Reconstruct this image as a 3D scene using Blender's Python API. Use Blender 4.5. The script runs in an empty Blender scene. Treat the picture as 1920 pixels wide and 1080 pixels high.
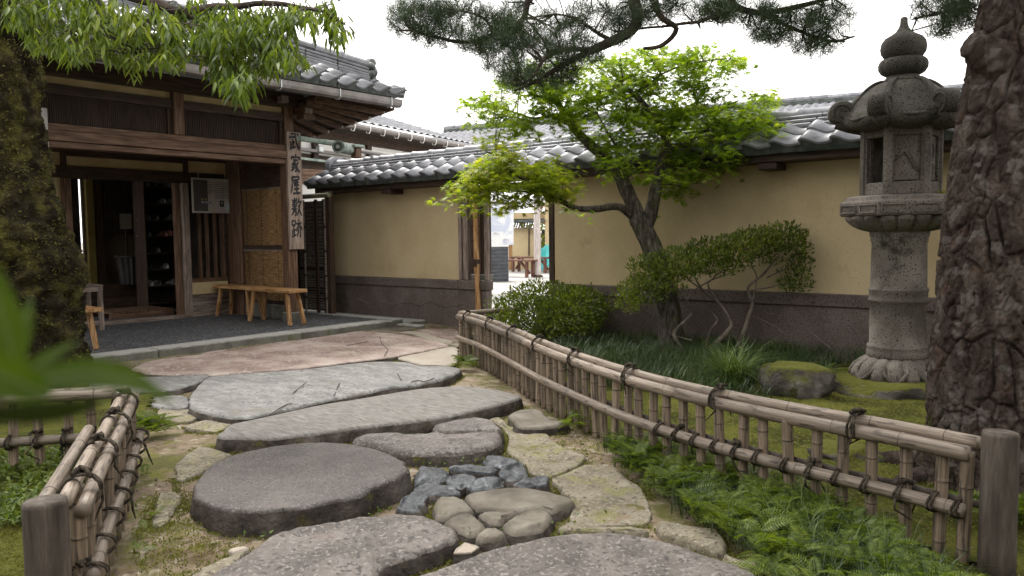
import bpy, bmesh, math, random
import numpy as np
from mathutils import Vector, Matrix, noise

random.seed(7)
rng = np.random.default_rng(7)
S = bpy.context.scene
COL = S.collection
PI = math.pi

# ------------------------------------------------------------------ camera
RIGHT = np.array([0.77290, 0.63441, -0.01204]); RIGHT /= np.linalg.norm(RIGHT)
FWD = np.array([-0.63370, 0.77060, -0.06790]); FWD -= FWD.dot(RIGHT) * RIGHT; FWD /= np.linalg.norm(FWD)
UP = np.cross(RIGHT, FWD)
CAM = np.array([0.0, 0.0, 1.2])
FPX, CX, CY = 1463.0, 960.0, 540.0
cam = bpy.data.cameras.new('camera')
cam.sensor_width = 36.0
cam.lens = FPX / 1920.0 * 36.0
cam.clip_start = 0.05
cam.clip_end = 1500
cam.dof.use_dof = True
cam.dof.focus_distance = 4.6
cam.dof.aperture_fstop = 7.1
co = bpy.data.objects.new('camera', cam)
COL.objects.link(co)
co.matrix_world = Matrix(((RIGHT[0], UP[0], -FWD[0], CAM[0]), (RIGHT[1], UP[1], -FWD[1], CAM[1]),
                          (RIGHT[2], UP[2], -FWD[2], CAM[2]), (0, 0, 0, 1)))
S.camera = co

# ------------------------------------------------------------------ sky, sun, exposure
SUN_DIR = Vector((-0.50, 0.22, 0.84)).normalized()      # towards the sun
W = bpy.data.worlds.new('World'); S.world = W
W.use_nodes = True
wn, wl = W.node_tree.nodes, W.node_tree.links
wn.clear()
sky = wn.new('ShaderNodeTexSky'); sky.sky_type = 'NISHITA'; sky.sun_disc = False
sky.sun_elevation = math.asin(SUN_DIR.z)
sky.sun_rotation = math.atan2(SUN_DIR.x, SUN_DIR.y)
sky.air_density = 1.0; sky.dust_density = 6.0; sky.ozone_density = 1.0
hs = wn.new('ShaderNodeHueSaturation'); hs.inputs['Saturation'].default_value = 0.12
wl.new(sky.outputs[0], hs.inputs['Color'])
cl = wn.new('ShaderNodeMix'); cl.data_type = 'RGBA'          # even cloud cover over the clear sky
cl.inputs[0].default_value = 0.82
wl.new(hs.outputs[0], cl.inputs[6])
cl.inputs[7].default_value = (12.9, 12.6, 12.2, 1)
bg = wn.new('ShaderNodeBackground'); bg.inputs['Strength'].default_value = 0.1
wl.new(cl.outputs[2], bg.inputs['Color'])
wo = wn.new('ShaderNodeOutputWorld'); wl.new(bg.outputs[0], wo.inputs['Surface'])
sl = bpy.data.lights.new('sun', 'SUN'); sl.energy = 1.5; sl.angle = math.radians(16); sl.color = (1.0, 0.96, 0.9)
so = bpy.data.objects.new('sun', sl); COL.objects.link(so)
so.rotation_euler = SUN_DIR.to_track_quat('Z', 'Y').to_euler()
vs = S.view_settings
vs.view_transform = 'Standard'; vs.look = 'None'; vs.exposure = 1.25; vs.gamma = 1.0; vs.use_curve_mapping = False
S.cycles.max_bounces = 8; S.cycles.transparent_max_bounces = 8
S.cycles.use_adaptive_sampling = True
try: S.cycles.use_denoising = True
except Exception: pass

# ------------------------------------------------------------------ survey helpers: a sighted direction meets a real plane of the site
def ray(u, v):
    return (RIGHT * (u - CX) - UP * (v - CY) + FWD * FPX)
def G(u, v, z=0.0):
    d = ray(u, v); t = (z - CAM[2]) / d[2]; return Vector((d[0]*t, d[1]*t, z))
def PX(u, v, x):
    d = ray(u, v); t = x / d[0]; return Vector(CAM + d*t)
def PY(u, v, y):
    d = ray(u, v); t = y / d[1]; return Vector(CAM + d*t)
def D(u, v, dep):
    return Vector(CAM + ray(u, v) / FPX * dep)

# ------------------------------------------------------------------ mesh helpers
def link(o, parent=None):
    COL.objects.link(o)
    if parent is not None:
        o.parent = parent
    return o
def tag(o, label=None, cat=None, group=None, kind=None):
    if label: o['label'] = label
    if cat: o['category'] = cat
    if group: o['group'] = group
    if kind: o['kind'] = kind
    return o
def thing(name, label, cat, loc=(0, 0, 0), group=None):
    o = bpy.data.objects.new(name, None); o.empty_display_size = 0.1
    o.location = loc; COL.objects.link(o)
    return tag(o, label, cat, group)
def unparent_loc(parent):
    l = Vector((0, 0, 0)); p = parent
    while p is not None:
        l += p.location; p = p.parent
    return l
class MB:
    def __init__(self): self.v = []; self.f = []
    def add(self, vs, fs):
        n = len(self.v); self.v += [tuple(p) for p in vs]
        self.f += [tuple(i + n for i in q) for q in fs]; return self
    def box(self, a, b, c=0.004):
        """box between two corners, edges chamfered"""
        x0, y0, z0 = (min(a[i], b[i]) for i in range(3)); x1, y1, z1 = (max(a[i], b[i]) for i in range(3))
        ctr = Vector(((x0+x1)/2, (y0+y1)/2, (z0+z1)/2)); h = ((x1-x0)/2, (y1-y0)/2, (z1-z0)/2)
        return self.obox(ctr, h, None, c)
    def obox(self, ctr, h, rot=None, c=0.004):
        c = min(c, 0.45*min(h)); vs = []; idx = {}
        for sx in (-1, 1):
            for sy in (-1, 1):
                for sz in (-1, 1):
                    s = (sx, sy, sz)
                    for ax in range(3):
                        p = [s[i]*(h[i] - (0 if i == ax else c)) for i in range(3)]
                        idx[(s, ax)] = len(vs); vs.append(p)
        fs = []
        for ax in range(3):
            o1, o2 = [(1, 2), (2, 0), (0, 1)][ax]
            for sg in (-1, 1):
                q = []
                for (a, b) in ((-1, -1), (1, -1), (1, 1), (-1, 1)):
                    s = [0, 0, 0]; s[ax] = sg; s[o1] = a; s[o2] = b; q.append(idx[(tuple(s), ax)])
                fs.append(q if sg > 0 else q[::-1])
        for ax in range(3):      # chamfered edges parallel to ax
            o1, o2 = [(1, 2), (2, 0), (0, 1)][ax]
            for a in (-1, 1):
                for b in (-1, 1):
                    s0 = [0, 0, 0]; s0[ax] = -1; s0[o1] = a; s0[o2] = b; s1 = list(s0); s1[ax] = 1
                    s0, s1 = tuple(s0), tuple(s1)
                    q = [idx[(s0, o1)], idx[(s1, o1)], idx[(s1, o2)], idx[(s0, o2)]]
                    fs.append(q if a*b < 0 else q[::-1])
        for sx in (-1, 1):
            for sy in (-1, 1):
                for sz in (-1, 1):
                    s = (sx, sy, sz); q = [idx[(s, 0)], idx[(s, 1)], idx[(s, 2)]]
                    fs.append(q if sx*sy*sz > 0 else q[::-1])
        R = rot.to_3x3() if rot is not None else Matrix.Identity(3)
        return self.add([R @ Vector(p) + Vector(ctr) for p in vs], fs)
    def beam(self, p, q, w, h, c=0.004, up=(0, 0, 1)):
        """rectangular bar from p to q, w wide, h high"""
        p, q = Vector(p), Vector(q); d = q - p; L = d.length; d.normalize()
        u = Vector(up); s = d.cross(u)
        if s.length < 1e-4: s = d.cross(Vector((1, 0, 0)))
        s.normalize(); u = s.cross(d)
        R = Matrix((d, s, u)).transposed()
        return self.obox((p+q)/2, (L/2, w/2, h/2), R, c)
    def tube(self, pts, rad, seg=8, caps=True):
        pts = [Vector(p) for p in pts]; n = len(pts)
        if not hasattr(rad, '__len__'): rad = [rad]*n
        t0 = (pts[1]-pts[0]).normalized()
        a = Vector((0, 0, 1)) if abs(t0.z) < .9 else Vector((1, 0, 0))
        nrm = t0.cross(a).normalized(); vs = []; fs = []
        for i in range(n):
            t = (pts[min(i+1, n-1)] - pts[max(i-1, 0)]).normalized()
            nrm = (nrm - nrm.dot(t)*t).normalized(); b = t.cross(nrm)
            for k in range(seg):
                th = 2*PI*k/seg
                vs.append(pts[i] + (nrm*math.cos(th) + b*math.sin(th))*rad[i])
        for i in range(n-1):
            for k in range(seg):
                k2 = (k+1) % seg
                fs.append((i*seg+k, i*seg+k2, (i+1)*seg+k2, (i+1)*seg+k))
        if caps:
            fs.append(tuple(range(seg))[::-1]); fs.append(tuple((n-1)*seg+k for k in range(seg)))
        return self.add(vs, fs)
    def lathe(self, prof, c=(0, 0, 0), seg=32, fn=None):
        """prof: list of (r, z)"""
        vs = []; fs = []; n = len(prof)
        for (r, z) in prof:
            for k in range(seg):
                th = 2*PI*k/seg; rr = r
                if fn: rr, z2 = fn(r, z, th)
                else: z2 = z
                vs.append((c[0]+rr*math.cos(th), c[1]+rr*math.sin(th), c[2]+z2))
        for i in range(n-1):
            for k in range(seg):
                k2 = (k+1) % seg
                fs.append((i*seg+k, i*seg+k2, (i+1)*seg+k2, (i+1)*seg+k))
        fs.append(tuple(range(seg))[::-1]); fs.append(tuple((n-1)*seg+k for k in range(seg)))
        return self.add(vs, fs)
    def mesh(self, name, smooth=False):
        me = bpy.data.meshes.new(name); me.from_pydata(self.v, [], self.f)
        if smooth: me.polygons.foreach_set('use_smooth', [True]*len(me.polygons))
        me.update(); return me
    def build(self, name, mat, parent=None, smooth=False, kind=None):
        me = self.mesh(name, smooth); me.materials.append(mat)
        if parent is not None:
            l = unparent_loc(parent)
            if l.length > 0: me.transform(Matrix.Translation(-l))
        o = bpy.data.objects.new(name, me); link(o, parent)
        if kind: o['kind'] = kind
        return o
def obj(name, me, parent=None, loc=None, rot=None, scale=None):
    o = bpy.data.objects.new(name, me); link(o, parent)
    if loc is not None: o.location = loc
    if rot is not None: o.rotation_euler = rot
    if scale is not None: o.scale = scale
    return o
def mesh_np(name, V, F, mat, smooth=False):
    """V (n,3) float, F (m,k) int with k 3 or 4"""
    V = np.ascontiguousarray(V, dtype=np.float32); F = np.ascontiguousarray(F, dtype=np.int32)
    me = bpy.data.meshes.new(name); m, k = F.shape
    me.vertices.add(len(V)); me.vertices.foreach_set('co', V.ravel())
    me.loops.add(m*k); me.loops.foreach_set('vertex_index', F.ravel())
    me.polygons.add(m); me.polygons.foreach_set('loop_start', np.arange(0, m*k, k, dtype=np.int32))
    me.polygons.foreach_set('loop_total', np.full(m, k, dtype=np.int32))
    if smooth: me.polygons.foreach_set('use_smooth', np.ones(m, dtype=bool))
    me.update(calc_edges=True); me.validate()
    me.materials.append(mat); return me
def scatter(name, bv, bf, pos, rot, scl, mat, parent=None, kind=None, smooth=False):
    """one mesh made of many copies of a little base shape; rot (n,3,3)"""
    bv = np.asarray(bv, float); bf = np.asarray(bf, int); n = len(pos); nv = len(bv)
    scl = np.asarray(scl, float); scl = scl.reshape(n, 1, 1) if scl.ndim == 1 else scl.reshape(n, 1, 3)
    V = np.einsum('nij,nvj->nvi', np.asarray(rot), bv[None]*scl) + np.asarray(pos)[:, None, :]
    F = (bf[None] + (np.arange(n)*nv)[:, None, None]).reshape(-1, bf.shape[1])
    me = mesh_np(name, V.reshape(-1, 3), F, mat, smooth)
    if parent is not None:
        l = unparent_loc(parent); me.transform(Matrix.Translation(-l))
    o = bpy.data.objects.new(name, me); link(o, parent)
    if kind: o['kind'] = kind
    return o
def frames(d, up=None, jitter=0.0):
    """rotation matrices whose x axis follows d (n,3), z near up"""
    d = d / (np.linalg.norm(d, axis=1, keepdims=True) + 1e-9)
    u = np.tile(np.array([0, 0, 1.0]), (len(d), 1)) if up is None else up
    if jitter: u = u + rng.normal(0, jitter, u.shape)
    y = np.cross(u, d); y /= (np.linalg.norm(y, axis=1, keepdims=True) + 1e-9)
    z = np.cross(d, y)
    return np.stack([d, y, z], axis=2)
def rand_dirs(n):
    d = rng.normal(0, 1, (n, 3)); return d / np.linalg.norm(d, axis=1, keepdims=True)
def curve(pts, n):
    """Catmull-Rom through pts, n samples"""
    P = [Vector(p) for p in pts]; P = [P[0]*2-P[1]] + P + [P[-1]*2-P[-2]]; m = len(P)-3; out = []
    for i in range(n):
        s = i/(n-1)*m; k = min(int(s), m-1); t = s-k
        a, b, c, d = P[k], P[k+1], P[k+2], P[k+3]
        out.append(0.5*((2*b)+(c-a)*t+(2*a-5*b+4*c-d)*t*t+(3*b-a-3*c+d)*t**3))
    return out
def fbm(p, s=1.0, o=4):
    return noise.fractal(Vector(p)*s, 1.0, 2.0, o)
def lerp_list(xs, ts, n):
    return [float(np.interp(i/(n-1), ts, xs)) for i in range(n)]

# ------------------------------------------------------------------ materials
MATS = {}
def ramp_node(nt, stops):
    r = nt.nodes.new('ShaderNodeValToRGB'); e = r.color_ramp.elements
    e[0].position, e[0].color = stops[0][0], (*stops[0][1], 1)
    e[1].position, e[1].color = stops[-1][0], (*stops[-1][1], 1)
    for (p, c) in stops[1:-1]:
        x = e.new(p); x.color = (*c, 1)
    return r
def mk(name, stops, scale=5, stretch=(1, 1, 1), rough=0.8, bump=0.3, bscale=None, bdist=0.01, detail=6,
       spec=0.3, moss=None, speck=None, rnd=0.0, metallic=0.0, world=False, distort=0.0, top=None, wave=None, rotz=0.0, uv=False):
    """noise-driven colour with grain, optional moss (colour, threshold, scale), specks (colour, amount, scale),
    top: (colour, amount) laid on upward faces (moss, painted top light); wave: (axis, scale, strength) relief bands"""
    m = bpy.data.materials.new(name); m.use_nodes = True; nt = m.node_tree; N, L = nt.nodes, nt.links
    b = N['Principled BSDF']
    tc = N.new('ShaderNodeTexCoord'); mp = N.new('ShaderNodeMapping'); mp.inputs['Scale'].default_value = stretch; mp.inputs['Rotation'].default_value = (0, 0, rotz)
    if world:
        ge = N.new('ShaderNodeNewGeometry'); src = ge.outputs['Position']
    elif uv: src = tc.outputs['UV']
    else: src = tc.outputs['Object']
    oi = N.new('ShaderNodeObjectInfo')
    va = N.new('ShaderNodeVectorMath'); va.operation = 'ADD'
    sc = N.new('ShaderNodeVectorMath'); sc.operation = 'SCALE'; sc.inputs['Scale'].default_value = 37.0
    cb = N.new('ShaderNodeCombineXYZ')
    for i in range(3): L.new(oi.outputs['Random'], cb.inputs[i])
    L.new(cb.outputs[0], sc.inputs[0])
    if world: L.new(src, mp.inputs['Vector'])
    else:
        L.new(src, va.inputs[0]); L.new(sc.outputs[0], va.inputs[1]); L.new(va.outputs[0], mp.inputs['Vector'])
    no = N.new('ShaderNodeTexNoise'); no.inputs['Scale'].default_value = scale; no.inputs['Detail'].default_value = detail
    no.inputs['Roughness'].default_value = 0.62; no.inputs['Distortion'].default_value = distort
    L.new(mp.outputs[0], no.inputs['Vector'])
    ct_ = N.new('ShaderNodeMapRange'); ct_.inputs[1].default_value = 0.29; ct_.inputs[2].default_value = 0.71; L.new(no.outputs[0], ct_.inputs[0])
    rp = ramp_node(nt, stops); L.new(ct_.outputs[0], rp.inputs[0]); col = rp.outputs[0]
    def mixin(fac, c, col):
        x = N.new('ShaderNodeMix'); x.data_type = 'RGBA'; L.new(fac, x.inputs[0]); L.new(col, x.inputs[6])
        x.inputs[7].default_value = (*c, 1); return x.outputs[2]
    def thr(sock, lo, hi):
        x = N.new('ShaderNodeMapRange'); x.inputs[1].default_value = lo; x.inputs[2].default_value = hi
        L.new(sock, x.inputs[0]); return x.outputs[0]
    if speck:
        for (c, amt, s) in (speck if isinstance(speck, list) else [speck]):
            n2 = N.new('ShaderNodeTexNoise'); n2.inputs['Scale'].default_value = s; n2.inputs['Detail'].default_value = 2
            L.new(src, n2.inputs['Vector']); t_ = .5+(.5-amt)*.62; col = mixin(thr(n2.outputs[0], t_, t_+0.06), c, col)
    if moss:
        for (c, t, s) in (moss if isinstance(moss, list) else [moss]):
            n2 = N.new('ShaderNodeTexNoise'); n2.inputs['Scale'].default_value = s; n2.inputs['Detail'].default_value = 8
            n2.inputs['Roughness'].default_value = 0.7
            L.new(va.outputs[0] if not world else src, n2.inputs['Vector']); t2 = .5+(t-.5)*.8; col = mixin(thr(n2.outputs[0], t2, t2+0.10), c, col)
    if top:
        ge2 = N.new('ShaderNodeNewGeometry'); sp = N.new('ShaderNodeSeparateXYZ'); L.new(ge2.outputs['Normal'], sp.inputs[0])
        n2 = N.new('ShaderNodeTexNoise'); n2.inputs['Scale'].default_value = 9; n2.inputs['Detail'].default_value = 6
        L.new(src, n2.inputs['Vector'])
        ad = N.new('ShaderNodeMath'); ad.operation = 'ADD'; L.new(sp.outputs[2], ad.inputs[0]); L.new(n2.outputs[0], ad.inputs[1])
        col = mixin(thr(ad.outputs[0], top[1], top[1]+0.35), top[0], col)
    if rnd:
        mr = N.new('ShaderNodeMapRange'); mr.inputs[3].default_value = 1-rnd; mr.inputs[4].default_value = 1+rnd
        L.new(oi.outputs['Random'], mr.inputs[0])
        x = N.new('ShaderNodeVectorMath'); x.operation = 'SCALE'; L.new(col, x.inputs[0]); L.new(mr.outputs[0], x.inputs['Scale']); col = x.outputs[0]
    L.new(col, b.inputs['Base Color'])
    b.inputs['Roughness'].default_value = rough; b.inputs['Metallic'].default_value = metallic
    b.inputs['Specular IOR Level'].default_value = spec
    if bump:
        n3 = N.new('ShaderNodeTexNoise'); n3.inputs['Scale'].default_value = bscale or scale*3; n3.inputs['Detail'].default_value = 8
        n3.inputs['Roughness'].default_value = 0.65
        L.new(mp.outputs[0], n3.inputs['Vector']); hgt = n3.outputs[0]
        if wave:
            wv = N.new('ShaderNodeTexWave'); wv.bands_direction = wave[0]; wv.inputs['Scale'].default_value = wave[1]
            wv.inputs['Distortion'].default_value = 3.0; wv.inputs['Detail'].default_value = 3
            L.new(mp.outputs[0], wv.inputs['Vector'])
            mm = N.new('ShaderNodeMath'); mm.operation = 'MULTIPLY_ADD'; L.new(wv.outputs[1], mm.inputs[0])
            mm.inputs[1].default_value = wave[2]; L.new(hgt, mm.inputs[2]); hgt = mm.outputs[0]
        bp = N.new('ShaderNodeBump'); bp.inputs['Strength'].default_value = min(1, bump); bp.inputs['Distance'].default_value = bdist*2.2
        L.new(hgt, bp.inputs['Height']); L.new(bp.outputs[0], b.inputs['Normal'])
    MATS[name] = m; return m
def leafmat(name, stops, trans=0.35, rough=0.45, cscale=2.5, tint=(1.25, 1.3, 0.55), spec=0.35):
    m = bpy.data.materials.new(name); m.use_nodes = True; nt = m.node_tree; N, L = nt.nodes, nt.links
    b = N['Principled BSDF']; out = N['Material Output']
    ge = N.new('ShaderNodeNewGeometry'); tc = N.new('ShaderNodeTexCoord')
    no = N.new('ShaderNodeTexNoise'); no.inputs['Scale'].default_value = cscale; no.inputs['Detail'].default_value = 3
    L.new(tc.outputs['Object'], no.inputs['Vector'])
    a = N.new('ShaderNodeMath'); a.operation = 'MULTIPLY_ADD'; L.new(ge.outputs['Random Per Island'], a.inputs[0])
    a.inputs[1].default_value = 0.55
    s = N.new('ShaderNodeMath'); s.operation = 'SUBTRACT'; L.new(no.outputs[0], s.inputs[0]); s.inputs[1].default_value = 0.27
    L.new(s.outputs[0], a.inputs[2])
    rp = ramp_node(nt, stops); L.new(a.outputs[0], rp.inputs[0])
    L.new(rp.outputs[0], b.inputs['Base Color']); b.inputs['Roughness'].default_value = rough
    b.inputs['Specular IOR Level'].default_value = spec
    tr = N.new('ShaderNodeBsdfTranslucent')
    mu = N.new('ShaderNodeMix'); mu.data_type = 'RGBA'; mu.blend_type = 'MULTIPLY'; mu.inputs[0].default_value = 1
    L.new(rp.outputs[0], mu.inputs[6]); mu.inputs[7].default_value = (*tint, 1); L.new(mu.outputs[2], tr.inputs['Color'])
    mx = N.new('ShaderNodeMixShader'); mx.inputs[0].default_value = trans
    L.new(b.outputs[0], mx.inputs[1]); L.new(tr.outputs[0], mx.inputs[2]); L.new(mx.outputs[0], out.inputs['Surface'])
    MATS[name] = m; return m

wood_dark = {}; wood_red = {}; wood_grey = {}; wood_pale = {}
for ax, st in (('x', (1.2, 14, 14)), ('y', (14, 1.2, 14)), ('z', (14, 14, 1.2))):
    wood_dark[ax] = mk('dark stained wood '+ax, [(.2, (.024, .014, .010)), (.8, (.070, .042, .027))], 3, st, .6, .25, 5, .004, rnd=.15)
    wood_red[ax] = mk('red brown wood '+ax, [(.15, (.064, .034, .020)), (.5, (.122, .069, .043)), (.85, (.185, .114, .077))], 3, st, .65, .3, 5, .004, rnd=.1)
    wood_grey[ax] = mk('weathered wood '+ax, [(.1, (.085, .062, .050)), (.5, (.20, .155, .130)), (.9, (.32, .262, .228))], 3, st, .8, .35, 6, .004, rnd=.1)
    wood_pale[ax] = mk('oiled bench wood '+ax, [(.25, (.20, .098, .036)), (.55, (.36, .20, .085)), (.8, (.48, .30, .15))], 3, st, .5, .2, 6, .003, rnd=.1)
plaster = mk('tan clay plaster', [(.1, (.42, .330, .195)), (.5, (.48, .385, .235)), (.9, (.52, .425, .268))], 1.4, (1, 1, .8), .92, .3, 60, .003, 10, .1,
             speck=((.37, .29, .17), .32, 60), moss=((.38, .30, .18), .62, 2.2))
plaster_in = mk('cream wall panel', [(.3, (.42, .32, .17)), (.7, (.52, .41, .24))], 2, rough=.9, bump=.1, spec=.1)
plaster_white = mk('white plaster', [(.3, (.70, .69, .66)), (.7, (.80, .79, .76))], 2, rough=.9, bump=.1, spec=.1)
dado_mat = mk('washed aggregate base', [(.1, (.078, .059, .051)), (.5, (.115, .089, .078)), (.9, (.155, .124, .110))], 2.2, (1, 1, 1), .8, .6, 90, .006, 8, .25,
              speck=[((.20, .165, .152), .35, 95), ((.050, .038, .035), .36, 70)], moss=((.078, .066, .050), .60, 1.6))
tile_mat = mk('glazed grey roof tile', [(.2, (.12, .122, .138)), (.8, (.24, .242, .265))], 6, rough=.40, bump=.15, bscale=30, bdist=.002, spec=.5, rnd=.25, moss=((.085, .085, .07), .64, 7))
tile_roof = mk('smoked roof tile', [(.2, (.055, .057, .066)), (.8, (.115, .118, .130))], 6, rough=.30, bump=.15, bscale=30, bdist=.002, spec=.55, rnd=.3, moss=((.07, .072, .05), .66, 6))
tile_dark = mk('dark eave tile', [(.3, (.035, .042, .040)), (.7, (.085, .095, .090))], 7, rough=.5, bump=.2, bdist=.003, rnd=.1)
gutter_mat = mk('painted gutter metal', [(.2, (.125, .112, .105)), (.8, (.20, .18, .172))], 5, rough=.45, bump=.05, spec=.4)
copper = mk('green patina copper', [(.3, (.16, .22, .19)), (.7, (.32, .38, .33))], 9, rough=.6, bump=.1)
zinc = mk('galvanised metal', [(.3, (.45, .47, .47)), (.7, (.62, .63, .63))], 6, rough=.4, bump=.05, metallic=.5)
bamboo = mk('weathered bamboo', [(.1, (.085, .064, .047)), (.45, (.165, .130, .100)), (.85, (.255, .208, .166))], 1.6, (2.2, 11, 1), .50, .25, 5, .002, 9, .35,
            rnd=.20, speck=((.075, .058, .046), .36, 9), moss=((.105, .086, .068), .58, 2.2), uv=True)
bamboo_v = mk('bamboo picket', [(.1, (.060, .046, .034)), (.45, (.165, .125, .090)), (.85, (.27, .205, .148))], 1.6, (2.2, 9, 1), .55, .25, 5, .002, 9, .35,
              rnd=.25, speck=((.07, .055, .042), .35, 8), moss=((.06, .048, .036), .62, 2.5), uv=True)
bamboo_node = mk('bamboo joint ring', [(.2, (.050, .040, .031)), (.8, (.105, .084, .066))], 12, rough=.7, bump=.3)
rope = mk('black palm rope', [(.3, (.022, .018, .014)), (.7, (.080, .066, .050))], 40, rough=.95, bump=.8, bscale=120, bdist=.004, spec=.1,
          moss=((.10, .10, .03), .66, 14))
post_mat = mk('charred grey post', [(.1, (.030, .023, .018)), (.5, (.064, .051, .041)), (.9, (.11, .090, .074))], 3, (8, 8, 1.2), .85, .5, 5, .006,
              moss=((.08, .085, .035), .64, 5))
lantern_mat = mk('weathered granite', [(.15, (.085, .074, .063)), (.5, (.148, .130, .113)), (.85, (.205, .184, .162))], 2.6, rough=.9, bump=.7, bscale=110, bdist=.006,
                 detail=8, spec=.15, speck=[((.19, .168, .148), .36, 85), ((.036, .031, .026), .37, 85)], moss=[((.042, .042, .030), .60, 3.2), ((.085, .085, .055), .68, 6)])
lantern_top = mk('lichen dark granite', [(.15, (.052, .048, .041)), (.5, (.092, .086, .075)), (.85, (.138, .130, .114))], 2.6, rough=.92, bump=.8, bscale=90, bdist=.006, detail=8, spec=.12, speck=[((.105, .098, .084), .345, 75), ((.018, .016, .014), .37, 85)], moss=((.050, .052, .030), .60, 4))
rock_mat = mk('mossy rock', [(.3, (.055, .048, .042)), (.6, (.12, .108, .096)), (.8, (.17, .155, .14))], 4, rough=.9, bump=.8, bscale=25, bdist=.02, spec=.15,
              top=((.085, .088, .016), .88), moss=((.045, .047, .016), .55, 5))
ROT_SLAB = math.radians(-38)
STONE = {
 'pink': mk('pink flagstone', [(.25, (.215, .150, .128)), (.5, (.30, .225, .195)), (.78, (.40, .325, .285))], 3.0, rough=.62, bump=.75, bscale=24, bdist=.010, detail=9, spec=.4,
            speck=((.42, .38, .34), .34, 26), moss=((.20, .16, .12), .60, 2.0)),
 'blue': mk('blue grey flagstone', [(.1, (.118, .113, .106)), (.5, (.192, .187, .178)), (.9, (.275, .268, .257))], 4.0, (1.2, 3.5, 2), .46, .95, 14, .012, 12, .45,
            rotz=ROT_SLAB, moss=((.145, .130, .105), .60, 3.2), speck=((.10, .10, .098), .37, 30)),
 'chisel': mk('chiselled grey slab', [(.1, (.108, .098, .087)), (.5, (.175, .162, .147)), (.9, (.265, .25, .23))], 4, (2.2, 9, 4), .50, .95, 11, .010, 10, .45,
              rotz=ROT_SLAB, moss=((.13, .115, .092), .63, 3)),
 'dark': mk('dark granite slab', [(.1, (.036, .029, .025)), (.5, (.062, .051, .045)), (.9, (.094, .080, .072))], 3, rough=.55, bump=.7, bscale=60, bdist=.006, detail=9, spec=.45,
            speck=[((.16, .145, .135), .345, 110), ((.024, .020, .018), .37, 70)], moss=((.080, .066, .058), .62, 3)),
 'rough': mk('rough grey brown slab', [(.1, (.048, .039, .033)), (.5, (.092, .077, .067)), (.9, (.155, .135, .12))], 5, rough=.55, bump=.95, bscale=16, bdist=.014, detail=10, spec=.45,
             speck=[((.18, .16, .148), .39, 60), ((.040, .033, .030), .38, 45)], moss=((.125, .094, .080), .60, 5), distort=.6),
 'slate': mk('blue black pebble', [(.1, (.022, .024, .028)), (.55, (.058, .063, .070)), (.8, (.095, .102, .112)), (.95, (.22, .23, .245))], 11, rough=.38, bump=1.0, bscale=18, bdist=.012, spec=.5, distort=1.5, rnd=.3),
 'brown': mk('brown rounded stone', [(.1, (.060, .050, .038)), (.5, (.105, .090, .070)), (.9, (.155, .138, .112))], 5, rough=.7, bump=.5, bscale=30, bdist=.006, spec=.3,
             moss=((.095, .085, .045), .6, 6), rnd=.1),
 'lichen': mk('lichen covered flat rock', [(.1, (.125, .106, .078)), (.5, (.185, .162, .120)), (.9, (.245, .22, .165))], 5, rough=.88, bump=.9, bscale=30, bdist=.008, spec=.2, detail=9,
              speck=[((.26, .235, .18), .38, 60), ((.095, .078, .06), .37, 45)], moss=[((.185, .172, .080), .53, 7), ((.115, .11, .035), .60, 3)]),
 'cream': mk('pale worn stone', [(.1, (.23, .195, .155)), (.9, (.33, .29, .24))], 3, rough=.7, bump=.5, bscale=25, bdist=.006, spec=.3),
}
side_dark = mk('rough stone flank', [(.25, (.05, .042, .036)), (.6, (.105, .09, .08)), (.8, (.15, .13, .115))], 6, rough=.9, bump=1.0, bscale=22, bdist=.02, spec=.15,
               moss=((.085, .082, .025), .60, 7))
earth = mk('trodden sandy earth', [(.1, (.130, .097, .066)), (.5, (.205, .158, .110)), (.9, (.275, .220, .160))], 1.3, rough=.9, bump=.8, bscale=30, bdist=.012, detail=10, spec=.2, world=True,
           speck=[((.29, .25, .195), .36, 16), ((.10, .075, .052), .34, 22)],
           moss=[((.085, .082, .024), .47, 2.1), ((.085, .060, .032), .58, 3.0), ((.115, .11, .022), .55, 5.0)])
moss_mat = mk('moss carpet', [(.25, (.048, .050, .010)), (.5, (.092, .100, .016)), (.72, (.150, .150, .028))], 3.0, rough=.95, bump=1.0, bscale=70, bdist=.03, detail=10, spec=.1, world=True,
              moss=[((.10, .070, .030), .62, 2.2), ((.055, .07, .014), .58, 4)], speck=((.17, .175, .04), .40, 60))
ground_mat = mk('gravel ground', [(.3, (.20, .185, .165)), (.7, (.32, .30, .27))], 2, rough=.9, bump=.4, bscale=40, world=True)
concrete = mk('pale concrete paving', [(.2, (.30, .292, .278)), (.8, (.40, .39, .375))], .9, rough=.8, bump=.2, bscale=30, world=True, moss=((.25, .245, .23), .6, .6))
asphalt = mk('fine gravel asphalt', [(.2, (.055, .055, .060)), (.8, (.100, .101, .108))], 8, rough=.75, bump=1.0, bscale=70, bdist=.012, detail=4, spec=.4, world=True,
             speck=[((.24, .24, .25), .395, 46), ((.018, .018, .020), .40, 40)])
kerb_mat = mk('grey kerb stone', [(.2, (.105, .10, .082)), (.6, (.16, .155, .135)), (.9, (.21, .20, .18))], 4, rough=.8, bump=.5, bscale=50, bdist=.005,
              moss=((.10, .105, .045), .58, 4), speck=((.09, .085, .075), .36, 50), top=((.33, .325, .305), 1.05))  # pale top over darker mossy face: daylight painted into the stone colour
black_int = mk('dark interior', [(.3, (.020, .016, .013)), (.7, (.04, .032, .026))], 3, rough=.9, bump=0)
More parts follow.
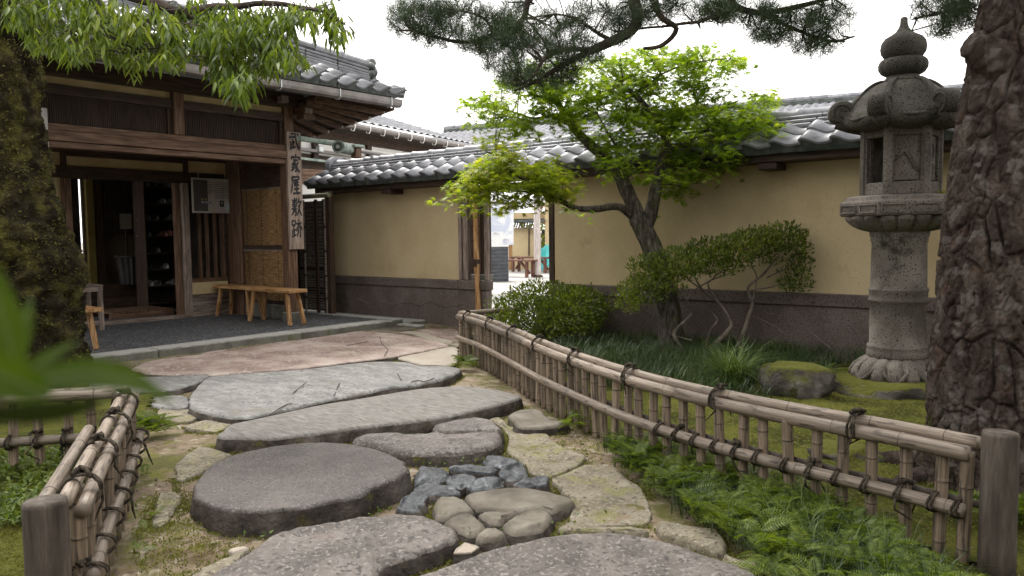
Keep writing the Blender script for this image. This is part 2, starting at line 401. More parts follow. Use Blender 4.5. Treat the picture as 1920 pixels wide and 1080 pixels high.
# ================================================================== THE SETTING
def inpoly(x, y, poly):
    c = False; j = len(poly)-1
    for i in range(len(poly)):
        xi, yi = poly[i][0], poly[i][1]; xj, yj = poly[j][0], poly[j][1]
        if (yi > y) != (yj > y) and x < (xj-xi)*(y-yi)/(yj-yi)+xi: c = not c
        j = i
    return c
def grid(x0, x1, y0, y1, st, zf, keep=None):
    nx = int(round((x1-x0)/st))+1; ny = int(round((y1-y0)/st))+1
    xs = np.linspace(x0, x1, nx); ys = np.linspace(y0, y1, ny)
    V = [(x, y, zf(x, y)) for y in ys for x in xs]; F = []
    for j in range(ny-1):
        for i in range(nx-1):
            if keep is None or keep((xs[i]+xs[i+1])/2, (ys[j]+ys[j+1])/2):
                a = j*nx+i; F.append((a, a+1, a+nx+1, a+nx))
    return np.array(V), np.array(F)
def sheet(name, V, F, mat):
    me = mesh_np(name, V, F, mat, True); o = obj(name, me); o['kind'] = 'structure'; return o

m = MB().add([(-400, -400, -.10), (400, -400, -.10), (400, 400, -.10), (-400, 400, -.10)], [(0, 1, 2, 3)])
tag(m.build('ground', ground_mat), kind='structure')
m = MB().add([(-45, 7.82, -.012), (25, 7.82, -.012), (25, 60, -.012), (-45, 60, -.012)], [(0, 1, 2, 3)])
tag(m.build('courtyard_pavement', concrete), kind='structure')

def path_z(x, y):
    r = .012*fbm((x, y, 0), 2.2, 4) + .006*fbm((x, y, 3), 9, 3)
    return r - .012 + .035*max(0, min(1, (-6.2-x)/1.2))
V, F = grid(-8.0, 2.4, -1.2, 7.42, .05, path_z)
path = sheet('path', V, F, earth)

# fence lines of the two planted beds (ground positions)
FENCE_R = [G(u, v, .42) for u, v in ((863, 591), (905, 603), (960, 625), (1030, 655), (1110, 684), (1200, 712), (1310, 740), (1430, 766), (1560, 791), (1690, 815), (1826, 843))]
FENCE_L = [G(u, v, .42) for u, v in ((138, 952), (176, 872), (212, 806), (244, 736))]
bed_r = [(p.x, p.y) for p in FENCE_R] + [(.6, 2.75), (2.4, 2.4), (4.5, 4.0), (4.5, 7.42), (-5.55, 7.42), (-5.6, 6.2)]
# between fence and stones the moss strip widens to the front
bed_r_front = [(-2.75, 4.0), (-1.75, 3.55), (-1.2, 2.95), (-.75, 2.35), (-.35, 1.75), (.2, 1.3), (2.4, 1.0), (2.4, 2.4), (.6, 2.75)] + [(p.x, p.y) for p in FENCE_R[::-1][:6]]
def dist_in(x, y, poly):
    d = 9
    n = len(poly)
    for i in range(n):
        ax, ay = poly[i]; bx, by = poly[(i+1) % n]; vx, vy = bx-ax, by-ay
        t = max(0, min(1, ((x-ax)*vx+(y-ay)*vy)/(vx*vx+vy*vy+1e-9)))
        d = min(d, math.hypot(x-ax-t*vx, y-ay-t*vy))
    return d
def bed_z(x, y):
    d = dist_in(x, y, bed_r) if inpoly(x, y, bed_r) else 0
    return .012 + .035*min(1, d/.8) + .03*fbm((x, y, 1), 1.6, 4)*min(1, d/.3) + .008*fbm((x, y, 5), 14, 3)
V, F = grid(-5.7, 4.5, 2.2, 7.42, .045, bed_z, lambda x, y: inpoly(x, y, bed_r))
garden_bed = sheet('garden_bed', V, F, moss_mat)
V, F = grid(-2.9, 2.4, .9, 4.2, .045, lambda x, y: .012+.012*fbm((x, y, 1), 3, 4), lambda x, y: inpoly(x, y, bed_r_front))
sheet('moss_verge', V, F, moss_mat)
bed_l = [(p.x, p.y) for p in FENCE_L] + [(-4.9, .9), (-6.4, -.6), (-4, -2), (-1.2, -.6), (-1.7, .55)]
def bedl_z(x, y): return .014 + .05*fbm((x, y, 1), 1.8, 4)*.5 + .01*fbm((x, y, 5), 12, 3)
V, F = grid(-6.4, -1.2, -2, 2.0, .05, bedl_z, lambda x, y: inpoly(x, y, bed_l))
sheet('garden_bed_moss', V, F, moss_mat)
bed_t = [(-4.1, 1.75), (-4.95, 2.3), (-6.2, 3.0), (-7.55, 3.3), (-7.55, -1.5), (-6.2, -.9), (-4.9, .9)]
V, F = grid(-7.6, -4.0, -1.5, 3.4, .06, lambda x, y: .012 + .03*fbm((x, y, 2), 1.5, 4), lambda x, y: inpoly(x, y, bed_t))
sheet('tree_bed', V, F, moss_mat)

# ------------------------------------------------------------------ paving stones, outlines as seen, at their own height and thickness
OUTL = []
def stone(px, ztop, thick, mat, org=(0, 0), sc=1.0, bev=.02, und=.006, n=64, dome=0.0, rough=.008, seed=0, tilt=(0, 0)):
    pts = [G(org[0]+u/sc, org[1]+v/sc, ztop) for u, v in px]
    # closed Catmull-Rom resample
    m_ = len(pts); out = []
    per = max(3, int(n*1.6)//m_)
    for i in range(m_):
        a, b, c, d = pts[i-1], pts[i], pts[(i+1) % m_], pts[(i+2) % m_]
        for k in range(per):
            t = k/per
            q = 0.5*((2*b)+(c-a)*t+(2*a-5*b+4*c-d)*t*t+(3*b-a-3*c+d)*t**3)
            out.append(b.lerp(c, t)*.45+q*.55)
    area = sum(out[i].x*out[(i+1) % len(out)].y-out[(i+1) % len(out)].x*out[i].y for i in range(len(out)))
    if area < 0: out = out[::-1]
    N_ = len(out); cen = sum(out, Vector())/N_
    nr = []
    for i in range(N_):
        t = (out[(i+1) % N_]-out[i-1]); nn = Vector((t.y, -t.x, 0))
        nr.append(nn.normalized() if nn.length > 0 else Vector((1, 0, 0)))
    for i in range(N_):
        out[i] = out[i] + nr[i]*rough*fbm((out[i].x*9+seed, out[i].y*9, seed), 1, 3)
    rings = []; zb = ztop-thick; bev *= .55
    for i in range(N_):
        out[i] = out[i] + nr[i]*(.6*rough)*fbm((out[i].x*34, out[i].y*34, seed+7), 1, 3)
    def ring(off, dz, amp):
        R = []
        for i in range(N_):
            p = out[i]+nr[i]*off; p = Vector((p.x, p.y, ztop+dz))
            k = fbm((p.x*7, p.y*7, p.z*9+seed), 1, 3)
            p += nr[i]*amp*k; R.append(p)
        return R
    rings.append(ring(bev*.5, -thick, rough)); rings.append(ring(bev*.75, -thick*.55, rough*1.6))
    rings.append(ring(bev*.3, -bev*1.1, rough)); rings.append(ring(-bev*.12, -bev*.45, rough*.5)); rings.append(ring(-bev*.65, -bev*.08, rough*.3))
    base = rings[-1]
    for s in (.955, .88, .79, .69, .59, .49, .39, .29, .19, .09):
        R = []
        for i in range(N_):
            p = cen.lerp(base[i], s); fd = min(1, (1-s)*8)
            p.z = ztop + fd*(1.5*und*fbm((p.x*3.2+seed, p.y*3.2, seed), 1, 4) + .55*und*fbm((p.x*13+seed, p.y*13, seed), 1, 3)) + dome*(1-s*s)
            R.append(p)
        rings.append(R)
    for R in rings[3:]:
        for p in R: p.z += tilt[0]*(p.x-cen.x)+tilt[1]*(p.y-cen.y)
    vs = [p for R in rings for p in R]; fs = []
    for r in range(len(rings)-1):
        for i in range(N_):
            j = (i+1) % N_; fs.append((r*N_+i, r*N_+j, (r+1)*N_+j, (r+1)*N_+i))
    L0 = (len(rings)-1)*N_; ci = len(vs); vs.append(Vector((cen.x, cen.y, ztop+dome+1.5*und*fbm((cen.x*3.2+seed, cen.y*3.2, seed), 1, 4))))
    for i in range(N_): fs.append((L0+i, L0+(i+1) % N_, ci))
    mb = MB().add(vs, fs); me = mb.mesh('paving_stone', True)
    me.materials.append(STONE[mat]); me.materials.append(side_dark)
    if thick > .05:
        mi = [1 if k < 2*N_ else 0 for k in range(len(me.polygons))]; me.polygons.foreach_set('material_index', mi)
    OUTL.append([(p.x, p.y) for p in out]); return obj('paving_stone', me, path)
A = dict(org=(200, 580), sc=2.4); B = dict(org=(300, 800), sc=2.4); C_ = dict(org=(740, 740), sc=3.6); E_ = dict(org=(1120, 780), sc=3.6)
stone([(110, 268), (170, 238), (250, 222), (420, 202), (560, 186), (760, 148), (900, 132), (1130, 98), (1180, 100), (1290, 108), (1420, 128), (1540, 160), (1480, 175), (1300, 210), (1100, 235), (900, 260), (700, 275), (470, 293), (230, 290), (130, 282)],
      .035, .08, 'pink', **A, bev=.022, und=.012, n=100, seed=1)['label'] = 'broad pinkish flagstone lying along the porch kerb'
stone([(60, 236), (150, 226), (235, 217), (205, 232), (120, 244)], .03, .06, 'lichen', **A, bev=.015, n=40, seed=2)
stone([(410, 206), (470, 188), (500, 184), (540, 180), (470, 200)], .035, .05, 'pink', **A, bev=.01, n=40, seed=21)
stone([(1170, 88), (1230, 76), (1340, 69), (1395, 80), (1360, 91), (1300, 97), (1240, 101)], .03, .06, 'brown', **A, bev=.02, n=42, seed=3)
stone([(1312, 104), (1360, 97), (1430, 103), (1500, 128), (1560, 142), (1540, 155), (1440, 132), (1380, 112)], .02, .05, 'cream', **A, bev=.015, n=48, seed=4)
stone([(1395, 92), (1470, 86), (1575, 90), (1583, 140), (1520, 126), (1440, 104)], .015, .05, 'pink', **A, bev=.02, n=48, seed=5)
stone([(1310, 216), (1400, 196), (1545, 166), (1578, 176), (1578, 215), (1560, 250), (1420, 246), (1360, 232)], .02, .06, 'cream', **A, bev=.02, n=56, seed=6)
stone([(1520, 150), (1580, 148), (1584, 166), (1560, 164)], .012, .05, 'lichen', **A, bev=.01, n=32, seed=61)
stone([(465, 301), (640, 286), (900, 267), (1100, 243), (1230, 233), (1350, 237), (1420, 252), (1540, 255), (1590, 266), (1560, 290), (1500, 312), (1390, 338), (1280, 346), (1130, 378), (1000, 402), (800, 448), (640, 480), (540, 478), (430, 456), (378, 432), (380, 380), (410, 340)],
      .06, .10, 'blue', **A, bev=.035, und=.014, n=110, seed=7)['label'] = 'blue grey flagstone, smooth topped, second from the porch'
stone([(-60, 312), (180, 303), (452, 291), (425, 318), (370, 340), (285, 360), (200, 364), (-60, 370)], .05, .09, 'blue', **A, bev=.025, n=64, seed=8)
stone([(498, 560), (560, 515), (700, 485), (950, 431), (1200, 391), (1400, 357), (1600, 343), (1750, 360), (1868, 388), (1830, 404), (1740, 430), (1620, 458), (1480, 486), (1300, 508), (1100, 530), (900, 558), (740, 576), (600, 572), (520, 572)],
      .082, .12, 'chisel', **A, bev=.03, und=.008, n=110, seed=9)['label'] = 'long chisel marked grey slab set slantwise across the path'
stone([(1112, 575), (1170, 556), (1300, 552), (1400, 558), (1460, 550), (1488, 530), (1480, 515), (1560, 496), (1660, 484), (1720, 492), (1765, 520), (1775, 545), (1768, 582), (1735, 608), (1650, 628), (1500, 642), (1350, 636), (1250, 616), (1200, 598), (1130, 588)],
      .072, .11, 'rough', **A, bev=.045, und=.012, n=100, seed=10)['label'] = 'grey brown stepping stone with a raised back ledge'
stone([(1482, 520), (1560, 497), (1660, 485), (1720, 493), (1762, 520), (1768, 538), (1660, 540), (1560, 545), (1496, 540)], .088, .06, 'rough', **A, bev=.03, und=.008, n=60, seed=101)
stone([(775, 130), (850, 100), (960, 92), (1010, 120), (1050, 165), (1160, 172), (1140, 195), (1000, 216), (870, 216), (810, 182)], .05, .09, 'brown', **C_, bev=.03, n=60, seed=11)
stone([(180, 215), (230, 170), (330, 125), (480, 90), (640, 70), (780, 68), (900, 82), (1010, 110), (1090, 150), (1112, 190), (1075, 222), (980, 262), (900, 298), (830, 315), (720, 340), (590, 360), (470, 370), (330, 368), (230, 352), (165, 318), (150, 270)],
      .105, .16, 'dark', **B, bev=.028, und=.007, n=100, rough=.012, seed=12)['label'] = 'thick rounded dark granite stepping stone'
stone([(510, 480), (600, 456), (760, 426), (900, 402), (1060, 388), (1170, 397), (1270, 432), (1328, 460), (1306, 500), (1236, 536), (1120, 566), (1000, 606), (975, 650), (960, 740), (800, 830), (500, 850), (230, 760), (180, 690), (300, 620), (400, 556)],
      .075, .12, 'rough', **B, bev=.035, und=.016, n=100, rough=.014, seed=13)['label'] = 'jagged rough topped slab at the front of the path'
stone([(783, 1079), (842, 1058), (896, 1037), (967, 1017), (1050, 1001), (1120, 996), (1175, 1000), (1259, 1017), (1342, 1045), (1398, 1064), (1440, 1100), (1400, 1190), (1250, 1270), (1000, 1290), (820, 1230), (740, 1140)],
      .075, .12, 'rough', bev=.03, und=.014, n=100, rough=.010, seed=14)['label'] = 'broad brown slab cut off by the lower edge'
for k, px in enumerate([
  [(145, 560), (190, 497), (330, 492), (375, 530), (368, 556), (330, 580), (230, 592), (150, 590)],
  [(355, 490), (440, 470), (600, 470), (680, 490), (685, 512), (640, 532), (520, 518), (400, 510)],
  [(600, 450), (650, 420), (800, 425), (835, 445), (780, 468), (730, 484), (690, 476)],
  [(700, 528), (760, 482), (840, 460), (890, 500), (897, 534), (830, 560), (760, 565)],
  [(350, 588), (400, 547), (480, 532), (550, 547), (548, 575), (500, 602), (440, 620), (380, 605)],
  [(490, 618), (560, 582), (650, 564), (720, 572), (728, 598), (660, 622), (540, 640), (500, 632)],
  [(100, 643), (160, 607), (260, 604), (400, 622), (455, 652), (435, 672), (320, 668), (200, 652)],
  [(20, 760), (60, 690), (130, 657), (208, 665), (202, 715), (160, 750), (120, 775), (50, 780)],
  [(820, 590), (900, 557), (1000, 550), (1045, 565), (1038, 594), (980, 610), (880, 604)]]):
    stone(px, .040+.006*(k % 3), .09, 'slate', **C_, bev=.022, und=.022, n=30, dome=0, rough=.016, seed=30+k, tilt=(random.uniform(-.12, .12), random.uniform(-.12, .12)))
for k, px in enumerate([
  [(275, 740), (290, 692), (400, 682), (470, 710), (525, 770), (430, 786), (340, 822), (285, 812)],
  [(345, 845), (430, 803), (510, 792), (570, 835), (605, 880), (570, 918), (500, 935), (430, 892)],
  [(560, 945), (600, 897), (680, 888), (735, 926), (700, 958), (620, 970), (570, 960)],
  [(474, 675), (560, 648), (750, 623), (900, 621), (1050, 652), (1190, 690), (1205, 716), (1110, 752), (1060, 775), (1000, 758), (850, 768), (700, 765), (560, 762), (512, 720)],
  [(568, 790), (700, 779), (822, 779), (795, 800), (742, 826), (725, 856), (640, 842)],
  [(735, 860), (800, 812), (900, 779), (1000, 766), (1050, 800), (1036, 850), (980, 895), (830, 918), (755, 892)]]):
    stone(px, .042+.005*(k % 3), .10, 'brown', **C_, bev=.034, und=.012, n=50, dome=.0, rough=.008, seed=50+k)
stone([(640, 165), (705, 152), (740, 200), (860, 232), (1000, 242), (1060, 300), (1180, 372), (1280, 402), (1262, 452), (1150, 515), (1040, 545), (925, 535), (885, 468), (835, 430), (765, 380), (772, 290), (720, 205)], .008, .04, 'lichen', **C_, bev=.012, und=.012, n=80, seed=60)
stone([(1062, 562), (1160, 525), (1290, 470), (1480, 492), (1560, 560), (1650, 620), (1700, 700), (1735, 800), (1690, 872), (1500, 880), (1250, 872), (1195, 830), (1205, 720), (1135, 640)], .008, .04, 'lichen', **C_, bev=.012, und=.014, n=80, seed=62)
stone([(1112, 898), (1190, 856), (1250, 892), (1600, 896), (1690, 908), (1680, 925), (1400, 915), (1200, 912)], .014, .04, 'lichen', **C_, bev=.01, n=48, seed=63)
stone([(430, 705), (560, 720), (700, 745), (800, 760), (860, 850), (840, 900), (700, 860), (560, 810), (440, 770)], .026, .05, 'lichen', **E_, bev=.02, n=56, seed=64)
stone([(860, 930), (980, 960), (1110, 950), (1080, 990), (1000, 1005), (900, 960)], .026, .05, 'lichen', **E_, bev=.02, n=48, seed=65)
stone([(405, 1060), (470, 992), (572, 1022), (520, 1060)], .05, .07, 'cream', **C_, bev=.012, n=40, seed=66)
stone([(75, 232), (75, 165), (180, 88), (312, 122), (190, 195), (110, 236)], .006, .04, 'lichen', **B, bev=.012, n=48, seed=67)
stone([(0, 300), (60, 290), (92, 312), (60, 380), (20, 440), (-40, 440)], .006, .04, 'lichen', **B, bev=.012, n=40, seed=68)
stone([(350, 525), (470, 492), (610, 498), (560, 520), (500, 548), (450, 548)], .008, .04, 'lichen', **A, bev=.012, n=44, seed=69)
stone([(240, 448), (330, 440), (420, 468), (380, 500), (300, 505), (225, 480)], .006, .04, 'lichen', **A, bev=.012, n=44, seed=70)
stone([(210, 395), (330, 385), (365, 400), (362, 440), (250, 440), (205, 425)], .02, .05, 'blue', **A, bev=.015, n=44, seed=71)
stone([(310, 552), (385, 538), (400, 545), (330, 566)], .02, .05, 'cream', org=(300, 800), sc=2.4, bev=.01, n=32, seed=72)
stone([(100, 690), (230, 620), (330, 570), (380, 560), (300, 640), (200, 720), (100, 760)], .016, .05, 'lichen', **B, bev=.015, n=44, seed=73)

# ------------------------------------------------------------------ porch floor with its kerb
def porch_z(x): return .10 + .03*max(0, min(1, (-7.8-x)/2.4))
V, F = grid(-10.6, -7.88, -2.0, 6.80, .2, lambda x, y: porch_z(x)-.004)
porch = sheet('porch_floor', V, F, asphalt)
ys = [-2.0, -.4, .95, 2.35, 3.72, 5.42, 6.83]
for k in range(len(ys)-1):
    MB().box((-7.90, ys[k]+.004, -.06), (-7.62, ys[k+1]-.004, .104), .012).build('kerb_stone', kerb_mat, porch)
for a, b in ((-10.5, -9.6), (-9.6, -8.7), (-8.7, -7.625)):
    MB().box((a+.003, 6.835, -.06), (b-.003, 7.0, .112), .008).build('kerb_stone', kerb_mat, porch)
MB().box((-10.5, 7.01, -.06), (-7.55, 7.40, .07), .01).build('plinth_strip', kerb_mat, porch)
MB().box((-7.6, 6.86, -.06), (-7.2, 7.0, .06), .012).build('kerb_stone', kerb_mat, porch)

# hairline cracks across the broad flagstones
for px, z in (([(575, 716), (560, 728), (548, 738)], .0665), ([(637, 718), (632, 728), (631, 734), (626, 741)], .0665), ([(505, 779), (520, 768), (538, 758), (548, 757)], .068), ([(745, 700), (749, 707), (752, 712)], .066), ([(770, 717), (785, 713), (795, 716), (815, 709)], .066),
              ([(720, 668), (728, 655), (716, 645), (712, 632)], .042), ([(640, 650), (690, 640)], .042)):
    MB().tube([G(u, v, z) for u, v in px], .0035, 4).build('crack_line', side_dark, path)
# ================================================================== ROOF TILES
def tile_mesh(name, w, L, drop=0.0, n=9, h=.052, flip=False):
    """S-shaped pantile: x across, y up the slope, z up; drop: hanging face under an eave tile"""
    vs = []; fs = []; mi = []
    def prof(t):
        z = 1.25*h*(.5+.5*math.cos(PI*min(1, max(0, (t-.10)/.55))))
        if t < .10: z -= .22*h*((.10-t)/.10)**2
        if t > .62: z += .30*h*((t-.62)/.38)**2
        return z
    for j, y in enumerate((0, L)):
        for k in range(n+1):
            t = k/n; tt = 1-t if flip else t
            vs.append((t*w*1.06, y, prof(tt) + .004)); vs.append((t*w*1.06, y, prof(tt)-.016))
    m_ = (n+1)*2
    for k in range(n):
        a = 2*k
        fs.append((a, a+2, m_+a+2, m_+a)); mi.append(0)
        fs.append((a+1, m_+a+1, m_+a+3, a+3)); mi.append(1)
        fs.append((a, a+1, a+3, a+2)); mi.append(0 if not drop else 0)
    fs.append((0, m_, m_+1, 1)); mi.append(0); a = 2*n; fs.append((a, a+1, m_+a+1, m_+a)); mi.append(0)
    if drop:
        b = len(vs)
        for k in range(n+1):
            t = k/n; tt = 1-t if flip else t
            vs.append((t*w, .012, prof(tt)-.012)); vs.append((t*w, .012, -drop))
        for k in range(n):
            a = b+2*k; fs.append((a, a+1, a+3, a+2)); mi.append(1)
    me = bpy.data.meshes.new(name); me.from_pydata(vs, [], fs)
    me.materials.append(tile_mat); me.materials.append(tile_dark); me.polygons.foreach_set('material_index', mi)
    me.polygons.foreach_set('use_smooth', [i % 3 == 0 and i < 3*n for i in range(len(fs))])
    me.update(); return me
def slope_mat(origin, across, upslope):
    x = Vector(across).normalized(); y = Vector(upslope).normalized(); z = x.cross(y).normalized()
    M = Matrix((x, y, z)).transposed().to_4x4(); M.translation = Vector(origin); return M
def tiles(name, me, parent, mats):
    for M in mats:
        o = bpy.data.objects.new(name, me); COL.objects.link(o); o.parent = parent
        J = Matrix.Rotation(random.gauss(0, .010), 4, 'Z') @ Matrix.Rotation(random.gauss(0, .008), 4, 'X')
        o.matrix_local = Matrix.Translation(-unparent_loc(parent)) @ M @ J @ Matrix.Translation((random.gauss(0, .002), random.gauss(0, .003), random.gauss(0, .0015)))
def text_obj(body, size, mat, parent, M, name='lettering', extrude=.003, offset=0.0, space=1.0, line=1.0, align='CENTER', sx=1.0):
    cu = bpy.data.curves.new(name, 'FONT'); cu.body = body; cu.size = size; cu.align_x = align; cu.align_y = 'CENTER'
    cu.extrude = extrude; cu.offset = offset; cu.space_character = space; cu.space_line = line; cu.resolution_u = 3
    t = bpy.data.objects.new(name, cu); COL.objects.link(t)
    dg = bpy.context.evaluated_depsgraph_get(); me = bpy.data.meshes.new_from_object(t.evaluated_get(dg))
    bpy.data.objects.remove(t); bpy.data.curves.remove(cu)
    me.name = name; me.materials.clear(); me.materials.append(mat)
    me.transform(Matrix.Translation(-unparent_loc(parent)) @ M @ Matrix.Diagonal((sx, 1, 1, 1)))
    o = bpy.data.objects.new(name, me); link(o, parent); return o

# ================================================================== GARDEN WALL
gw = thing('garden_wall', 'long tan plaster garden wall with grey pantile coping and dark aggregate base', 'wall', (-6, 7.4, 0))
XL, XR = -9.6, 3.2; OL, OR = -6.95, -5.43
MB().box((XL, 7.40, .60), (OL, 7.76, 1.95), .004).build('plaster_panel', plaster, gw)
MB().box((OR, 7.40, .60), (XR, 7.76, 1.95), .004).build('plaster_panel', plaster, gw)
for a, b, yb in ((XL, -6.952, 7.79), (-6.950, -6.47, 7.47), (OR+.02, XR, 7.79)):
    MB().box((a, 7.355, -.10), (b, yb, .503), .008).build('base_course', dado_mat, gw)
    MB().box((a, 7.335, .505), (b+(.012 if yb < 7.5 else 0), yb+.02, .625), .01).build('base_band', dado_mat, gw)
# fine zigzag cracks in the base course
crack_mat = mk('crack', [(.3, (.02, .016, .014)), (.7, (.035, .028, .025))], 8, rough=1, bump=0)
crack_pale = mk('patched crack', [(.3, (.19, .15, .14)), (.7, (.24, .20, .18))], 8, rough=1, bump=0)
for pts, mt_ in (([(868, 572), (832, 577), (805, 566), (788, 574), (765, 568), (740, 571)], crack_mat), ([(740, 571), (716, 563)], crack_pale),
                 ([(690, 569), (671, 558)], crack_pale), ([(765, 545), (764, 558)], crack_pale), ([(715, 540), (715, 565)], crack_pale), ([(788, 590), (788, 606)], crack_pale),
                 ([(1410, 591), (1455, 612), (1475, 628)], crack_pale), ([(1520, 622), (1560, 655)], crack_pale)):
    MB().tube([PY(u, v, 7.3555) for u, v in pts], .0035, 4).build('crack_line', mt_, gw)
MB().box((XL-.02, 7.13, 1.842), (XR, 7.396, 1.925), .006).build('eave_beam', wood_dark['x'], gw)
MB().box((XL-.04, 7.055, 1.928), (XR, 7.95, 1.962), .004).build('roof_board', wood_dark['x'], gw)
for u, v in ((733, 349), (1446, 300)):
    p = PY(u, v, 7.25); MB().box((p.x-.09, 7.14, 1.775), (p.x+.09, 7.399, 1.841), .008).build('corbel', wood_dark['y'], gw)
MB().box((XL-.10, 7.36, .10), (XL, 7.55, 1.84), .006).build('end_post', wood_dark['z'], gw)
TW = .268
em = tile_mesh('coping_tile', TW, .27, drop=.075, n=9, h=.042); im = tile_mesh('coping_tile_upper', TW, .27, n=9, h=.042)
up_v = Vector((0, .50, .225)).normalized(); ncol = int((1.6-(-9.70))/TW)
tiles('coping_tile', em, gw, [slope_mat((-9.70+k*TW, 7.02, 1.972), (1, 0, 0), up_v) for k in range(ncol)])
tiles('coping_tile', im, gw, [slope_mat(Vector((-9.70+k*TW, 7.02, 1.990)) + up_v*.235, (1, 0, 0), up_v) for k in range(ncol)])
em2 = tile_mesh('coping_tile_back', TW, .46, n=6); up_b = Vector((0, -.50, .225)).normalized()
tiles('coping_tile', em2, gw, [slope_mat((-9.70+(k+1)*TW, 8.10, 1.985), (-1, 0, 0), up_b) for k in range(ncol)])
MB().box((-9.66, 7.26, 1.965), (1.7, 7.9, 2.06), .004).build('tile_bedding', plaster_in, gw)
for (hw, z0, z1, off) in ((.175, 2.165, 2.205, 0), (.150, 2.210, 2.246, .11), (.128, 2.251, 2.285, .22)):
    for k in range(27):
        x0 = -9.62+off*.4+k*.42
        if k == 0: x0 = -9.62
        x1 = -9.62+off*.4+(k+1)*.42
        MB().box((x0+.002, 7.56-hw, z0+random.uniform(-.002, .002)), (x1-.002, 7.56+hw, z1), .008).build('ridge_course', tile_mat, gw)
MB().box((-9.60, 7.46, 2.06), (1.7, 7.66, 2.285), .004).build('ridge_core', plaster_in, gw)
mb = MB(); pf = []
for j, (x, r) in enumerate(((0, .082), (.012, .086), (.05, .086), (.06, .078), (.335, .074))):
    pf.append((x, r))
cap = MB(); seg = 12
vs = []; fs = []
for (x, r) in pf:
    for k in range(seg+1):
        th = PI*k/seg - .12 + .24*k/seg; vs.append((x, -math.cos(th)*r, math.sin(th)*r*.95))
for j in range(len(pf)-1):
    for k in range(seg): fs.append((j*(seg+1)+k, (j+1)*(seg+1)+k, (j+1)*(seg+1)+k+1, j*(seg+1)+k+1))
fs.append(tuple(range(seg+1)))
cap.add(vs, fs); capme = cap.mesh('ridge_cap', True); capme.materials.append(tile_mat)
for k in range(33):
    o = obj('ridge_cap', capme, gw); o.location = Vector((-9.60+k*.33, 7.56, 2.285)) - unparent_loc(gw); o.rotation_euler = (random.gauss(0, .01), random.gauss(0, .006), random.gauss(0, .006))
mb = MB(); ar = [(-.17, 2.10), (.17, 2.10)] + [(.17*math.cos(t), 2.275+.14*math.sin(t)) for t in np.linspace(.1, PI-.1, 13)]
vs = [(-9.70, 7.56+a, b) for a, b in ar] + [(-9.60, 7.56+a, b) for a, b in ar]; n = len(ar)
mb.add(vs, [tuple(range(n))[::-1], tuple(range(n, 2*n))] + [(i, (i+1) % n, n+(i+1) % n, n+i) for i in range(n)]).build('ridge_end_tile', tile_mat, gw)
MB().lathe([(.02, 0), (.07, .004), (.085, .018), (.085, .03)], (0, 0, 0), 20)
o = MB().tube([(-9.70, 7.56, 2.31), (-9.73, 7.56, 2.31)], [.085, .08], 20).build('ridge_end_disc', tile_mat, gw)
for y0, y1 in ((7.02, 7.5),):
    MB().tube([(-9.70, 7.03, 1.99), (-9.70, 7.5, 2.20)], .045, 10).build('verge_tile', tile_mat, gw)
# gateway woodwork
MB().box((OL-.02, 7.385, .627), (OL+.035, 7.60, 1.84), .005).build('gate_jamb', wood_grey['z'], gw)
MB().box((OL+.04, 7.41, .627), (OL+.125, 7.62, 1.84), .006).build('gate_jamb', wood_grey['z'], gw)
MB().box((-6.82, 7.50, .70), (-6.52, 7.53, 1.84), .003).build('door_board', wood_dark['z'], gw)
for k in range(3): MB().box((-6.80+.10*k, 7.485, .72), (-6.77+.10*k, 7.499, 1.83), .003).build('door_batten', wood_red['z'], gw)
for k in range(5): MB().box((-6.82, 7.476, .95+.18*k), (-6.52, 7.484, .962+.18*k), .002).build('door_rail', wood_dark['x'], gw)
MB().box((-6.86, 7.46, .627), (-6.54, 7.60, .70), .01).build('sill_block', kerb_mat, gw)
MB().box((-6.535, 7.40, .627), (-6.475, 7.45, 1.84), .006).build('gate_jamb', wood_grey['z'], gw)
MB().box((OR-.075, 7.385, .0), (OR-.003, 7.62, 1.84), .005).build('gate_jamb', wood_dark['z'], gw)
MB().box((-6.95, 7.42, 1.75), (OR, 7.60, 1.84), .006).build('lintel', wood_dark['x'], gw)
MB().box((-6.44, 7.36, -.05), (OR, 7.82, .03), .01).build('threshold_stone', kerb_mat, gw)
op = thing('timber_pole', 'orange brown timber pole leaning on the wall beside the gateway', 'pole', G(897, 583, .02))
a = PY(897, 582, 7.30); b = PY(890, 372, 7.33)
MB().beam(a, b, .052, .052, .006, up=(1, 0, 0)).build('shaft', wood_pale['z'], op)
MB().beam(PY(894, 486, 7.31), PY(893, 500, 7.31), .066, .06, .004, up=(1, 0, 0)).build('dark_band', wood_dark['z'], op)

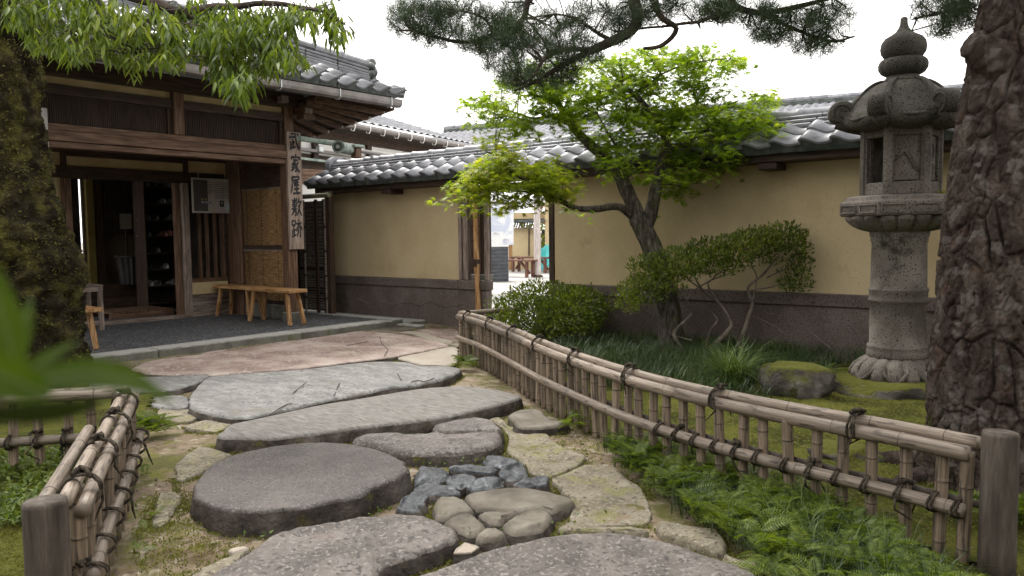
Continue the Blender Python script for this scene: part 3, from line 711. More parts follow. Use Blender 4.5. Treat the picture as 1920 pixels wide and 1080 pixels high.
# ================================================================== ENTRANCE BUILDING
eb = thing('entrance_building', 'dark timber entrance building with deep eaves and grey tiled roof', 'building', (-9, 5, 0))
FX = -8.70
dpost = lambda a, b, mt=None, nm='post', c=.006: MB().box(a, b, c).build(nm, mt or wood_red['z'], eb)
dpost((-8.84, 6.01, .22), (FX, 6.15, 3.0))
MB().box((-8.86, 5.99, .09), (-8.68, 6.17, .22), .01).build('post_footing', kerb_mat, eb)
dpost((-8.84, 2.95, .12), (FX, 3.09, 3.0))
Y0 = .5
MB().box((-8.83, Y0, 2.150), (-8.69, 6.008, 2.212), .004).build('beam', wood_red['y'], eb)
MB().box((-8.83, Y0, 2.216), (-8.665, 6.008, 2.322), .006).build('beam', wood_red['y'], eb)
MB().box((-8.83, Y0, 2.326), (-8.695, 6.008, 2.392), .004).build('beam', wood_red['y'], eb)
for ya, yb in ((Y0, 4.53), (4.66, 6.008)):
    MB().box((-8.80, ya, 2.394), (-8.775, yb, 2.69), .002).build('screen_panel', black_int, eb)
    sm = MB()
    y = ya+.05
    while y < yb-.05:
        sm.box((-8.774, y, 2.41), (-8.765, y+.012, 2.68), .001); y += .022
    sm.build('slat_screen', wood_dark['z'], eb, kind='stuff')
    MB().box((-8.774, yb-.05, 2.394), (-8.735, yb-.002, 2.69), .003).build('panel_frame', wood_dark['z'], eb)
    MB().box((-8.79, ya, 2.692), (-8.71, yb, 2.795), .004).build('beam', wood_dark['y'], eb)
    MB().box((-8.79, ya, 2.797), (-8.75, yb, 2.874), .002).build('wall_strip', plaster_in, eb)
dpost((-8.81, 4.532, 2.394), (-8.685, 4.658, 2.874), nm='strut')
MB().box((-8.84, Y0, 2.876), (-8.665, 6.30, 3.06), .006).build('eave_beam', wood_dark['y'], eb)
MB().box((-9.2, 6.165, 2.79), (-8.50, 6.30, 2.875), .004).build('cross_beam', wood_red['x'], eb)
MB().box((-8.50, 6.175, 2.795), (-8.475, 6.29, 2.87), .003).build('beam_end', wood_grey['x'], eb)
MB().box((-8.66, 6.165, 2.72), (-8.50, 6.34, 2.785), .004).build('bracket', wood_red['x'], eb)
MB().box((-8.62, 5.86, 2.905), (-8.52, 5.96, 2.985), .004).build('bracket', wood_grey['x'], eb)
# eaves: rafters, boarding, gutter
for k in range(17):
    y = .55+k*.42
    if y > 7.0: break
    MB().beam((-8.9, y, 3.245), (-7.86, y, 2.985), .07, .075, .004).build('rafter', wood_red['x'], eb)
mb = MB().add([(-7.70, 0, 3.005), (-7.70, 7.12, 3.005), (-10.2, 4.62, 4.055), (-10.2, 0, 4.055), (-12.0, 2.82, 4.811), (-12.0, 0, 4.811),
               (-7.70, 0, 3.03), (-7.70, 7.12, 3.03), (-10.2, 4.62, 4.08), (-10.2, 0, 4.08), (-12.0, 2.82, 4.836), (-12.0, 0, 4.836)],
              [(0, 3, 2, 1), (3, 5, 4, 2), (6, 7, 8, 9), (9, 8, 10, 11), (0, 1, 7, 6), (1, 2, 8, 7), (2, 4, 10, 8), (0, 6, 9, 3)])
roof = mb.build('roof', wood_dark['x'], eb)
MB().add([(-7.72, 7.12, 3.02), (-12.0, 2.84, 4.82), (-16, 2.84, 4.82), (-16, 7.12, 3.02)], [(0, 1, 2, 3)]).build('roof_side', tile_dark, eb)
gl = MB(); prof = [(-.075, .085), (-.072, .02), (-.05, -.012), (.02, -.016), (.052, .0), (.062, .03), (.066, .085), (.054, .085), (.045, .03), (-.04, .018), (-.06, .085)]
gy0, gy1 = -.5, 7.14; n = len(prof)
gl.add([(-7.76+a, gy0, 2.905+b) for a, b in prof] + [(-7.76+a, gy1, 2.905+b) for a, b in prof],
       [(i, (i+1) % n, n+(i+1) % n, n+i) for i in range(n)] + [tuple(range(n)), tuple(range(n, 2*n))[::-1]]).build('gutter', gutter_mat, eb)
for k in range(9):
    y = 6.95-k*.83
    MB().tube([(-7.69, y, 2.995), (-7.688, y, 2.90), (-7.72, y, 2.872), (-7.78, y, 2.875), (-7.80, y, 2.94)], .006, 5).build('gutter_hook', zinc, eb)
# side eaves
se = [PY(u, v, 7.06) for u, v in ((738, 203), (640, 236), (545, 268), (480, 289))]
sl_ = MB(); base = [Vector((-8.2, 6.2, 3.0)), Vector((-8.85, 6.2, 2.93)), Vector((-9.6, 6.2, 2.85)), Vector((-10.3, 6.2, 2.8))]
vs = base + se
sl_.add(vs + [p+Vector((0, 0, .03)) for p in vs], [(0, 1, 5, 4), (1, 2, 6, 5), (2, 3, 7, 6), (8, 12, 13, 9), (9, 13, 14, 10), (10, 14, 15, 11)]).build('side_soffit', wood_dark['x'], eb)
MB().tube([p+Vector((0, .0, -.01)) for p in se], .022, 8).build('side_eave_edge', wood_red['x'], eb)
for k in range(7):
    t = (k+.6)/7.5*2; i = int(t); p = se[i].lerp(se[i+1], t-i); q = base[i].lerp(base[i+1], t-i)
    MB().beam(q-Vector((0, 0, .035)), p-Vector((0, .05, .03)), .06, .07, .004).build('rafter', wood_red['y'], eb)
    MB().obox(p-Vector((0, .035, .028)), (.035, .006, .02), None, .002).build('rafter_cap', plaster_white, eb)
for u, v in ((621, 240), (573, 256), (668, 226)):
    p = PY(u, v, 7.10)
    MB().tube([p+Vector((0, 0, .03)), p, p+Vector((.02, 0, -.04)), p+Vector((.05, 0, -.045)), p+Vector((.06, 0, -.01))], .006, 5).build('gutter_hook', zinc, eb)
# roof tiles
RW = .272
e2 = tile_mesh('roof_tile', RW, .27, drop=.05, n=8, h=.06, flip=True); i2 = tile_mesh('roof_tile_upper', RW, .27, n=8, h=.06, flip=True)
for m_ in (e2, i2): m_.materials[0] = tile_roof
upr = Vector((-1, 0, .42)).normalized(); ms_e = []; ms_i = []
for r in range(16):
    x = -7.66-r*.222
    z = 3.045 + .42*(r*.222)
    ymax = 7.16-(-7.70-x)*1.0
    k = 0
    while True:
        y = 7.16 - RW*(k+1); k += 1
        if y < 2.1: break
        if y+RW > ymax+.10: continue
        (ms_e if r == 0 else ms_i).append(slope_mat((x, y, z+(.0 if r == 0 else .02)), (0, 1, 0), upr))
tiles('roof_tile', e2, roof, ms_e); tiles('roof_tile', i2, roof, ms_i)
# hip ridge
h0 = Vector((-8.00, 6.86, 3.27)); hd = Vector((-1, -1, .42)).normalized()
for (hw, zz, hh) in ((.16, -.06, .10), (.145, .010, .035), (.125, .052, .035), (.11, .094, .032)):
    for k in range(9):
        a = h0+hd*(k*.42)+Vector((0, 0, zz)); MB().beam(a, a+hd*.416, hw*2, hh, .008).build('hip_course', tile_roof, roof)
for k in range(11):
    a = h0+hd*(k*.36)+Vector((0, 0, .150))
    MB().tube([a, a+hd*.02, a+hd*.055, a+hd*.06, a+hd*.362], [.080, .088, .088, .070, .068], 12).build('hip_cap', tile_roof, roof)
orn = MB()
for (dx, dz, r) in ((0, .10, .085), (-.06, .16, .06), (.06, .16, .06), (0, .22, .065), (-.08, .06, .055), (.08, .06, .055), (0, .0, .07)):
    c = h0 - hd*.02 + Vector((-.707*dx, .707*dx, dz-.02))
    orn.lathe([(.001, -r), (r*.6, -r*.8), (r*.95, -r*.3), (r, 0), (r*.95, r*.3), (r*.6, r*.8), (.001, r)], c, 10)
orn.build('hip_end_ornament', tile_dark, roof, smooth=True)
for (t, dz) in ((1.25, .0), (1.55, .05)):
    c = h0+hd*t+Vector((.22, -.22, .03+dz))
    MB().tube([c, c+Vector((-.30, -.02, .12))], .055, 12).build('round_tile', tile_roof, roof)
    MB().tube([c+Vector((.02, 0, -.008)), c+Vector((-.01, 0, 0))], .07, 14).build('round_tile_end', tile_dark, roof)
cr = MB()
cr.add([(-7.70, 6.86, 3.04), (-7.66, 7.15, 3.04), (-7.66, 7.17, 3.155), (-7.70, 6.86, 3.10), (-7.95, 7.15, 3.12), (-7.95, 7.17, 3.19)], [(0, 1, 2, 3), (1, 4, 5, 2), (3, 2, 5)]).build('corner_tile', tile_roof, roof)

# porch recess
RX = -10.2
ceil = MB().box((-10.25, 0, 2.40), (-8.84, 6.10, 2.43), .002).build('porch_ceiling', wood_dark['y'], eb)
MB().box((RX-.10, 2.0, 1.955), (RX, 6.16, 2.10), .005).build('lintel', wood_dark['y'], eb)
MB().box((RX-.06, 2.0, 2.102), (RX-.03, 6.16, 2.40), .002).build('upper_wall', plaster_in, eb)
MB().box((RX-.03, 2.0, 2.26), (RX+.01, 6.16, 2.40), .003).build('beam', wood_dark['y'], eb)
for u in (119, 348): 
    y = PX(u, 295, RX).y; MB().box((RX-.05, y-.03, 2.10), (RX+.012, y+.03, 2.27), .003).build('strut', wood_dark['z'], eb)
ya, yb = PX(119, 295, RX).y, PX(348, 295, RX).y
MB().box((RX-.03, ya+.031, 2.22), (RX+.006, yb-.031, 2.258), .003).build('beam', wood_dark['y'], eb)
yj0, yj1 = PX(118, 400, RX).y, PX(137, 440, RX).y
jl = 3.985
MB().box((RX-.12, jl-.11, .12), (RX+.01, jl, 1.955), .005).build('door_jamb', wood_red['z'], eb)
MB().box((RX-.06, 2.0, 1.55), (RX-.02, jl-.11, 1.955), .002).build('side_wall', plaster_in, eb)
MB().box((RX-.06, 2.0, .12), (RX-.015, jl-.11, 1.545), .004).build('side_boarding', wood_dark['z'], eb)
MB().box((RX-.12, 2.0, .10), (RX+.03, 5.46, .165), .006).build('threshold', wood_grey['y'], eb)
y1 = PX(337, 500, RX).y; y2 = PX(346, 500, RX).y; y3 = PX(358, 500, RX).y
MB().box((RX-.14, y1, .13), (RX-.05, y2-.004, 1.955), .004).build('door_jamb', wood_red['z'], eb)
MB().box((RX-.10, y2, .10), (RX+.02, y3, 1.955), .005).build('door_jamb', wood_grey['z'], eb)
yw = 6.03
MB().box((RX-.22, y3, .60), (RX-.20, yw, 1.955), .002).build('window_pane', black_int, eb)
for u in (377, 391, 406, 420, 434):
    p = PX(u, 460, RX); MB().box((RX-.06, p.y-.017, .60), (RX-.012, p.y+.017, 1.955), .003).build('lattice_bar', wood_red['z'], eb)
MB().box((RX-.08, y3, .60), (RX-.005, yw, .65), .004).build('sill', wood_red['y'], eb)
MB().box((RX-.05, y3, .43), (RX-.015, yw, .598), .003).build('lower_panel', plaster_in, eb)
mb = MB()
for k in range(4): mb.box((RX-.045, y3, .115+.078*k), (RX-.01-.006*(k % 2), yw, .19+.078*k), .006)
mb.build('skirting_boards', wood_grey['y'], eb)
# wing wall with reed blinds
WY = 6.11
MB().box((RX-.02, WY-.06, .12), (-9.86, WY+.06, 2.4), .006).build('post', wood_red['z'], eb)
MB().box((-9.86, WY-.01, .3), (-8.86, WY+.03, 2.45), .003).build('wing_wall', wood_dark['x'], eb)
MB().box((-9.86, WY-.04, 1.86), (-8.842, WY+.035, 2.15), .004).build('beam', wood_dark['x'], eb)
MB().box((-9.86, WY-.04, .10), (-8.862, WY+.04, .30), .008).build('footing', kerb_mat, eb)
reed = mk('reed blind', [(.25, (.13, .070, .025)), (.5, (.27, .160, .068)), (.78, (.40, .265, .13))], 3, (3, 3, 60), .75, .5, 8, .004, 7,
          speck=((.10, .055, .022), .34, 40))
for z0, z1, yy in ((1.10, 1.85, WY-.055), (.36, 1.02, WY-.05)):
    bl = MB(); nz = int((z1-z0)/.011)
    for k in range(nz):
        z = z0+k*.011; bl.tube([(-9.80, yy+random.gauss(0, .001), z+.005), (-9.33, yy+random.gauss(0, .002), z+.005+random.gauss(0, .0012)), (-8.88, yy, z+.005)], .0062, 5)
    o = bl.build('reed_blind', reed, eb, smooth=True, kind='stuff')
    for x in (-9.70, -9.35, -9.0): MB().beam((x, yy-.008, z0), (x, yy-.008, z1), .006, .004, .001, up=(0, 1, 0)).build('blind_cord', wood_dark['z'], o)
    MB().box((-9.82, yy-.012, z1), (-8.86, yy+.012, z1+.02), .003).build('blind_rail', wood_grey['x'], o)
MB().box((-9.86, WY-.045, 1.03), (-8.842, WY+.02, 1.095), .004).build('rail', wood_dark['x'], eb)
# interior
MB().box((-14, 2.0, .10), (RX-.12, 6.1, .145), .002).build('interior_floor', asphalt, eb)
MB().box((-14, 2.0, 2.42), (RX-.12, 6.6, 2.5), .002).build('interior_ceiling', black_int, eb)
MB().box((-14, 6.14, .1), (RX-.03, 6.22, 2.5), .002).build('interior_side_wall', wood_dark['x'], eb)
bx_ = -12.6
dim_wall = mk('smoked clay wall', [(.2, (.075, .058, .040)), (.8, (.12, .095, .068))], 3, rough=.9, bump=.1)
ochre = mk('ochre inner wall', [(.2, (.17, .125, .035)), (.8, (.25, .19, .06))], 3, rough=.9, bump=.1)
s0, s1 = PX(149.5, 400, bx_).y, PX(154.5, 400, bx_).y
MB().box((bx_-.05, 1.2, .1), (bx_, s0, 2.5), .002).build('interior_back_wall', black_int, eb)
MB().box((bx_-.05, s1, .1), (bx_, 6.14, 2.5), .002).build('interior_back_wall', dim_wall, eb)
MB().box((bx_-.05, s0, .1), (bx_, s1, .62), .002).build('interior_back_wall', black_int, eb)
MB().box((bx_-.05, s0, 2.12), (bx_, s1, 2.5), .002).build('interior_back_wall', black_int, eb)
p0, p1 = PX(159, 400, bx_).y, PX(173, 400, bx_).y
MB().box((bx_+.004, p0, .5), (bx_+.08, p1, 2.4), .004).build('inner_post', ochre, eb)
MB().box((bx_+.004, p1+.01, .5), (bx_+.07, p1+.13, 2.4), .004).build('inner_post', wood_dark['z'], eb)
l0, l1 = PX(190, 370, bx_+.1).y, PX(268, 370, bx_+.1).y
lt = MB(); y = l0
while y < l1:
    lt.box((bx_+.05, y, 1.28), (bx_+.075, y+.018, 2.38), .001); y += .048
for z in (1.28, 1.62, 1.95, 2.36): lt.box((bx_+.045, l0, z), (bx_+.08, l1, z+.025), .001)
lt.build('lattice_screen', wood_dark['z'], eb, kind='stuff')
MB().box((-12.5, 4.0, .146), (-11.7, 6.12, .34), .006).build('inner_step', wood_dark['y'], eb)
MB().box((-12.5, 4.0, .342), (-12.1, 6.12, .52), .006).build('inner_step', wood_dark['y'], eb)
# fabric of the house continuing behind the garden wall
MB().box((-10.5, 6.25, .1), (-10.42, 9.0, 1.7), .003).build('side_boarding', wood_dark['z'], eb)
MB().box((-10.5, 6.25, 1.7), (-10.44, 9.0, 2.05), .003).build('side_wall', plaster_white, eb)
MB().box((-10.5, 6.25, 2.05), (-10.40, 9.0, 2.28), .004).build('beam', wood_red['y'], eb)
for y in (6.35, 7.18): MB().box((-10.5, y, 1.6), (-10.395, y+.22, 2.05), .004).build('post', wood_dark['z'], eb)

# hanging name board with brushed characters
nb = thing('name_board', 'tall weathered wooden name board with black brushed characters on the porch post', 'sign', (FX+.02, 6.12, 1.8))
MB().box((FX+.003, 6.012, 1.045), (FX+.040, 6.228, 2.565), .005).build('board', mk('name board wood', [(.1, (.17, .125, .10)), (.5, (.29, .225, .185)), (.9, (.40, .325, .275))], 3, (14, 14, 1.2), .8, .35, 6, .004), nb)
ink = mk('black ink', [(.3, (.010, .010, .012)), (.7, (.022, .022, .026))], 9, rough=.6, bump=.05)
STROKES = {
'武': [[(25,88),(52,90)],[(8,70),(70,74)],[(38,62),(38,18)],[(38,44),(56,46)],[(20,50),(20,14)],[(8,10),(60,22)],[(60,96),(66,60),(78,25),(92,8),(95,24)],[(78,92),(89,80)]],
'家': [[(50,99),(53,88)],[(16,82),(12,67)],[(16,80),(86,83),(80,68)],[(30,66),(72,68)],[(50,66),(36,50),(18,40)],[(40,56),(58,38),(58,10),(46,6)],[(54,46),(18,24)],[(56,32),(14,6)],[(78,58),(62,44)],[(60,40),(74,18),(94,5)]],
'屋': [[(22,92),(82,94),(80,76)],[(22,76),(80,78)],[(24,92),(22,50),(8,6)],[(34,64),(82,66)],[(56,64),(40,50),(76,52)],[(66,58),(80,46)],[(58,50),(58,8)],[(36,30),(82,32)],[(26,6),(92,8)]],
'敷': [[(8,84),(56,86)],[(32,99),(32,47)],[(16,74),(16,50)],[(16,74),(50,75),(50,50)],[(16,62),(50,63)],[(16,51),(50,51)],[(44,96),(53,90)],[(6,38),(58,40)],[(30,46),(31,39)],[(26,38),(22,20),(6,3)],[(24,26),(48,27),(44,6),(35,8)],[(70,99),(61,72)],[(66,80),(96,82)],[(86,80),(76,44),(56,4)],[(68,62),(80,30),(99,4)]],
'跡': [[(12,92),(12,68)],[(12,92),(40,93),(40,68)],[(12,70),(40,71)],[(26,68),(26,18)],[(26,44),(44,45)],[(12,48),(12,16)],[(4,9),(46,20)],[(70,99),(77,88)],[(50,78),(97,80)],[(66,78),(64,40),(50,6)],[(80,78),(80,13),(71,10)],[(56,60),(47,36)],[(90,62),(99,41)]]}
def brush(ch, M):
    """one brushed character: every stroke a swelling, tapering ribbon standing 2 mm proud"""
    mb = MB()
    for si, st in enumerate(STROKES[ch]):
        P = curve([Vector((x, y, 0)) for x, y in st], 9) if len(st) > 2 else [Vector((*st[0], 0)).lerp(Vector((*st[1], 0)), t/8) for t in range(9)]
        vs = []; hw = 6.4 if len(STROKES[ch]) < 11 else 4.9
        for i, p in enumerate(P):
            t = (P[min(i+1, 8)]-P[max(i-1, 0)]).normalized(); nn = Vector((-t.y, t.x, 0)); u = i/8
            w = hw*(.75+.45*math.cos(u*5.2)**2)*(1.15 if i == 0 else 1)*(.45 if i == 8 else 1)*random.uniform(.9, 1.1)
            a = (p+nn*w)*.00205-Vector((.1025, .1025, 0)); b = (p-nn*w)*.00205-Vector((.1025, .1025, 0)); zt = .0015+.00015*si
            vs += [a*1.0+Vector((0, 0, zt)), b+Vector((0, 0, zt)), b-Vector((0, 0, .001)), a-Vector((0, 0, .001))]
        fs = []
        for i in range(8):
            for q in range(4): fs.append((i*4+q, (i+1)*4+q, (i+1)*4+(q+1) % 4, i*4+(q+1) % 4))
        fs += [(0, 1, 2, 3), (35, 34, 33, 32)]
        mb.add([M @ (Matrix.Diagonal((.84, 1.18, 1, 1)) @ v) for v in vs], fs)
    return mb.build('character', ink, nb)
for k, ch in enumerate('武家屋敷跡'):
    z = 2.445-.283*k
    M = Matrix.Translation((FX+.0405, 6.122+(.004 if k % 2 else -.003), z)) @ Matrix(((0, 0, 1, 0), (1, 0, 0, 0), (0, 1, 0, 0), (0, 0, 0, 1))) @ Matrix.Shear('XZ', 4, (0, 0)) @ Matrix.Rotation(.05*(-1)**k, 4, 'Z')
    brush(ch, M)
MB().tube([(FX+.04, 6.19, 2.50), (FX+.046, 6.19, 2.50)], .008, 8).build('nail', rope, nb)
# pale board on the far-left post
lb = thing('pale_board', 'narrow pale grey board hung on the post beside the mossy trunk', 'sign', (FX+.02, 3.05, 1.8))
pb = PX(86, 300, FX+.03).y
MB().box((FX+.003, pb-.20, 1.12), (FX+.035, pb+.035, 2.53), .004).build('board', mk('pale painted board', [(.3, (.42, .40, .39)), (.7, (.55, .53, .52))], 4, (8, 8, 1), .7, .1), lb)

# metal notice panel
mp_ = thing('notice_panel', 'framed brushed metal notice panel hanging in front of the lattice window', 'sign', PX(399, 366, RX+.06))
steel = mk('brushed steel plate', [(.2, (.44, .41, .38)), (.8, (.56, .53, .50))], 4, (1, 30, 1), .38, .05, metallic=.25)
c0 = PX(359, 331, RX+.05); c1 = PX(439.5, 400, RX+.05); y0, y1_, z1, z0 = c0.y, c1.y, 2.02, 1.565
MB().box((RX+.03, y0, z0), (RX+.055, y1_, z1), .003).build('plate', steel, mp_)
fr = MB(); fr.box((RX+.05, y0-.012, z0-.012), (RX+.066, y0+.012, z1+.012), .003); fr.box((RX+.05, y1_-.012, z0-.012), (RX+.066, y1_+.012, z1+.012), .003)
fr.box((RX+.05, y0+.012, z1-.01), (RX+.066, y1_-.012, z1+.012), .003); fr.box((RX+.05, y0+.012, z0-.012), (RX+.066, y1_-.012, z0+.01), .003)
fr.build('frame', steel, mp_)
for y in (y0+.10, y1_-.12): MB().tube([(RX+.05, y, z1+.01), (RX+.04, y, z1+.10)], .005, 5).build('hanger', zinc, mp_)
grey_print = mk('grey print', [(.3, (.10, .095, .09)), (.7, (.15, .14, .135))], 9, rough=.7, bump=0)
tl = MB(); Wd = y1_-y0; xs_ = RX+.0555
for r in range(9):
    z = z1-.05-.026*r; w0 = .33
    while w0 < .93:
        L_ = random.uniform(.015, .06)
        if .46 < w0 < .52: w0 = .53
        if w0 < .46 and r > 6: w0 = .53
        tl.add([(xs_, y0+Wd*w0, z), (xs_, y0+Wd*min(.94, w0+L_), z), (xs_, y0+Wd*min(.94, w0+L_), z+.010), (xs_, y0+Wd*w0, z+.010)], [(0, 1, 2, 3)]); w0 += L_+.012
tl.build('printed_lines', grey_print, mp_, kind='stuff')
def patch(nm, u0, u1, v0, v1, mt_, x=xs_+.001):
    MB().box((x-.001, y0+Wd*u0, z0+(z1-z0)*v0), (x+.001, y0+Wd*u1, z0+(z1-z0)*v1), .0004).build(nm, mt_, mp_)
flat = lambda nm, c: mk(nm, [(.3, c), (.7, c)], 3, rough=.6, bump=0)
blue_l = flat('blue label', (.04, .05, .22)); white_p = flat('white paper', (.72, .72, .70)); yellow_s = flat('yellow star', (.62, .50, .10)); blk = flat('black square', (.02, .025, .02)); cyan_p = flat('pale blue paper', (.50, .60, .66))
patch('label_strip', .18, .44, .26, .325, blue_l)
dark_pl = mk('dark steel strip', [(.3, (.10, .095, .10)), (.7, (.15, .14, .15))], 4, (1, 30, 1), .4, .05, metallic=.5)
patch('dark_strip', .02, .36, .03, .97, dark_pl, xs_-.0005)
text_obj('MICHELIN', .030, white_p, mp_, Matrix.Translation((xs_+.0026, y0+Wd*.31, z0+(z1-z0)*.293)) @ Matrix(((0, 0, 1, 0), (1, 0, 0, 0), (0, 1, 0, 0), (0, 0, 0, 1))), 'lettering', .0003, .0006)
for t in (.225, .30):
    cy, cz = y0+Wd*t, z0+(z1-z0)*.385; st = [(xs_+.002, cy+(.017 if k % 2 == 0 else .0075)*math.sin(k*PI/5), cz+(.017 if k % 2 == 0 else .0075)*math.cos(k*PI/5)) for k in range(10)]
    MB().add(st, [tuple(range(10))[::-1]]).build('star', yellow_s, mp_)
patch('photo_square', .64, .74, .17, .36, blk); patch('paper_slip', .77, .88, .08, .30, cyan_p)
text_obj('7', .06, white_p, mp_, Matrix.Translation((xs_+.0026, y0+Wd*.69, z0+(z1-z0)*.265)) @ Matrix(((0, 0, 1, 0), (1, 0, 0, 0), (0, 1, 0, 0), (0, 0, 0, 1))), 'lettering', .0003)
# paper notices
pn = thing('paper_notice', 'cream paper notice pinned on the wall left of the doorway', 'notice', PX(97, 335, RX))
a, b = PX(91, 315, RX), PX(109, 355, RX); pm = flat('cream paper', (.50, .40, .24))
MB().box((RX-.018, a.y-.06, 1.70), (RX-.014, b.y, 1.99), .0005).build('sheet', pm, pn)
tl = MB()
for r in range(8):
    z = 1.95-.03*r; tl.add([(RX-.0135, a.y-.04, z), (RX-.0135, b.y-.03-random.uniform(0, .03), z), (RX-.0135, b.y-.03, z+.008), (RX-.0135, a.y-.04, z+.008)], [(0, 1, 2, 3)])
tl.build('printed_lines', grey_print, pn, kind='stuff')
p = PX(236, 415, bx_+.15)
pn2 = thing('inner_notice', 'small paper notice on a stand inside the dark doorway', 'notice', (p.x, p.y, .14))
MB().box((p.x-.004, p.y-.09, p.z-.12), (p.x, p.y+.09, p.z+.12), .001).build('sheet', flat('dim paper', (.30, .26, .20)), pn2)
MB().box((p.x-.03, p.y-.012, .146), (p.x-.006, p.y+.012, p.z+.05), .002).build('stand', wood_dark['z'], pn2)

# shoe rack with shoes inside the doorway
sx = -11.25
ra, rb = PX(275, 450, sx).y, PX(334, 450, sx).y
sr = thing('shoe_rack', 'tall dark wooden shoe rack inside the doorway', 'rack', (sx, (ra+rb)/2, .14))
for y in (ra-.02, rb): MB().box((sx-.32, y, .146), (sx, y+.02, 2.15), .003).build('side_panel', wood_dark['z'], sr)
MB().box((sx-.34, ra-.02, .146), (sx-.322, rb+.02, 2.15), .002).build('back_panel', black_int, sr)
shz = [.25, .50, .74, .98, 1.22, 1.46, 1.70, 1.94]
for z in shz: MB().box((sx-.32, ra, z), (sx+.003, rb, z+.018), .002).build('shelf', wood_dark['y'], sr)
def shoe_mesh(nm, mt_):
    b = MB(); secs = [(0, .034, .075), (.05, .038, .085), (.10, .036, .075), (.16, .042, .052), (.22, .044, .042), (.26, .03, .03), (.275, .012, .018)]
    vs = []; k = 8
    for (x, w, h) in secs:
        for i in range(k):
            t = PI*i/(k-1); vs.append((-x, -math.cos(t)*w, max(0, math.sin(t))*h+.004))
    fs = [(j*k+i, j*k+i+1, (j+1)*k+i+1, (j+1)*k+i) for j in range(len(secs)-1) for i in range(k-1)]
    fs += [tuple(range(k)), tuple((len(secs)-1)*k+i for i in range(k))[::-1]] + [(j*k, (j+1)*k, (j+1)*k+k-1, j*k+k-1) for j in range(len(secs)-1)]
    b.add(vs, fs); me = b.mesh(nm, True); me.materials.append(mt_); return me
sm_ = [shoe_mesh('shoe', mk('shoe '+n_, [(.3, c), (.7, tuple(x*1.3 for x in c))], 6, rough=.6, bump=.1)) for n_, c in (('white', (.40, .40, .40)), ('grey', (.12, .12, .125)), ('rose', (.36, .16, .13)), ('black', (.03, .03, .03)))]
names_ = ['pale', 'grey', 'reddish', 'black']
rows = ['second from the floor', 'third from the floor', 'fourth from the floor', 'fifth from the floor', 'sixth from the floor', 'seventh from the floor', 'top']
for r, z in enumerate(shz[1:]):
    for j in range(4):
        if random.random() < .35: continue
        q = random.choice((0, 0, 1, 1, 3)) if r != 3 else (2 if j > 1 else 1)
        o = obj('shoe', sm_[q], None, (sx-.03, ra+.06+j*(rb-ra-.12)/3, z+.018), (0, 0, PI+random.gauss(0, .12)))
        o.rotation_euler = (0, 0, random.gauss(0, .15)); 
        tag(o, '%s shoe, %s of the %s shelf in the rack' % (names_[q], ('far left', 'left middle', 'right middle', 'far right')[j], rows[r]), 'shoe', 'shoes on the rack')
# slatted bin and pallet inside
p = PX(241, 512, -12.0)
bn = thing('ribbed_bin', 'black ribbed bin standing on the step inside the doorway', 'bin', (-11.9, p.y, .345))
bm_ = mk('black plastic', [(.3, (.016, .015, .015)), (.7, (.03, .028, .028))], 5, rough=.5, bump=.1)
MB().lathe([(.15, 0), (.155, .01), (.20, .40), (.215, .405), (.215, .42), (.19, .42), (.185, .38)], (-11.9, p.y, .525), 36, fn=lambda r, z, th: (r*(1+.035*math.cos(18*th)), z)).build('drum', bm_, bn)
MB().lathe([(.205, 0), (.222, .004), (.222, .03), (.205, .034)], (-11.9, p.y, .93), 36).build('rim', bm_, bn, smooth=True)
a = G(248, 593, .14); pl = thing('wooden_pallet', 'low slatted wooden pallet on the floor inside the doorway', 'pallet', (a.x, a.y, .146))
pc = Vector((-10.95, 4.98, 0))
for k in range(7): MB().box((pc.x-.36, pc.y-.42+.125*k, .215), (pc.x+.36, pc.y-.42+.125*k+.10, .235), .003).build('slat', wood_red['x'], pl)
for k in range(3): MB().box((pc.x-.36+.32*k, pc.y-.42, .146), (pc.x-.28+.32*k, pc.y+.43, .213), .004).build('bearer', wood_red['y'], pl)

# ------------------------------------------------------------------ bamboo side gate between porch post and garden wall
bg_ = thing('bamboo_gate', 'narrow side gate of split bamboo slats between name board and plaster wall', 'gate', (-9.4, 6.93, .1))
gx0, gx1, gy = -9.75, -9.08, 6.93
dk = mk('old split bamboo', [(.25, (.085, .068, .056)), (.5, (.17, .145, .125)), (.8, (.28, .25, .22))], 4, (4, 8, 30), .8, .3, rnd=.1)
gs = MB(); z = .16
while z < 1.70:
    if not (.72 < z < .76 or .40 < z < .43):
        t_ = random.gauss(0, .004); gs.beam((gx0, gy, z), (gx1, gy+random.gauss(0, .004), z+t_+(.02 if z < .75 and random.random() < .3 else 0)), .012, .018, .004)
    z += .026
gs.build('slats', dk, bg_, kind='stuff')
MB().box((gx0-.10, gy+.012, .14), (gx1+.08, gy+.02, 1.72), .002).build('backing', black_int, bg_)
for x in (gx1-.22, gx1-.05): MB().box((x-.03 if x < gx1-.1 else x-.016, gy-.04, .10), (x+.03 if x < gx1-.1 else x+.016, gy-.013, 1.74), .005).build('upright', wood_dark['z'], bg_)
for x in (gx0+.16, gx1-.02): MB().tube([(x, gy-.025, .1), (x, gy-.025, 1.74)], .016, 8).build('bamboo_upright', dk, bg_)
for x in (gx0+.16, gx1-.02):
    for z in (.33, .65, 1.0, 1.35): MB().lathe([(.02, -.02), (.028, 0), (.02, .02)], (x, gy-.025, z), 8).build('binding', rope, bg_)
MB().tube([(gx0-.1, gy-.03, 1.79), (gx1+.1, gy-.03, 1.79)], .035, 10).build('top_bamboo', mk('mossy bamboo', [(.3, (.16, .17, .10)), (.7, (.28, .28, .19))], 5, rough=.7, bump=.2), bg_)
MB().box((gx1+.0, gy-.03, .1), (gx1+.09, gy+.05, 1.84), .005).build('gate_post', wood_dark['z'], bg_)

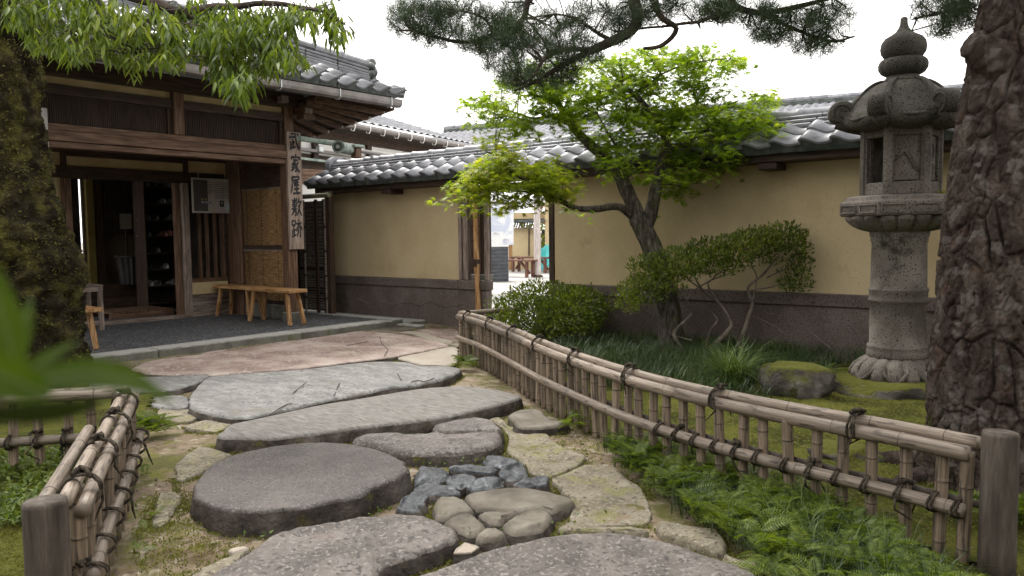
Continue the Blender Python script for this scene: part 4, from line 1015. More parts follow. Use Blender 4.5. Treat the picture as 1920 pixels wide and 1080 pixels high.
# ================================================================== REAR HOUSE and far buildings
def tiled_slope(nm, parent, e0, e1, r0, r1, cols, rows, amp, mat=tile_mat):
    """real corrugated sheet of small far tiles between eave line and ridge line"""
    e0, e1, r0, r1 = map(Vector, (e0, e1, r0, r1)); V = []; nx = cols*4
    for j in range(rows):
        for s in (0, 1):
            v = (j+s)/rows
            for i in range(nx+1):
                u = i/nx; p = e0.lerp(e1, u).lerp(r0.lerp(r1, u), v)
                ph = (i % 4)/4; z = amp*(.5+.5*math.cos(2*PI*ph)) + (amp*.9 if s == 0 else 0)
                V.append((p.x, p.y, p.z+z))
    F = []; w = nx+1
    for j in range(2*rows-1):
        for i in range(nx): F.append((j*w+i, j*w+i+1, (j+1)*w+i+1, (j+1)*w+i))
    me = mesh_np(nm, np.array(V), np.array(F), mat); me.transform(Matrix.Translation(-unparent_loc(parent)))
    o = obj(nm, me, parent); o['kind'] = 'stuff'; return o
rh = thing('rear_house', 'white walled house with long guttered grey tile roof behind the garden wall', 'house', (-11, 10, 0))
ga, gb = G(560, 214, 3.1), G(900, 278, 3.1); dirv = (gb-ga).normalized()
ra_, rb_ = G(690, 194, 4.0), G(880, 256, 4.0)
back = Vector((-dirv.y, dirv.x, 0)); back = back if back.x < 0 else -back
ga, gb = ga-dirv*1.0, gb-dirv*.1
ra_ = ga+back*2.9+Vector((0, 0, .95)); rb_ = gb+back*2.9+Vector((0, 0, .95))
tiled_slope('roof_tiles', rh, ga+Vector((0, 0, .03)), gb+Vector((0, 0, .03)), ra_, rb_, 30, 12, .035)
MB().add([tuple(x) for x in (ga, gb, rb_, ra_, ga+back*5.8, gb+back*5.8)], [(3, 2, 5, 4)]).build('roof_back', tile_dark, rh)
MB().tube([ra_+Vector((0, 0, .05)), rb_+Vector((0, 0, .05))], .10, 10).build('ridge', tile_mat, rh)
MB().tube([ga+Vector((0, 0, -.02)), gb+Vector((0, 0, -.02))], .05, 8).build('gutter', gutter_mat, rh)
Lg = (gb-ga).length
for k in range(int(Lg/.42)):
    p = ga+dirv*(.2+.42*k)-Vector((0, 0, .05))
    MB().tube([p+Vector((0, 0, .06))-back*.05, p-back*.06, p+Vector((0, 0, -.06))-back*.03, p+Vector((0, 0, -.05))+back*.03, p+back*.04+Vector((0, 0, .0))], .009, 5).build('gutter_hook', plaster_white, rh)
inn = back*.55
def band(nm, z0, z1, off, mt_, th=.06):
    a = ga+back*off; b = gb+back*off
    mb = MB(); mb.beam(Vector((a.x, a.y, (z0+z1)/2)), Vector((b.x, b.y, (z0+z1)/2)), th, z1-z0, .004); return mb.build(nm, mt_, rh)
band('soffit', 3.04, 3.06, .30, wood_dark['y'], .55)
band('eave_beam', 2.86, 3.03, .45, wood_dark['y'])
band('white_wall', 2.58, 2.858, .50, plaster_white)
band('dark_wall', .0, 2.578, .5, wood_dark['z'])
band('white_gutter', 2.60, 2.65, .36, gutter_mat, .08)
band('ledge', 2.45, 2.49, .36, copper, .12)
for t in (.28, .50, .72):
    p = ga.lerp(gb, t)+back*.44; MB().beam(Vector((p.x, p.y, 2.5)), Vector((p.x, p.y, 2.86)), .10, .10, .004, up=(1, 0, 0)).build('strut', wood_dark['z'], rh)
    q = ga.lerp(gb, t)+back*.33; MB().obox((q.x, q.y, 2.66), (.05, .05, .05), None, .01).build('gutter_bracket', zinc, rh)
cg = thing('copper_gutter', 'green patinated copper gutter with round open end above the wall roof', 'gutter', D(640, 276, 10.6))
a = D(634, 275, 10.4); b = D(700, 291, 11.6)
MB().tube([a, a.lerp(b, .3)], .075, 16, caps=False).build('drum', copper, cg, smooth=True)
MB().tube([a, a.lerp(b, .3)], .060, 16, caps=False).build('drum_lining', tile_dark, cg, smooth=True)
MB().lathe([(.05, -.008), (.085, -.008), (.085, .008), (.05, .008)], (0, 0, 0), 16)
MB().tube([a, a.lerp(b, .02)], [.088, .088], 16).build('rim', copper, cg)
MB().tube([a-(b-a).normalized()*.004, a+(b-a).normalized()*.01], .062, 16).build('bore', tile_dark, cg)
MB().tube([a-(b-a).normalized()*.02, a+(b-a).normalized()*.01], .026, 10).build('core', zinc, cg)
MB().tube([D(560, 259, 9.9), D(650, 273, 10.9)], .035, 8).build('pipe', copper, cg)
MB().tube([D(660, 281, 10.9), D(760, 296, 12.2)], .03, 8).build('pipe', gutter_mat, cg)
c = D(667, 283, 10.8)
MB().box((c.x-.05, c.y-.05, c.z-.10), (c.x+.06, c.y+.06, c.z+.04), .01).build('bracket_post', wood_red['z'], cg)
MB().box((c.x-.09, c.y-.09, c.z+.041), (c.x+.09, c.y+.09, c.z+.08), .01).build('bracket_cap', copper, cg)

lh = thing('long_hall', 'long low hall with grey tiled roof and ridge far behind the wall', 'building', (-12, 25, 0))
la, lb_ = G(842, 243, 5.5), G(1618, 181, 5.5); dv = (lb_-la).normalized(); la = la - dv*.2; lb_ = lb_+dv*9
bk = Vector((-dv.y, dv.x, 0)); bk = bk if bk.y > 0 else -bk
ea, ebb = la-bk*4.2-Vector((0, 0, 1.65))-dv*.2, lb_-bk*4.2-Vector((0, 0, 1.65))
tiled_slope('roof_tiles', lh, ea, ebb, la-Vector((0, 0, .12)), lb_-Vector((0, 0, .12)), 92, 16, .045)
MB().add([tuple(x) for x in (la, lb_, lb_+bk*4.2-Vector((0, 0, 1.65)), la+bk*4.2-Vector((0, 0, 1.65)))], [(0, 1, 2, 3)]).build('roof_back', tile_dark, lh)
rd = MB().beam(la-Vector((0, 0, .06)), lb_-Vector((0, 0, .06)), .30, .16, .02).build('ridge', tile_dark, lh)
nL = int((lb_-la).length/.5)
for k in range(nL): MB().tube([la+dv*(k*.5)+Vector((0, 0, .06)), la+dv*(k*.5+.44)+Vector((0, 0, .06)), la+dv*(k*.5+.45)+Vector((0, 0, .06)), la+dv*(k*.5+.49)+Vector((0, 0, .06))], [.10, .10, .12, .12], 8).build('ridge_cap', tile_mat, rd)
wa, wb = ea+bk*1.0+dv*6, ebb+bk*1.0
MB().beam(Vector((wa.x, wa.y, 1.9)), Vector((wb.x, wb.y, 1.9)), .2, 3.8, .02).build('wall', plaster, lh)
an = thing('tv_antenna', 'thin television antenna mast standing against the white sky', 'antenna', D(807, 300, 34))
MB().tube([D(807, 300, 34), D(807, 190, 34)], .022, 5).build('mast', zinc, an)
MB().tube([D(798, 193, 34), D(816, 191, 34)], .015, 4).build('cross_bar', zinc, an)
MB().tube([D(803, 204, 34), D(811, 203, 34)], .015, 4).build('cross_bar', zinc, an)
# ================================================================== COURTYARD seen through the gateway
cb_ = thing('banner', 'white hanging banner with pale blue wave print in the gateway', 'banner', D(940, 520, 14))
bx0, bx1 = D(916, 388, 14), D(962, 460, 14)
bann = mk('white banner cloth', [(.35, (.55, .60, .72)), (.55, (.74, .76, .80)), (.7, (.80, .81, .82))], 2.2, rough=.8, bump=0, distort=2.5)
a, b, c, d = D(916, 380, 14), D(963, 383, 14), D(963, 459, 14), D(918, 461, 14)
nf = Vector(FWD)*.02
MB().add([a, b, c, d, a+nf, b+nf, c+nf, d+nf], [(0, 1, 2, 3)[::-1], (4, 5, 6, 7), (0, 1, 5, 4), (1, 2, 6, 5), (2, 3, 7, 6), (3, 0, 4, 7)]).build('cloth', bann, cb_)
MB().tube([D(913, 379, 14), D(966, 382, 14)], .02, 6).build('rod', wood_dark['x'], cb_)
for u, v in ((930, 318), (948, 330)): 
    q = D(u-6, v+120, 13.98); MB().tube([q, q+Vector((.05, .03, .02)), q+Vector((.11, .07, -.005))], [.002, .012, .002], 5).build('bird_print', mk('bird grey', [(.3, (.5, .52, .56)), (.7, (.6, .62, .66))], 4, bump=0), cb_)
gp = D(966, 400, 14)
MB().tube([(a.x, a.y, a.z), (a.x, a.y, 0)], .04, 8).build('pole', wood_grey['z'], cb_)
kiosk = thing('garden_hut', 'small tan walled hut with slatted grey eaves beyond the gateway', 'hut', G(985, 505, 0))
kd = 27.0
A0, A1 = D(958, 505, kd), D(1016, 505, kd)
hut_d = (A1-A0).normalized(); hb = Vector(FWD); hb.z = 0; hb.normalize()
def kbox(nm, u0, u1, v0, v1, mt_, d0=kd, dz=0, th=1.5):
    p, q = D(u0, v1, d0), D(u1, v0, d0); hx = (Vector((q.x, q.y, 0))-Vector((p.x, p.y, 0)))
    ctr = (p+q)/2+hb*th/2; Rm = Matrix((hx.normalized(), hb, Vector((0, 0, 1)))).transposed()
    return MB().obox(ctr, (hx.length/2, th/2, abs(q.z-p.z)/2), Rm, .01).build(nm, mt_, kiosk)
kbox('wall', 955, 1014, 427, 512, plaster)
kbox('upper_wall', 950, 1022, 398, 411, plaster_in, kd+.1)
kbox('eave_board', 948, 1022, 411, 417, tile_dark, kd-.5)
for k in range(11):
    p, q = D(958+k*4.6, 429, kd-.35), D(962+k*4.6, 417, kd-.05)
    MB().beam(p, q, .05, .03, .004).build('eave_slat', wood_grey['x'], kiosk)
MB().tube([D(992, 428, kd-.03), D(992, 480, kd-.03)], .025, 6).build('downpipe', wood_dark['z'], kiosk)
kbox('corner_post', 954, 960, 430, 508, wood_pale['z'], kd-.1, th=.2)
blk_d = 19.0
ct = thing('dark_cabinet', 'dark grey louvred cabinet standing under the banner', 'cabinet', G(937, 515, 0))
p, q = D(919, 512, 20.5), D(953, 462, 20.5); hx = Vector((q.x-p.x, q.y-p.y, 0))
Rm = Matrix((hx.normalized(), hb, Vector((0, 0, 1)))).transposed()
ctm = mk('slate paint', [(.3, (.055, .06, .07)), (.7, (.085, .09, .10))], 4, rough=.5, bump=.1)
MB().obox(Vector(((p.x+q.x)/2, (p.y+q.y)/2, q.z/2)), (hx.length/2, .25, q.z/2), Rm, .01).build('body', ctm, ct)
for k in range(9): MB().obox(Vector(((p.x+q.x)/2, (p.y+q.y)/2, .08+k*q.z/9.5)) - hb*.26, (hx.length/2, .012, .02), Rm, .003).build('louvre', ctm, ct)
pp = thing('white_post', 'pale round post standing on the courtyard paving', 'post', G(1006, 518, 0))
b0 = G(1008, 519, 0); MB().tube([b0, b0+Vector((0, 0, .02)), b0+Vector((0, 0, 3.2))], [.10, .10, .085], 14).build('shaft', mk('bleached log', [(.3, (.36, .32, .30)), (.7, (.52, .47, .45))], 4, (6, 6, 1), .8, .3), pp)
MB().lathe([(.16, 0), (.16, .03), (.10, .06)], b0, 14).build('foot', wood_dark['z'], pp)
red_w = {ax: mk('red stained bench wood '+ax, [(.3, (.075, .028, .018)), (.7, (.15, .065, .045))], 3, rough=.55, bump=.2) for ax in 'x'}['x']
def ptable(label, u0, u1, v, dep, h=.47):
    a = G(u0, v, 0); b = G(u1, v+3, 0); t = thing('long_bench', label, 'bench', (a+b)/2, 'courtyard benches')
    d = (b-a).normalized(); s = Vector((-d.y, d.x, 0))
    for k in (-1, 0, 1): MB().beam(a+s*.13*k+Vector((0, 0, h)), b+s*.13*k+Vector((0, 0, h)), .12, .045, .005).build('plank', red_w, t)
    for p in (a+d*.15, b-d*.15):
        for k in (-1, 1): MB().beam(p+s*.13*k, p+s*.13*k+Vector((0, 0, h-.03)), .08, .08, .005, up=(1, 0, 0)).build('leg', red_w, t)
    MB().beam(a+d*.15+Vector((0, 0, .10)), a+d*.5+Vector((0, 0, h-.04)), .06, .06, .004).build('brace', red_w, t)
    MB().beam(b-d*.15+Vector((0, 0, .10)), b-d*.5+Vector((0, 0, h-.04)), .06, .06, .004).build('brace', red_w, t)
ptable('nearer red brown bench in the courtyard in front of the banner', 920, 1001, 517, 20)
ptable('farther red brown bench standing behind the pale courtyard post', 962, 1034, 509, 22)
# teal sheet, red flowering tree and hedge beyond
tl_ = thing('teal_tarp', 'bright teal sheet draped over something beyond the courtyard post', 'tarp', G(1020, 507, 0))
mb = MB(); V = []; c0 = D(1024, 485, 26)
for j in range(7):
    for i in range(9):
        u = 1010+i*4.2; v = 462+j*7; V.append(D(u, v+4*math.sin(i*1.3+j), 26+.35*math.sin(i*.9)+.15*j*-1))
mb.add(V, [(j*9+i, j*9+i+1, (j+1)*9+i+1, (j+1)*9+i) for j in range(6) for i in range(8)]).build('sheet', mk('teal plastic', [(.3, (.06, .36, .36)), (.7, (.12, .48, .48))], 3, rough=.45, bump=.2), tl_, smooth=True)
for u in (1013, 1040): MB().tube([D(u, 470, 26.4), Vector((*D(u, 470, 26.4)[:2], 0))], .03, 6).build('prop', wood_grey['z'], tl_)

# ================================================================== BENCHES ON THE PORCH
def bench(label, x0, x1, y0, y1, zt, zf, group='stools and benches of oiled wood', legs=None):
    t = thing('plank_bench', label, 'bench', ((x0+x1)/2, (y0+y1)/2, zf), group)
    MB().box((x0, y0, zt-.045), (x1, y1, zt), .008).build('seat', wood_pale['x'], t)
    for sx_ in (0, 1):
        for sy in (0, 1):
            px_ = x0+.14 if sx_ == 0 else x1-.14; py_ = y0+.06 if sy == 0 else y1-.06
            qx = px_+(-.09 if sx_ == 0 else .09); qy = py_+(-.03 if sy == 0 else .03)
            MB().beam((qx, qy, zf), (px_, py_, zt-.04), .042, .052, .006, up=(1, 0, 0)).build('leg', wood_pale['z'], t)
    return t
bench('pale oiled plank bench nearest the name board post', -9.20, -8.20, 5.66, 5.93, .555, .106)
bench('pale oiled plank bench pushed into the corner below the lattice window', -10.14, -9.22, 5.74, 6.01, .555, .118)
a = G(181, 655, .1)
t = thing('wood_stool', 'small oiled wood stool with splayed legs beside the mossy trunk', 'stool', (a.x, a.y, .1), 'stools and benches of oiled wood')
st_c = G(150, 578, .53)
MB().box((st_c.x-.75, st_c.y-.10, .485), (st_c.x+.10, st_c.y+.18, .53), .008).build('seat', wood_pale['x'], t)
for (u, v, du, dv_) in ((181, 655, 172, 585), (150, 652, 160, 585), (120, 640, 130, 585), (140, 660, 145, 585)):
    q = G(u, v, .103); p = Vector((q.x-.09 if u > 150 else q.x+.05, q.y-.02, .49)); MB().beam(q, p, .045, .05, .006, up=(1, 0, 0)).build('leg', wood_pale['z'], t)
gc = thing('grey_chair', 'weathered grey wooden frame chair behind the stool by the doorway', 'chair', G(190, 620, .11))
q = G(191, 620, .112); wg = wood_grey['z']
for (dx, dy) in ((0, 0), (-.34, .0), (0, -.38), (-.34, -.38)):
    MB().box((q.x+dx-.025, q.y+dy-.025, .115), (q.x+dx+.025, q.y+dy+.025, .645), .004).build('leg', wg, gc)
MB().box((q.x-.02, q.y-.36, .585), (q.x+.02, q.y-.027, .645), .004).build('rail', wood_grey['y'], gc)
MB().box((q.x-.36, q.y-.36, .585), (q.x-.32, q.y-.027, .645), .004).build('rail', wood_grey['y'], gc)
MB().box((q.x-.017, q.y-.355, .20), (q.x+.017, q.y-.027, .235), .004).build('stretcher', wood_grey['y'], gc)
MB().box((q.x-.37, q.y-.40, .647), (q.x+.03, q.y+.03, .667), .004).build('seat', wood_grey['y'], gc)

# ================================================================== STONE LANTERN
LD = 5.75; lc = D(1681, 690, LD); LX, LY = lc.x, lc.y
zl = lambda v: D(1681, v, LD).z
pm_ = LD/FPX                 # metres per pixel at the lantern
ln = thing('stone_lantern', 'tall weathered granite garden lantern with curled hexagonal roof', 'lantern', (LX, LY, zl(708)))
cen2 = (LX, LY, 0)
face = math.atan2(-LY, -LX)  # direction towards the viewer
def hexr(th, R, off):        # radius of a hexagon of circumradius R along th
    a = (th-off) % (PI/3); return R*math.cos(PI/6)/math.cos(a-PI/6)
HOFF = face - math.radians(19.5)
def petal(th, n): return abs(math.sin(th*n/2))
MB().lathe([(.28, zl(712)), (.312, zl(704)), (.31, zl(694)), (.288, zl(684)), (.255, zl(676)), (.22, zl(670)), (.20, zl(667))], cen2, 144,
           fn=lambda r, z, th: (r*(1+.13*petal(th, 16)**.6-.09), z)).build('lotus_base', lantern_mat, ln, smooth=True)
for k in range(8):
    th = k*PI/4+.2; r0 = .325
    MB().tube([Vector((LX+math.cos(th+d)*r, LY+math.sin(th+d)*r, z)) for d, r, z in ((-.30, .24, zl(676)), (-.26, .295, zl(688)), (-.14, .315, zl(700)), (0, .325, zl(707)), (.14, .315, zl(700)), (.26, .295, zl(688)), (.30, .24, zl(676)))], .014, 6).build('petal_rim', lantern_mat, ln, smooth=True)
R0 = 48*pm_
sh = []
for v, r in ((668, 1.08), (664, 1.10), (656, 1.09), (652, 1.06), (649, 1.09), (645, 1.07), (643, 1.0), (600, 1.0), (566, 1.0), (564, 1.05), (560, 1.07), (557, 1.03), (553, 1.04), (545, 1.04), (542, 1.07), (539, 1.05), (537, 1.0), (500, .99), (455, .97), (453, 1.0), (449, 1.02), (446, 1.0), (442, 1.04), (437, 1.06), (432, 1.06)):
    sh.append((R0*r, zl(v)))
MB().lathe(sh, cen2, 48).build('shaft', lantern_mat, ln, smooth=True)
MB().lathe([(.20, zl(434)), (.25, zl(431)), (.305, zl(424)), (.345, zl(414)), (.36, zl(407)), (.33, zl(405))], cen2, 144,
           fn=lambda r, z, th: (r*(1+.14*petal(th, 18)**.6-.10), z)).build('lotus_platform', lantern_mat, ln, smooth=True)
def hexlathe(nm, prof, off=HOFF, rnd=None, mat=lantern_mat):
    n = 60
    return MB().lathe(prof, cen2, n, fn=lambda r, z, th: (hexr(th, r, off), z)).build(nm, mat, ln)
# make platform slab (hexagon)
PR = 104*pm_
hexlathe('platform', [(PR*.97, zl(405.5)), (PR, zl(403)), (PR, zl(382)), (PR*.98, zl(379)), (PR*.93, zl(377)), (PR*.90, zl(371)), (PR*.80, zl(368.5)), (PR*.72, zl(367))])
for k in range(6):           # framed panels on the platform rim
    for s in (-.25, .25):
        t0 = HOFF+k*PI/3; a = Vector((math.cos(t0), math.sin(t0), 0)); b = Vector((math.cos(t0+PI/3), math.sin(t0+PI/3), 0))
        nrm_ = ((a+b)/2).normalized(); c = (a*(.5-s)+b*(.5+s))*PR; e = (b-a).normalized()
        ctr = Vector((LX, LY, zl(392.5)))+c+nrm_*.001; fr_ = MB(); w, h = PR*.19, .027; Rm = Matrix((e, nrm_, Vector((0, 0, 1)))).transposed()
        for (cx_, cz_, hw, hh) in ((0, h, w, .005), (0, -h, w, .005), (-w, 0, .005, h), (w, 0, .005, h)):
            fr_.obox(ctr+e*cx_+Vector((0, 0, cz_)), (hw, .007, hh), Rm, .002)
        fr_.build('rim_panel', lantern_mat, ln)
FR = 66*pm_
zf0, zf1 = zl(366.5), zl(246)
# fire box: six stone faces, two of them pierced
fbx = MB()
for k in range(6):
    t0 = HOFF+k*PI/3; a = Vector((math.cos(t0), math.sin(t0), 0))*FR; MB()
    cpos = Vector((LX, LY, 0))+a*.93
    MB().tube([Vector((cpos.x, cpos.y, zf0)), Vector((cpos.x, cpos.y, zf1))], .034, 6).build('corner_pier', lantern_mat, ln)
win_faces = []
for k in range(6):
    t0 = HOFF+k*PI/3; a = Vector((math.cos(t0), math.sin(t0), 0))*FR; b = Vector((math.cos(t0+PI/3), math.sin(t0+PI/3), 0))*FR
    nrm_ = ((a+b)/2).normalized(); e = (b-a).normalized(); mid = (a+b)/2-nrm_*.03; L_ = (b-a).length/2
    Rm = Matrix((e, nrm_, Vector((0, 0, 1)))).transposed(); ctr = Vector((LX, LY, (zf0+zf1)/2))+mid; H_ = (zf1-zf0)/2
    ang = (t0+PI/6-face+PI) % (2*PI)-PI       # 0 = facing the viewer
    pf_ = MB()
    pf_.obox(ctr+Vector((0, 0, H_*.86)), (L_*.98, .03, H_*.14), Rm, .004); pf_.obox(ctr-Vector((0, 0, H_*.82)), (L_*.98, .03, H_*.18), Rm, .004)
    pf_.obox(ctr-e*L_*.82, (L_*.17, .03, H_*.70), Rm, .004); pf_.obox(ctr+e*L_*.82, (L_*.17, .03, H_*.70), Rm, .004)
    pf_.build('face_frame', lantern_mat, ln)
    opening = (abs(math.degrees(ang)+49) < 25 or abs(math.degrees(ang)-131) < 25)
    if not opening:
        MB().obox(ctr-nrm_*.014+Vector((0, 0, .02)), (L_*.66, .022, H_*.68), Rm, .003).build('carved_panel', lantern_mat, ln)
        if abs(math.degrees(ang)) < 30:      # mountain relief on the front panel
            MB().tube([ctr+nrm_*.010+e*L_*x+Vector((0, 0, H_*z)) for x, z in ((-.6, -.02), (-.4, .12), (-.2, .26), (-.02, .22), (.15, .05), (.35, -.18), (.6, -.38))], [.006, .014, .018, .018, .016, .014, .008], 6).build('relief_ridge', lantern_mat, ln, smooth=True)
        else:
            MB().tube([ctr+nrm_*.008+e*L_*.28*math.cos(t)+Vector((0, 0, H_*(.25+.26*math.sin(t)))) for t in np.linspace(0, 2*PI, 17)], .009, 6).build('relief_ring', lantern_mat, ln, smooth=True)
            MB().tube([ctr+nrm_*.008+e*L_*.3*math.cos(t)+Vector((0, 0, H_*(-.28+.2*math.sin(t)))) for t in np.linspace(0, 2*PI, 13)], .009, 6).build('relief_ring', lantern_mat, ln, smooth=True)
# roof with upswept corners
RR = 118*pm_
prof_r = []
def roof_fn(nm):
    n = 72; rows_ = []; 
    S_ = [(0.24, 160), (.34, 161.5), (.45, 165.5), (.55, 173), (.66, 186), (.77, 201), (.87, 212), (.95, 219), (1.0, 227), (1.015, 234), (1.0, 241), (.95, 246), (.80, 250), (.62, 252), (.55, 250)]
    vs = []; fs = []
    for (s, v) in S_:
        for i in range(n):
            th = 2*PI*i/n; hx = hexr(th, 1, HOFF); mixw = min(1, max(0, (s-.25)/.45)); r = RR*.93*s*((1-mixw)*.92+mixw*hx)
            cornerness = max(0, (hx-.8660)/.134)**1.6
            z = zl(v)+.105*cornerness*max(0, s-.5)*1.4 + (.012*cornerness if s < .9 else 0)
            vs.append((LX+r*math.cos(th), LY+r*math.sin(th), z))
    for j in range(len(S_)-1):
        for i in range(n): fs.append((j*n+i, (j+1)*n+i, (j+1)*n+(i+1) % n, j*n+(i+1) % n))
    fs.append(tuple(range(n))); fs.append(tuple((len(S_)-1)*n+i for i in range(n))[::-1])
    return MB().add(vs, fs).build('roof', lantern_top, ln, smooth=True)
lroof = roof_fn('roof')
for k in range(6):
    th = HOFF+k*PI/3; o_ = Vector((math.cos(th), math.sin(th), 0)); sd = Vector((-o_.y, o_.x, 0)); c0 = Vector((LX, LY, 0))
    path_c = [(.26, 159), (.40, 162), (.54, 172), (.66, 187), (.76, 198), (.84, 204)]
    P = curve([c0+o_*RR*.93*s+Vector((0, 0, zl(v)+.004)) for s, v in path_c], 20); hw = lerp_list([.020, .030, .050], [0, .5, 1], 20); th_ = lerp_list([.010, .014, .022], [0, .5, 1], 20)
    vs = []; fs = []
    for i, p in enumerate(P):
        t = (P[min(i+1, 19)]-P[max(i-1, 0)]).normalized(); nn = sd.cross(t).normalized()
        for (a, b) in ((-1, -.8), (-.85, .6), (-.5, 1.0), (-.12, .75), (.12, .75), (.5, 1.0), (.85, .6), (1, -.8)): vs.append(p+sd*hw[i]*a+nn*th_[i]*b*(1 if nn.z > 0 else -1))
    for i in range(19):
        for q in range(8): fs.append((i*8+q, i*8+(q+1) % 8, (i+1)*8+(q+1) % 8, (i+1)*8+q))
    fs.append(tuple(range(8))[::-1]); fs.append(tuple(19*8+q for q in range(8)))
    MB().add(vs, fs).build('hip_band', lantern_top, lroof, smooth=True)
    # the curled corner: a scroll standing on the eave, its volute cut on both sides
    hc = c0+o_*RR*.865+Vector((0, 0, zl(213))); ro = .084; vs = []; fs = []; K = 36
    prof_h = [(.0, -.058), (.70, -.058), (.88, -.056), (1.0, -.045), (1.0, .045), (.88, .056), (.70, .058), (.0, .058)]
    for (rr, ww) in prof_h:
        for i in range(K):
            th2 = 2*PI*i/K; r_ = max(rr, .002)*ro*(1.0+.06*math.cos(th2-.9)); vs.append(hc+o_*r_*math.cos(th2)*1.12+Vector((0, 0, 1))*r_*math.sin(th2)*1.02+sd*ww)
    for j in range(len(prof_h)-1):
        for i in range(K): fs.append((j*K+i, j*K+(i+1) % K, (j+1)*K+(i+1) % K, (j+1)*K+i))
    hn = MB().add(vs, fs).build('roof_horn', lantern_top, lroof, smooth=True)
    for sg in (-1, 1):
        sp_ = [hc+sd*sg*.058+o_*(.074-.062*t)*math.cos(-1.2+t*9.5)+Vector((0, 0, (.074-.062*t)*math.sin(-1.2+t*9.5))) for t in np.linspace(0, 1, 30)]
        MB().tube(sp_, [.009-.004*t for t in np.linspace(0, 1, 30)], 6).build('volute', lantern_top, lroof, smooth=True)
    foot = [hc+o_*.03-Vector((0, 0, .05)), hc-o_*.06-Vector((0, 0, .085)), hc-o_*.16-Vector((0, 0, .10))]
    MB().tube(foot, [.062, .060, .04], 10).build('horn_root', lantern_top, lroof, smooth=True)
    a = c0+o_*RR*.86+Vector((0, 0, zl(229))); o2 = Vector((math.cos(th+PI/3), math.sin(th+PI/3), 0)); b = c0+o2*RR*.86+Vector((0, 0, zl(229)))
    mid = (a+b)/2; mid += (mid-c0-Vector((0, 0, mid.z)))*.10
    MB().tube(curve([a+Vector((0, 0, .03)), a.lerp(mid, .5)+Vector((0, 0, .004)), mid-Vector((0, 0, .008)), mid.lerp(b, .5)+Vector((0, 0, .004)), b+Vector((0, 0, .03))], 14), .013, 6).build('eave_roll', lantern_top, lroof, smooth=True)
MB().lathe([(.135, zl(164)), (.14, zl(158)), (.12, zl(155)), (.105, zl(150))], cen2, 32).build('neck', lantern_top, ln, smooth=True)
MB().lathe([(.10, zl(150)), (.14, zl(145)), (.158, zl(137)), (.160, zl(129)), (.150, zl(122)), (.13, zl(119)), (.10, zl(119))], cen2, 64, fn=lambda r, z, th: (r*(1+.09*petal(th, 14)**.6-.06), z)).build('jewel_seat', lantern_top, ln, smooth=True)
MB().lathe([(.10, zl(121)), (.125, zl(117)), (.148, zl(108)), (.153, zl(99)), (.146, zl(90)), (.125, zl(82)), (.09, zl(77)), (.055, zl(71)), (.034, zl(63)), (.026, zl(56)), (.024, zl(46)), (.012, zl(44))], cen2, 32).build('finial_jewel', lantern_top, ln, smooth=True)

# ------------------------------------------------------------------ rocks
def rock(name, label, c, size, seed, sub=4, rough=.25, mat=rock_mat, flat_=0.0, cat='rock'):
    bm = bmesh.new(); bmesh.ops.create_icosphere(bm, subdivisions=sub, radius=1)
    for v in bm.verts:
        p = v.co.copy(); k = 1+rough*fbm((p.x+seed, p.y, p.z), 1.3, 5)+.04*fbm((p.x, p.y+seed, p.z), 6, 3)
        q = p*k
        if flat_ and q.z > flat_: q.z = flat_+(q.z-flat_)*.25
        v.co = Vector((q.x*size[0], q.y*size[1], q.z*size[2]))
    me = bpy.data.meshes.new(name); bm.to_mesh(me); bm.free(); me.materials.append(mat)
    me.polygons.foreach_set('use_smooth', [True]*len(me.polygons))
    o = obj(name, me, None, c); return tag(o, label, cat)
rock('garden_rock', 'mossy flat boulder carrying the stone lantern', (LX, LY, .035), (.56, .48, .17), 3, flat_=.55, rough=.2)
rock('garden_rock', 'moss capped square boulder left of the stone lantern', Vector((*G(1488, 728, .08)[:2], .12)), (.25, .21, .24), 9, flat_=.5)
rock('garden_rock', 'mossy round boulder behind the clipped round bush', Vector((-4.95, 7.0, .22)), (.42, .25, .40), 14)
rock('garden_rock', 'low mossy stone at the foot of the leaning pine', Vector((*G(1590, 852, .05)[:2], .04)), (.18, .12, .07), 21)

# ================================================================== BAMBOO FENCES
def cane_uv(me, ps, seg):
    uvl = me.uv_layers.new(name='UVMap'); n = len(ps); data = np.zeros((len(me.loops), 2), dtype=np.float32); li = 0; off_ = random.uniform(0, 50)
    for i in range(n-1):
        for k in range(seg):
            for (ii, kk) in ((i, k), (i, k+1), (i+1, k+1), (i+1, k)): data[li] = (ps[ii]+off_, kk/seg); li += 1
    data[li:, 0] = off_; uvl.data.foreach_set('uv', data.ravel())
def node_idx(me, ps, nodes, seg):
    me.materials.append(bamboo_node); mi = np.zeros(len(me.polygons), dtype=np.int32)
    for i in range(len(ps)-1):
        c = (ps[i]+ps[i+1])/2
        if any(-.0062 < c-nd < .0005 for nd in nodes): mi[i*seg:(i+1)*seg] = 1
    me.polygons.foreach_set('material_index', mi)
def bamboo_mesh(name, L, r, seed=0, nodes=None, curve_pts=None, seg=10, taper=.0):
    """one cane: joints are raised rings; along +z or along given points"""
    rd_ = random.Random(seed); step = .02
    if nodes is None:
        nodes = []; s = rd_.uniform(.05, .25)
        while s < L: nodes.append(s); s += rd_.uniform(.24, .36)*(1.5 if 100 <= seed < 140 and L > .6 else 1)
    ss = sorted(set([0, L] + [x for nd in nodes for x in (nd-.016, nd-.006, nd, nd+.005, nd+.012)] + list(np.arange(0, L, .09))))
    ss = [s for s in ss if 0 <= s <= L]
    pts = []; rad = []
    for s in ss:
        k = 1.0-taper*s/L
        for nd in nodes:
            d = s-nd
            if abs(d) < .003: k *= 1.075
            elif -.0075 < d < 0: k *= .97
            elif 0 < d < .009: k *= 1.01
        pts.append(s); rad.append(r*k)
    return pts, rad, nodes
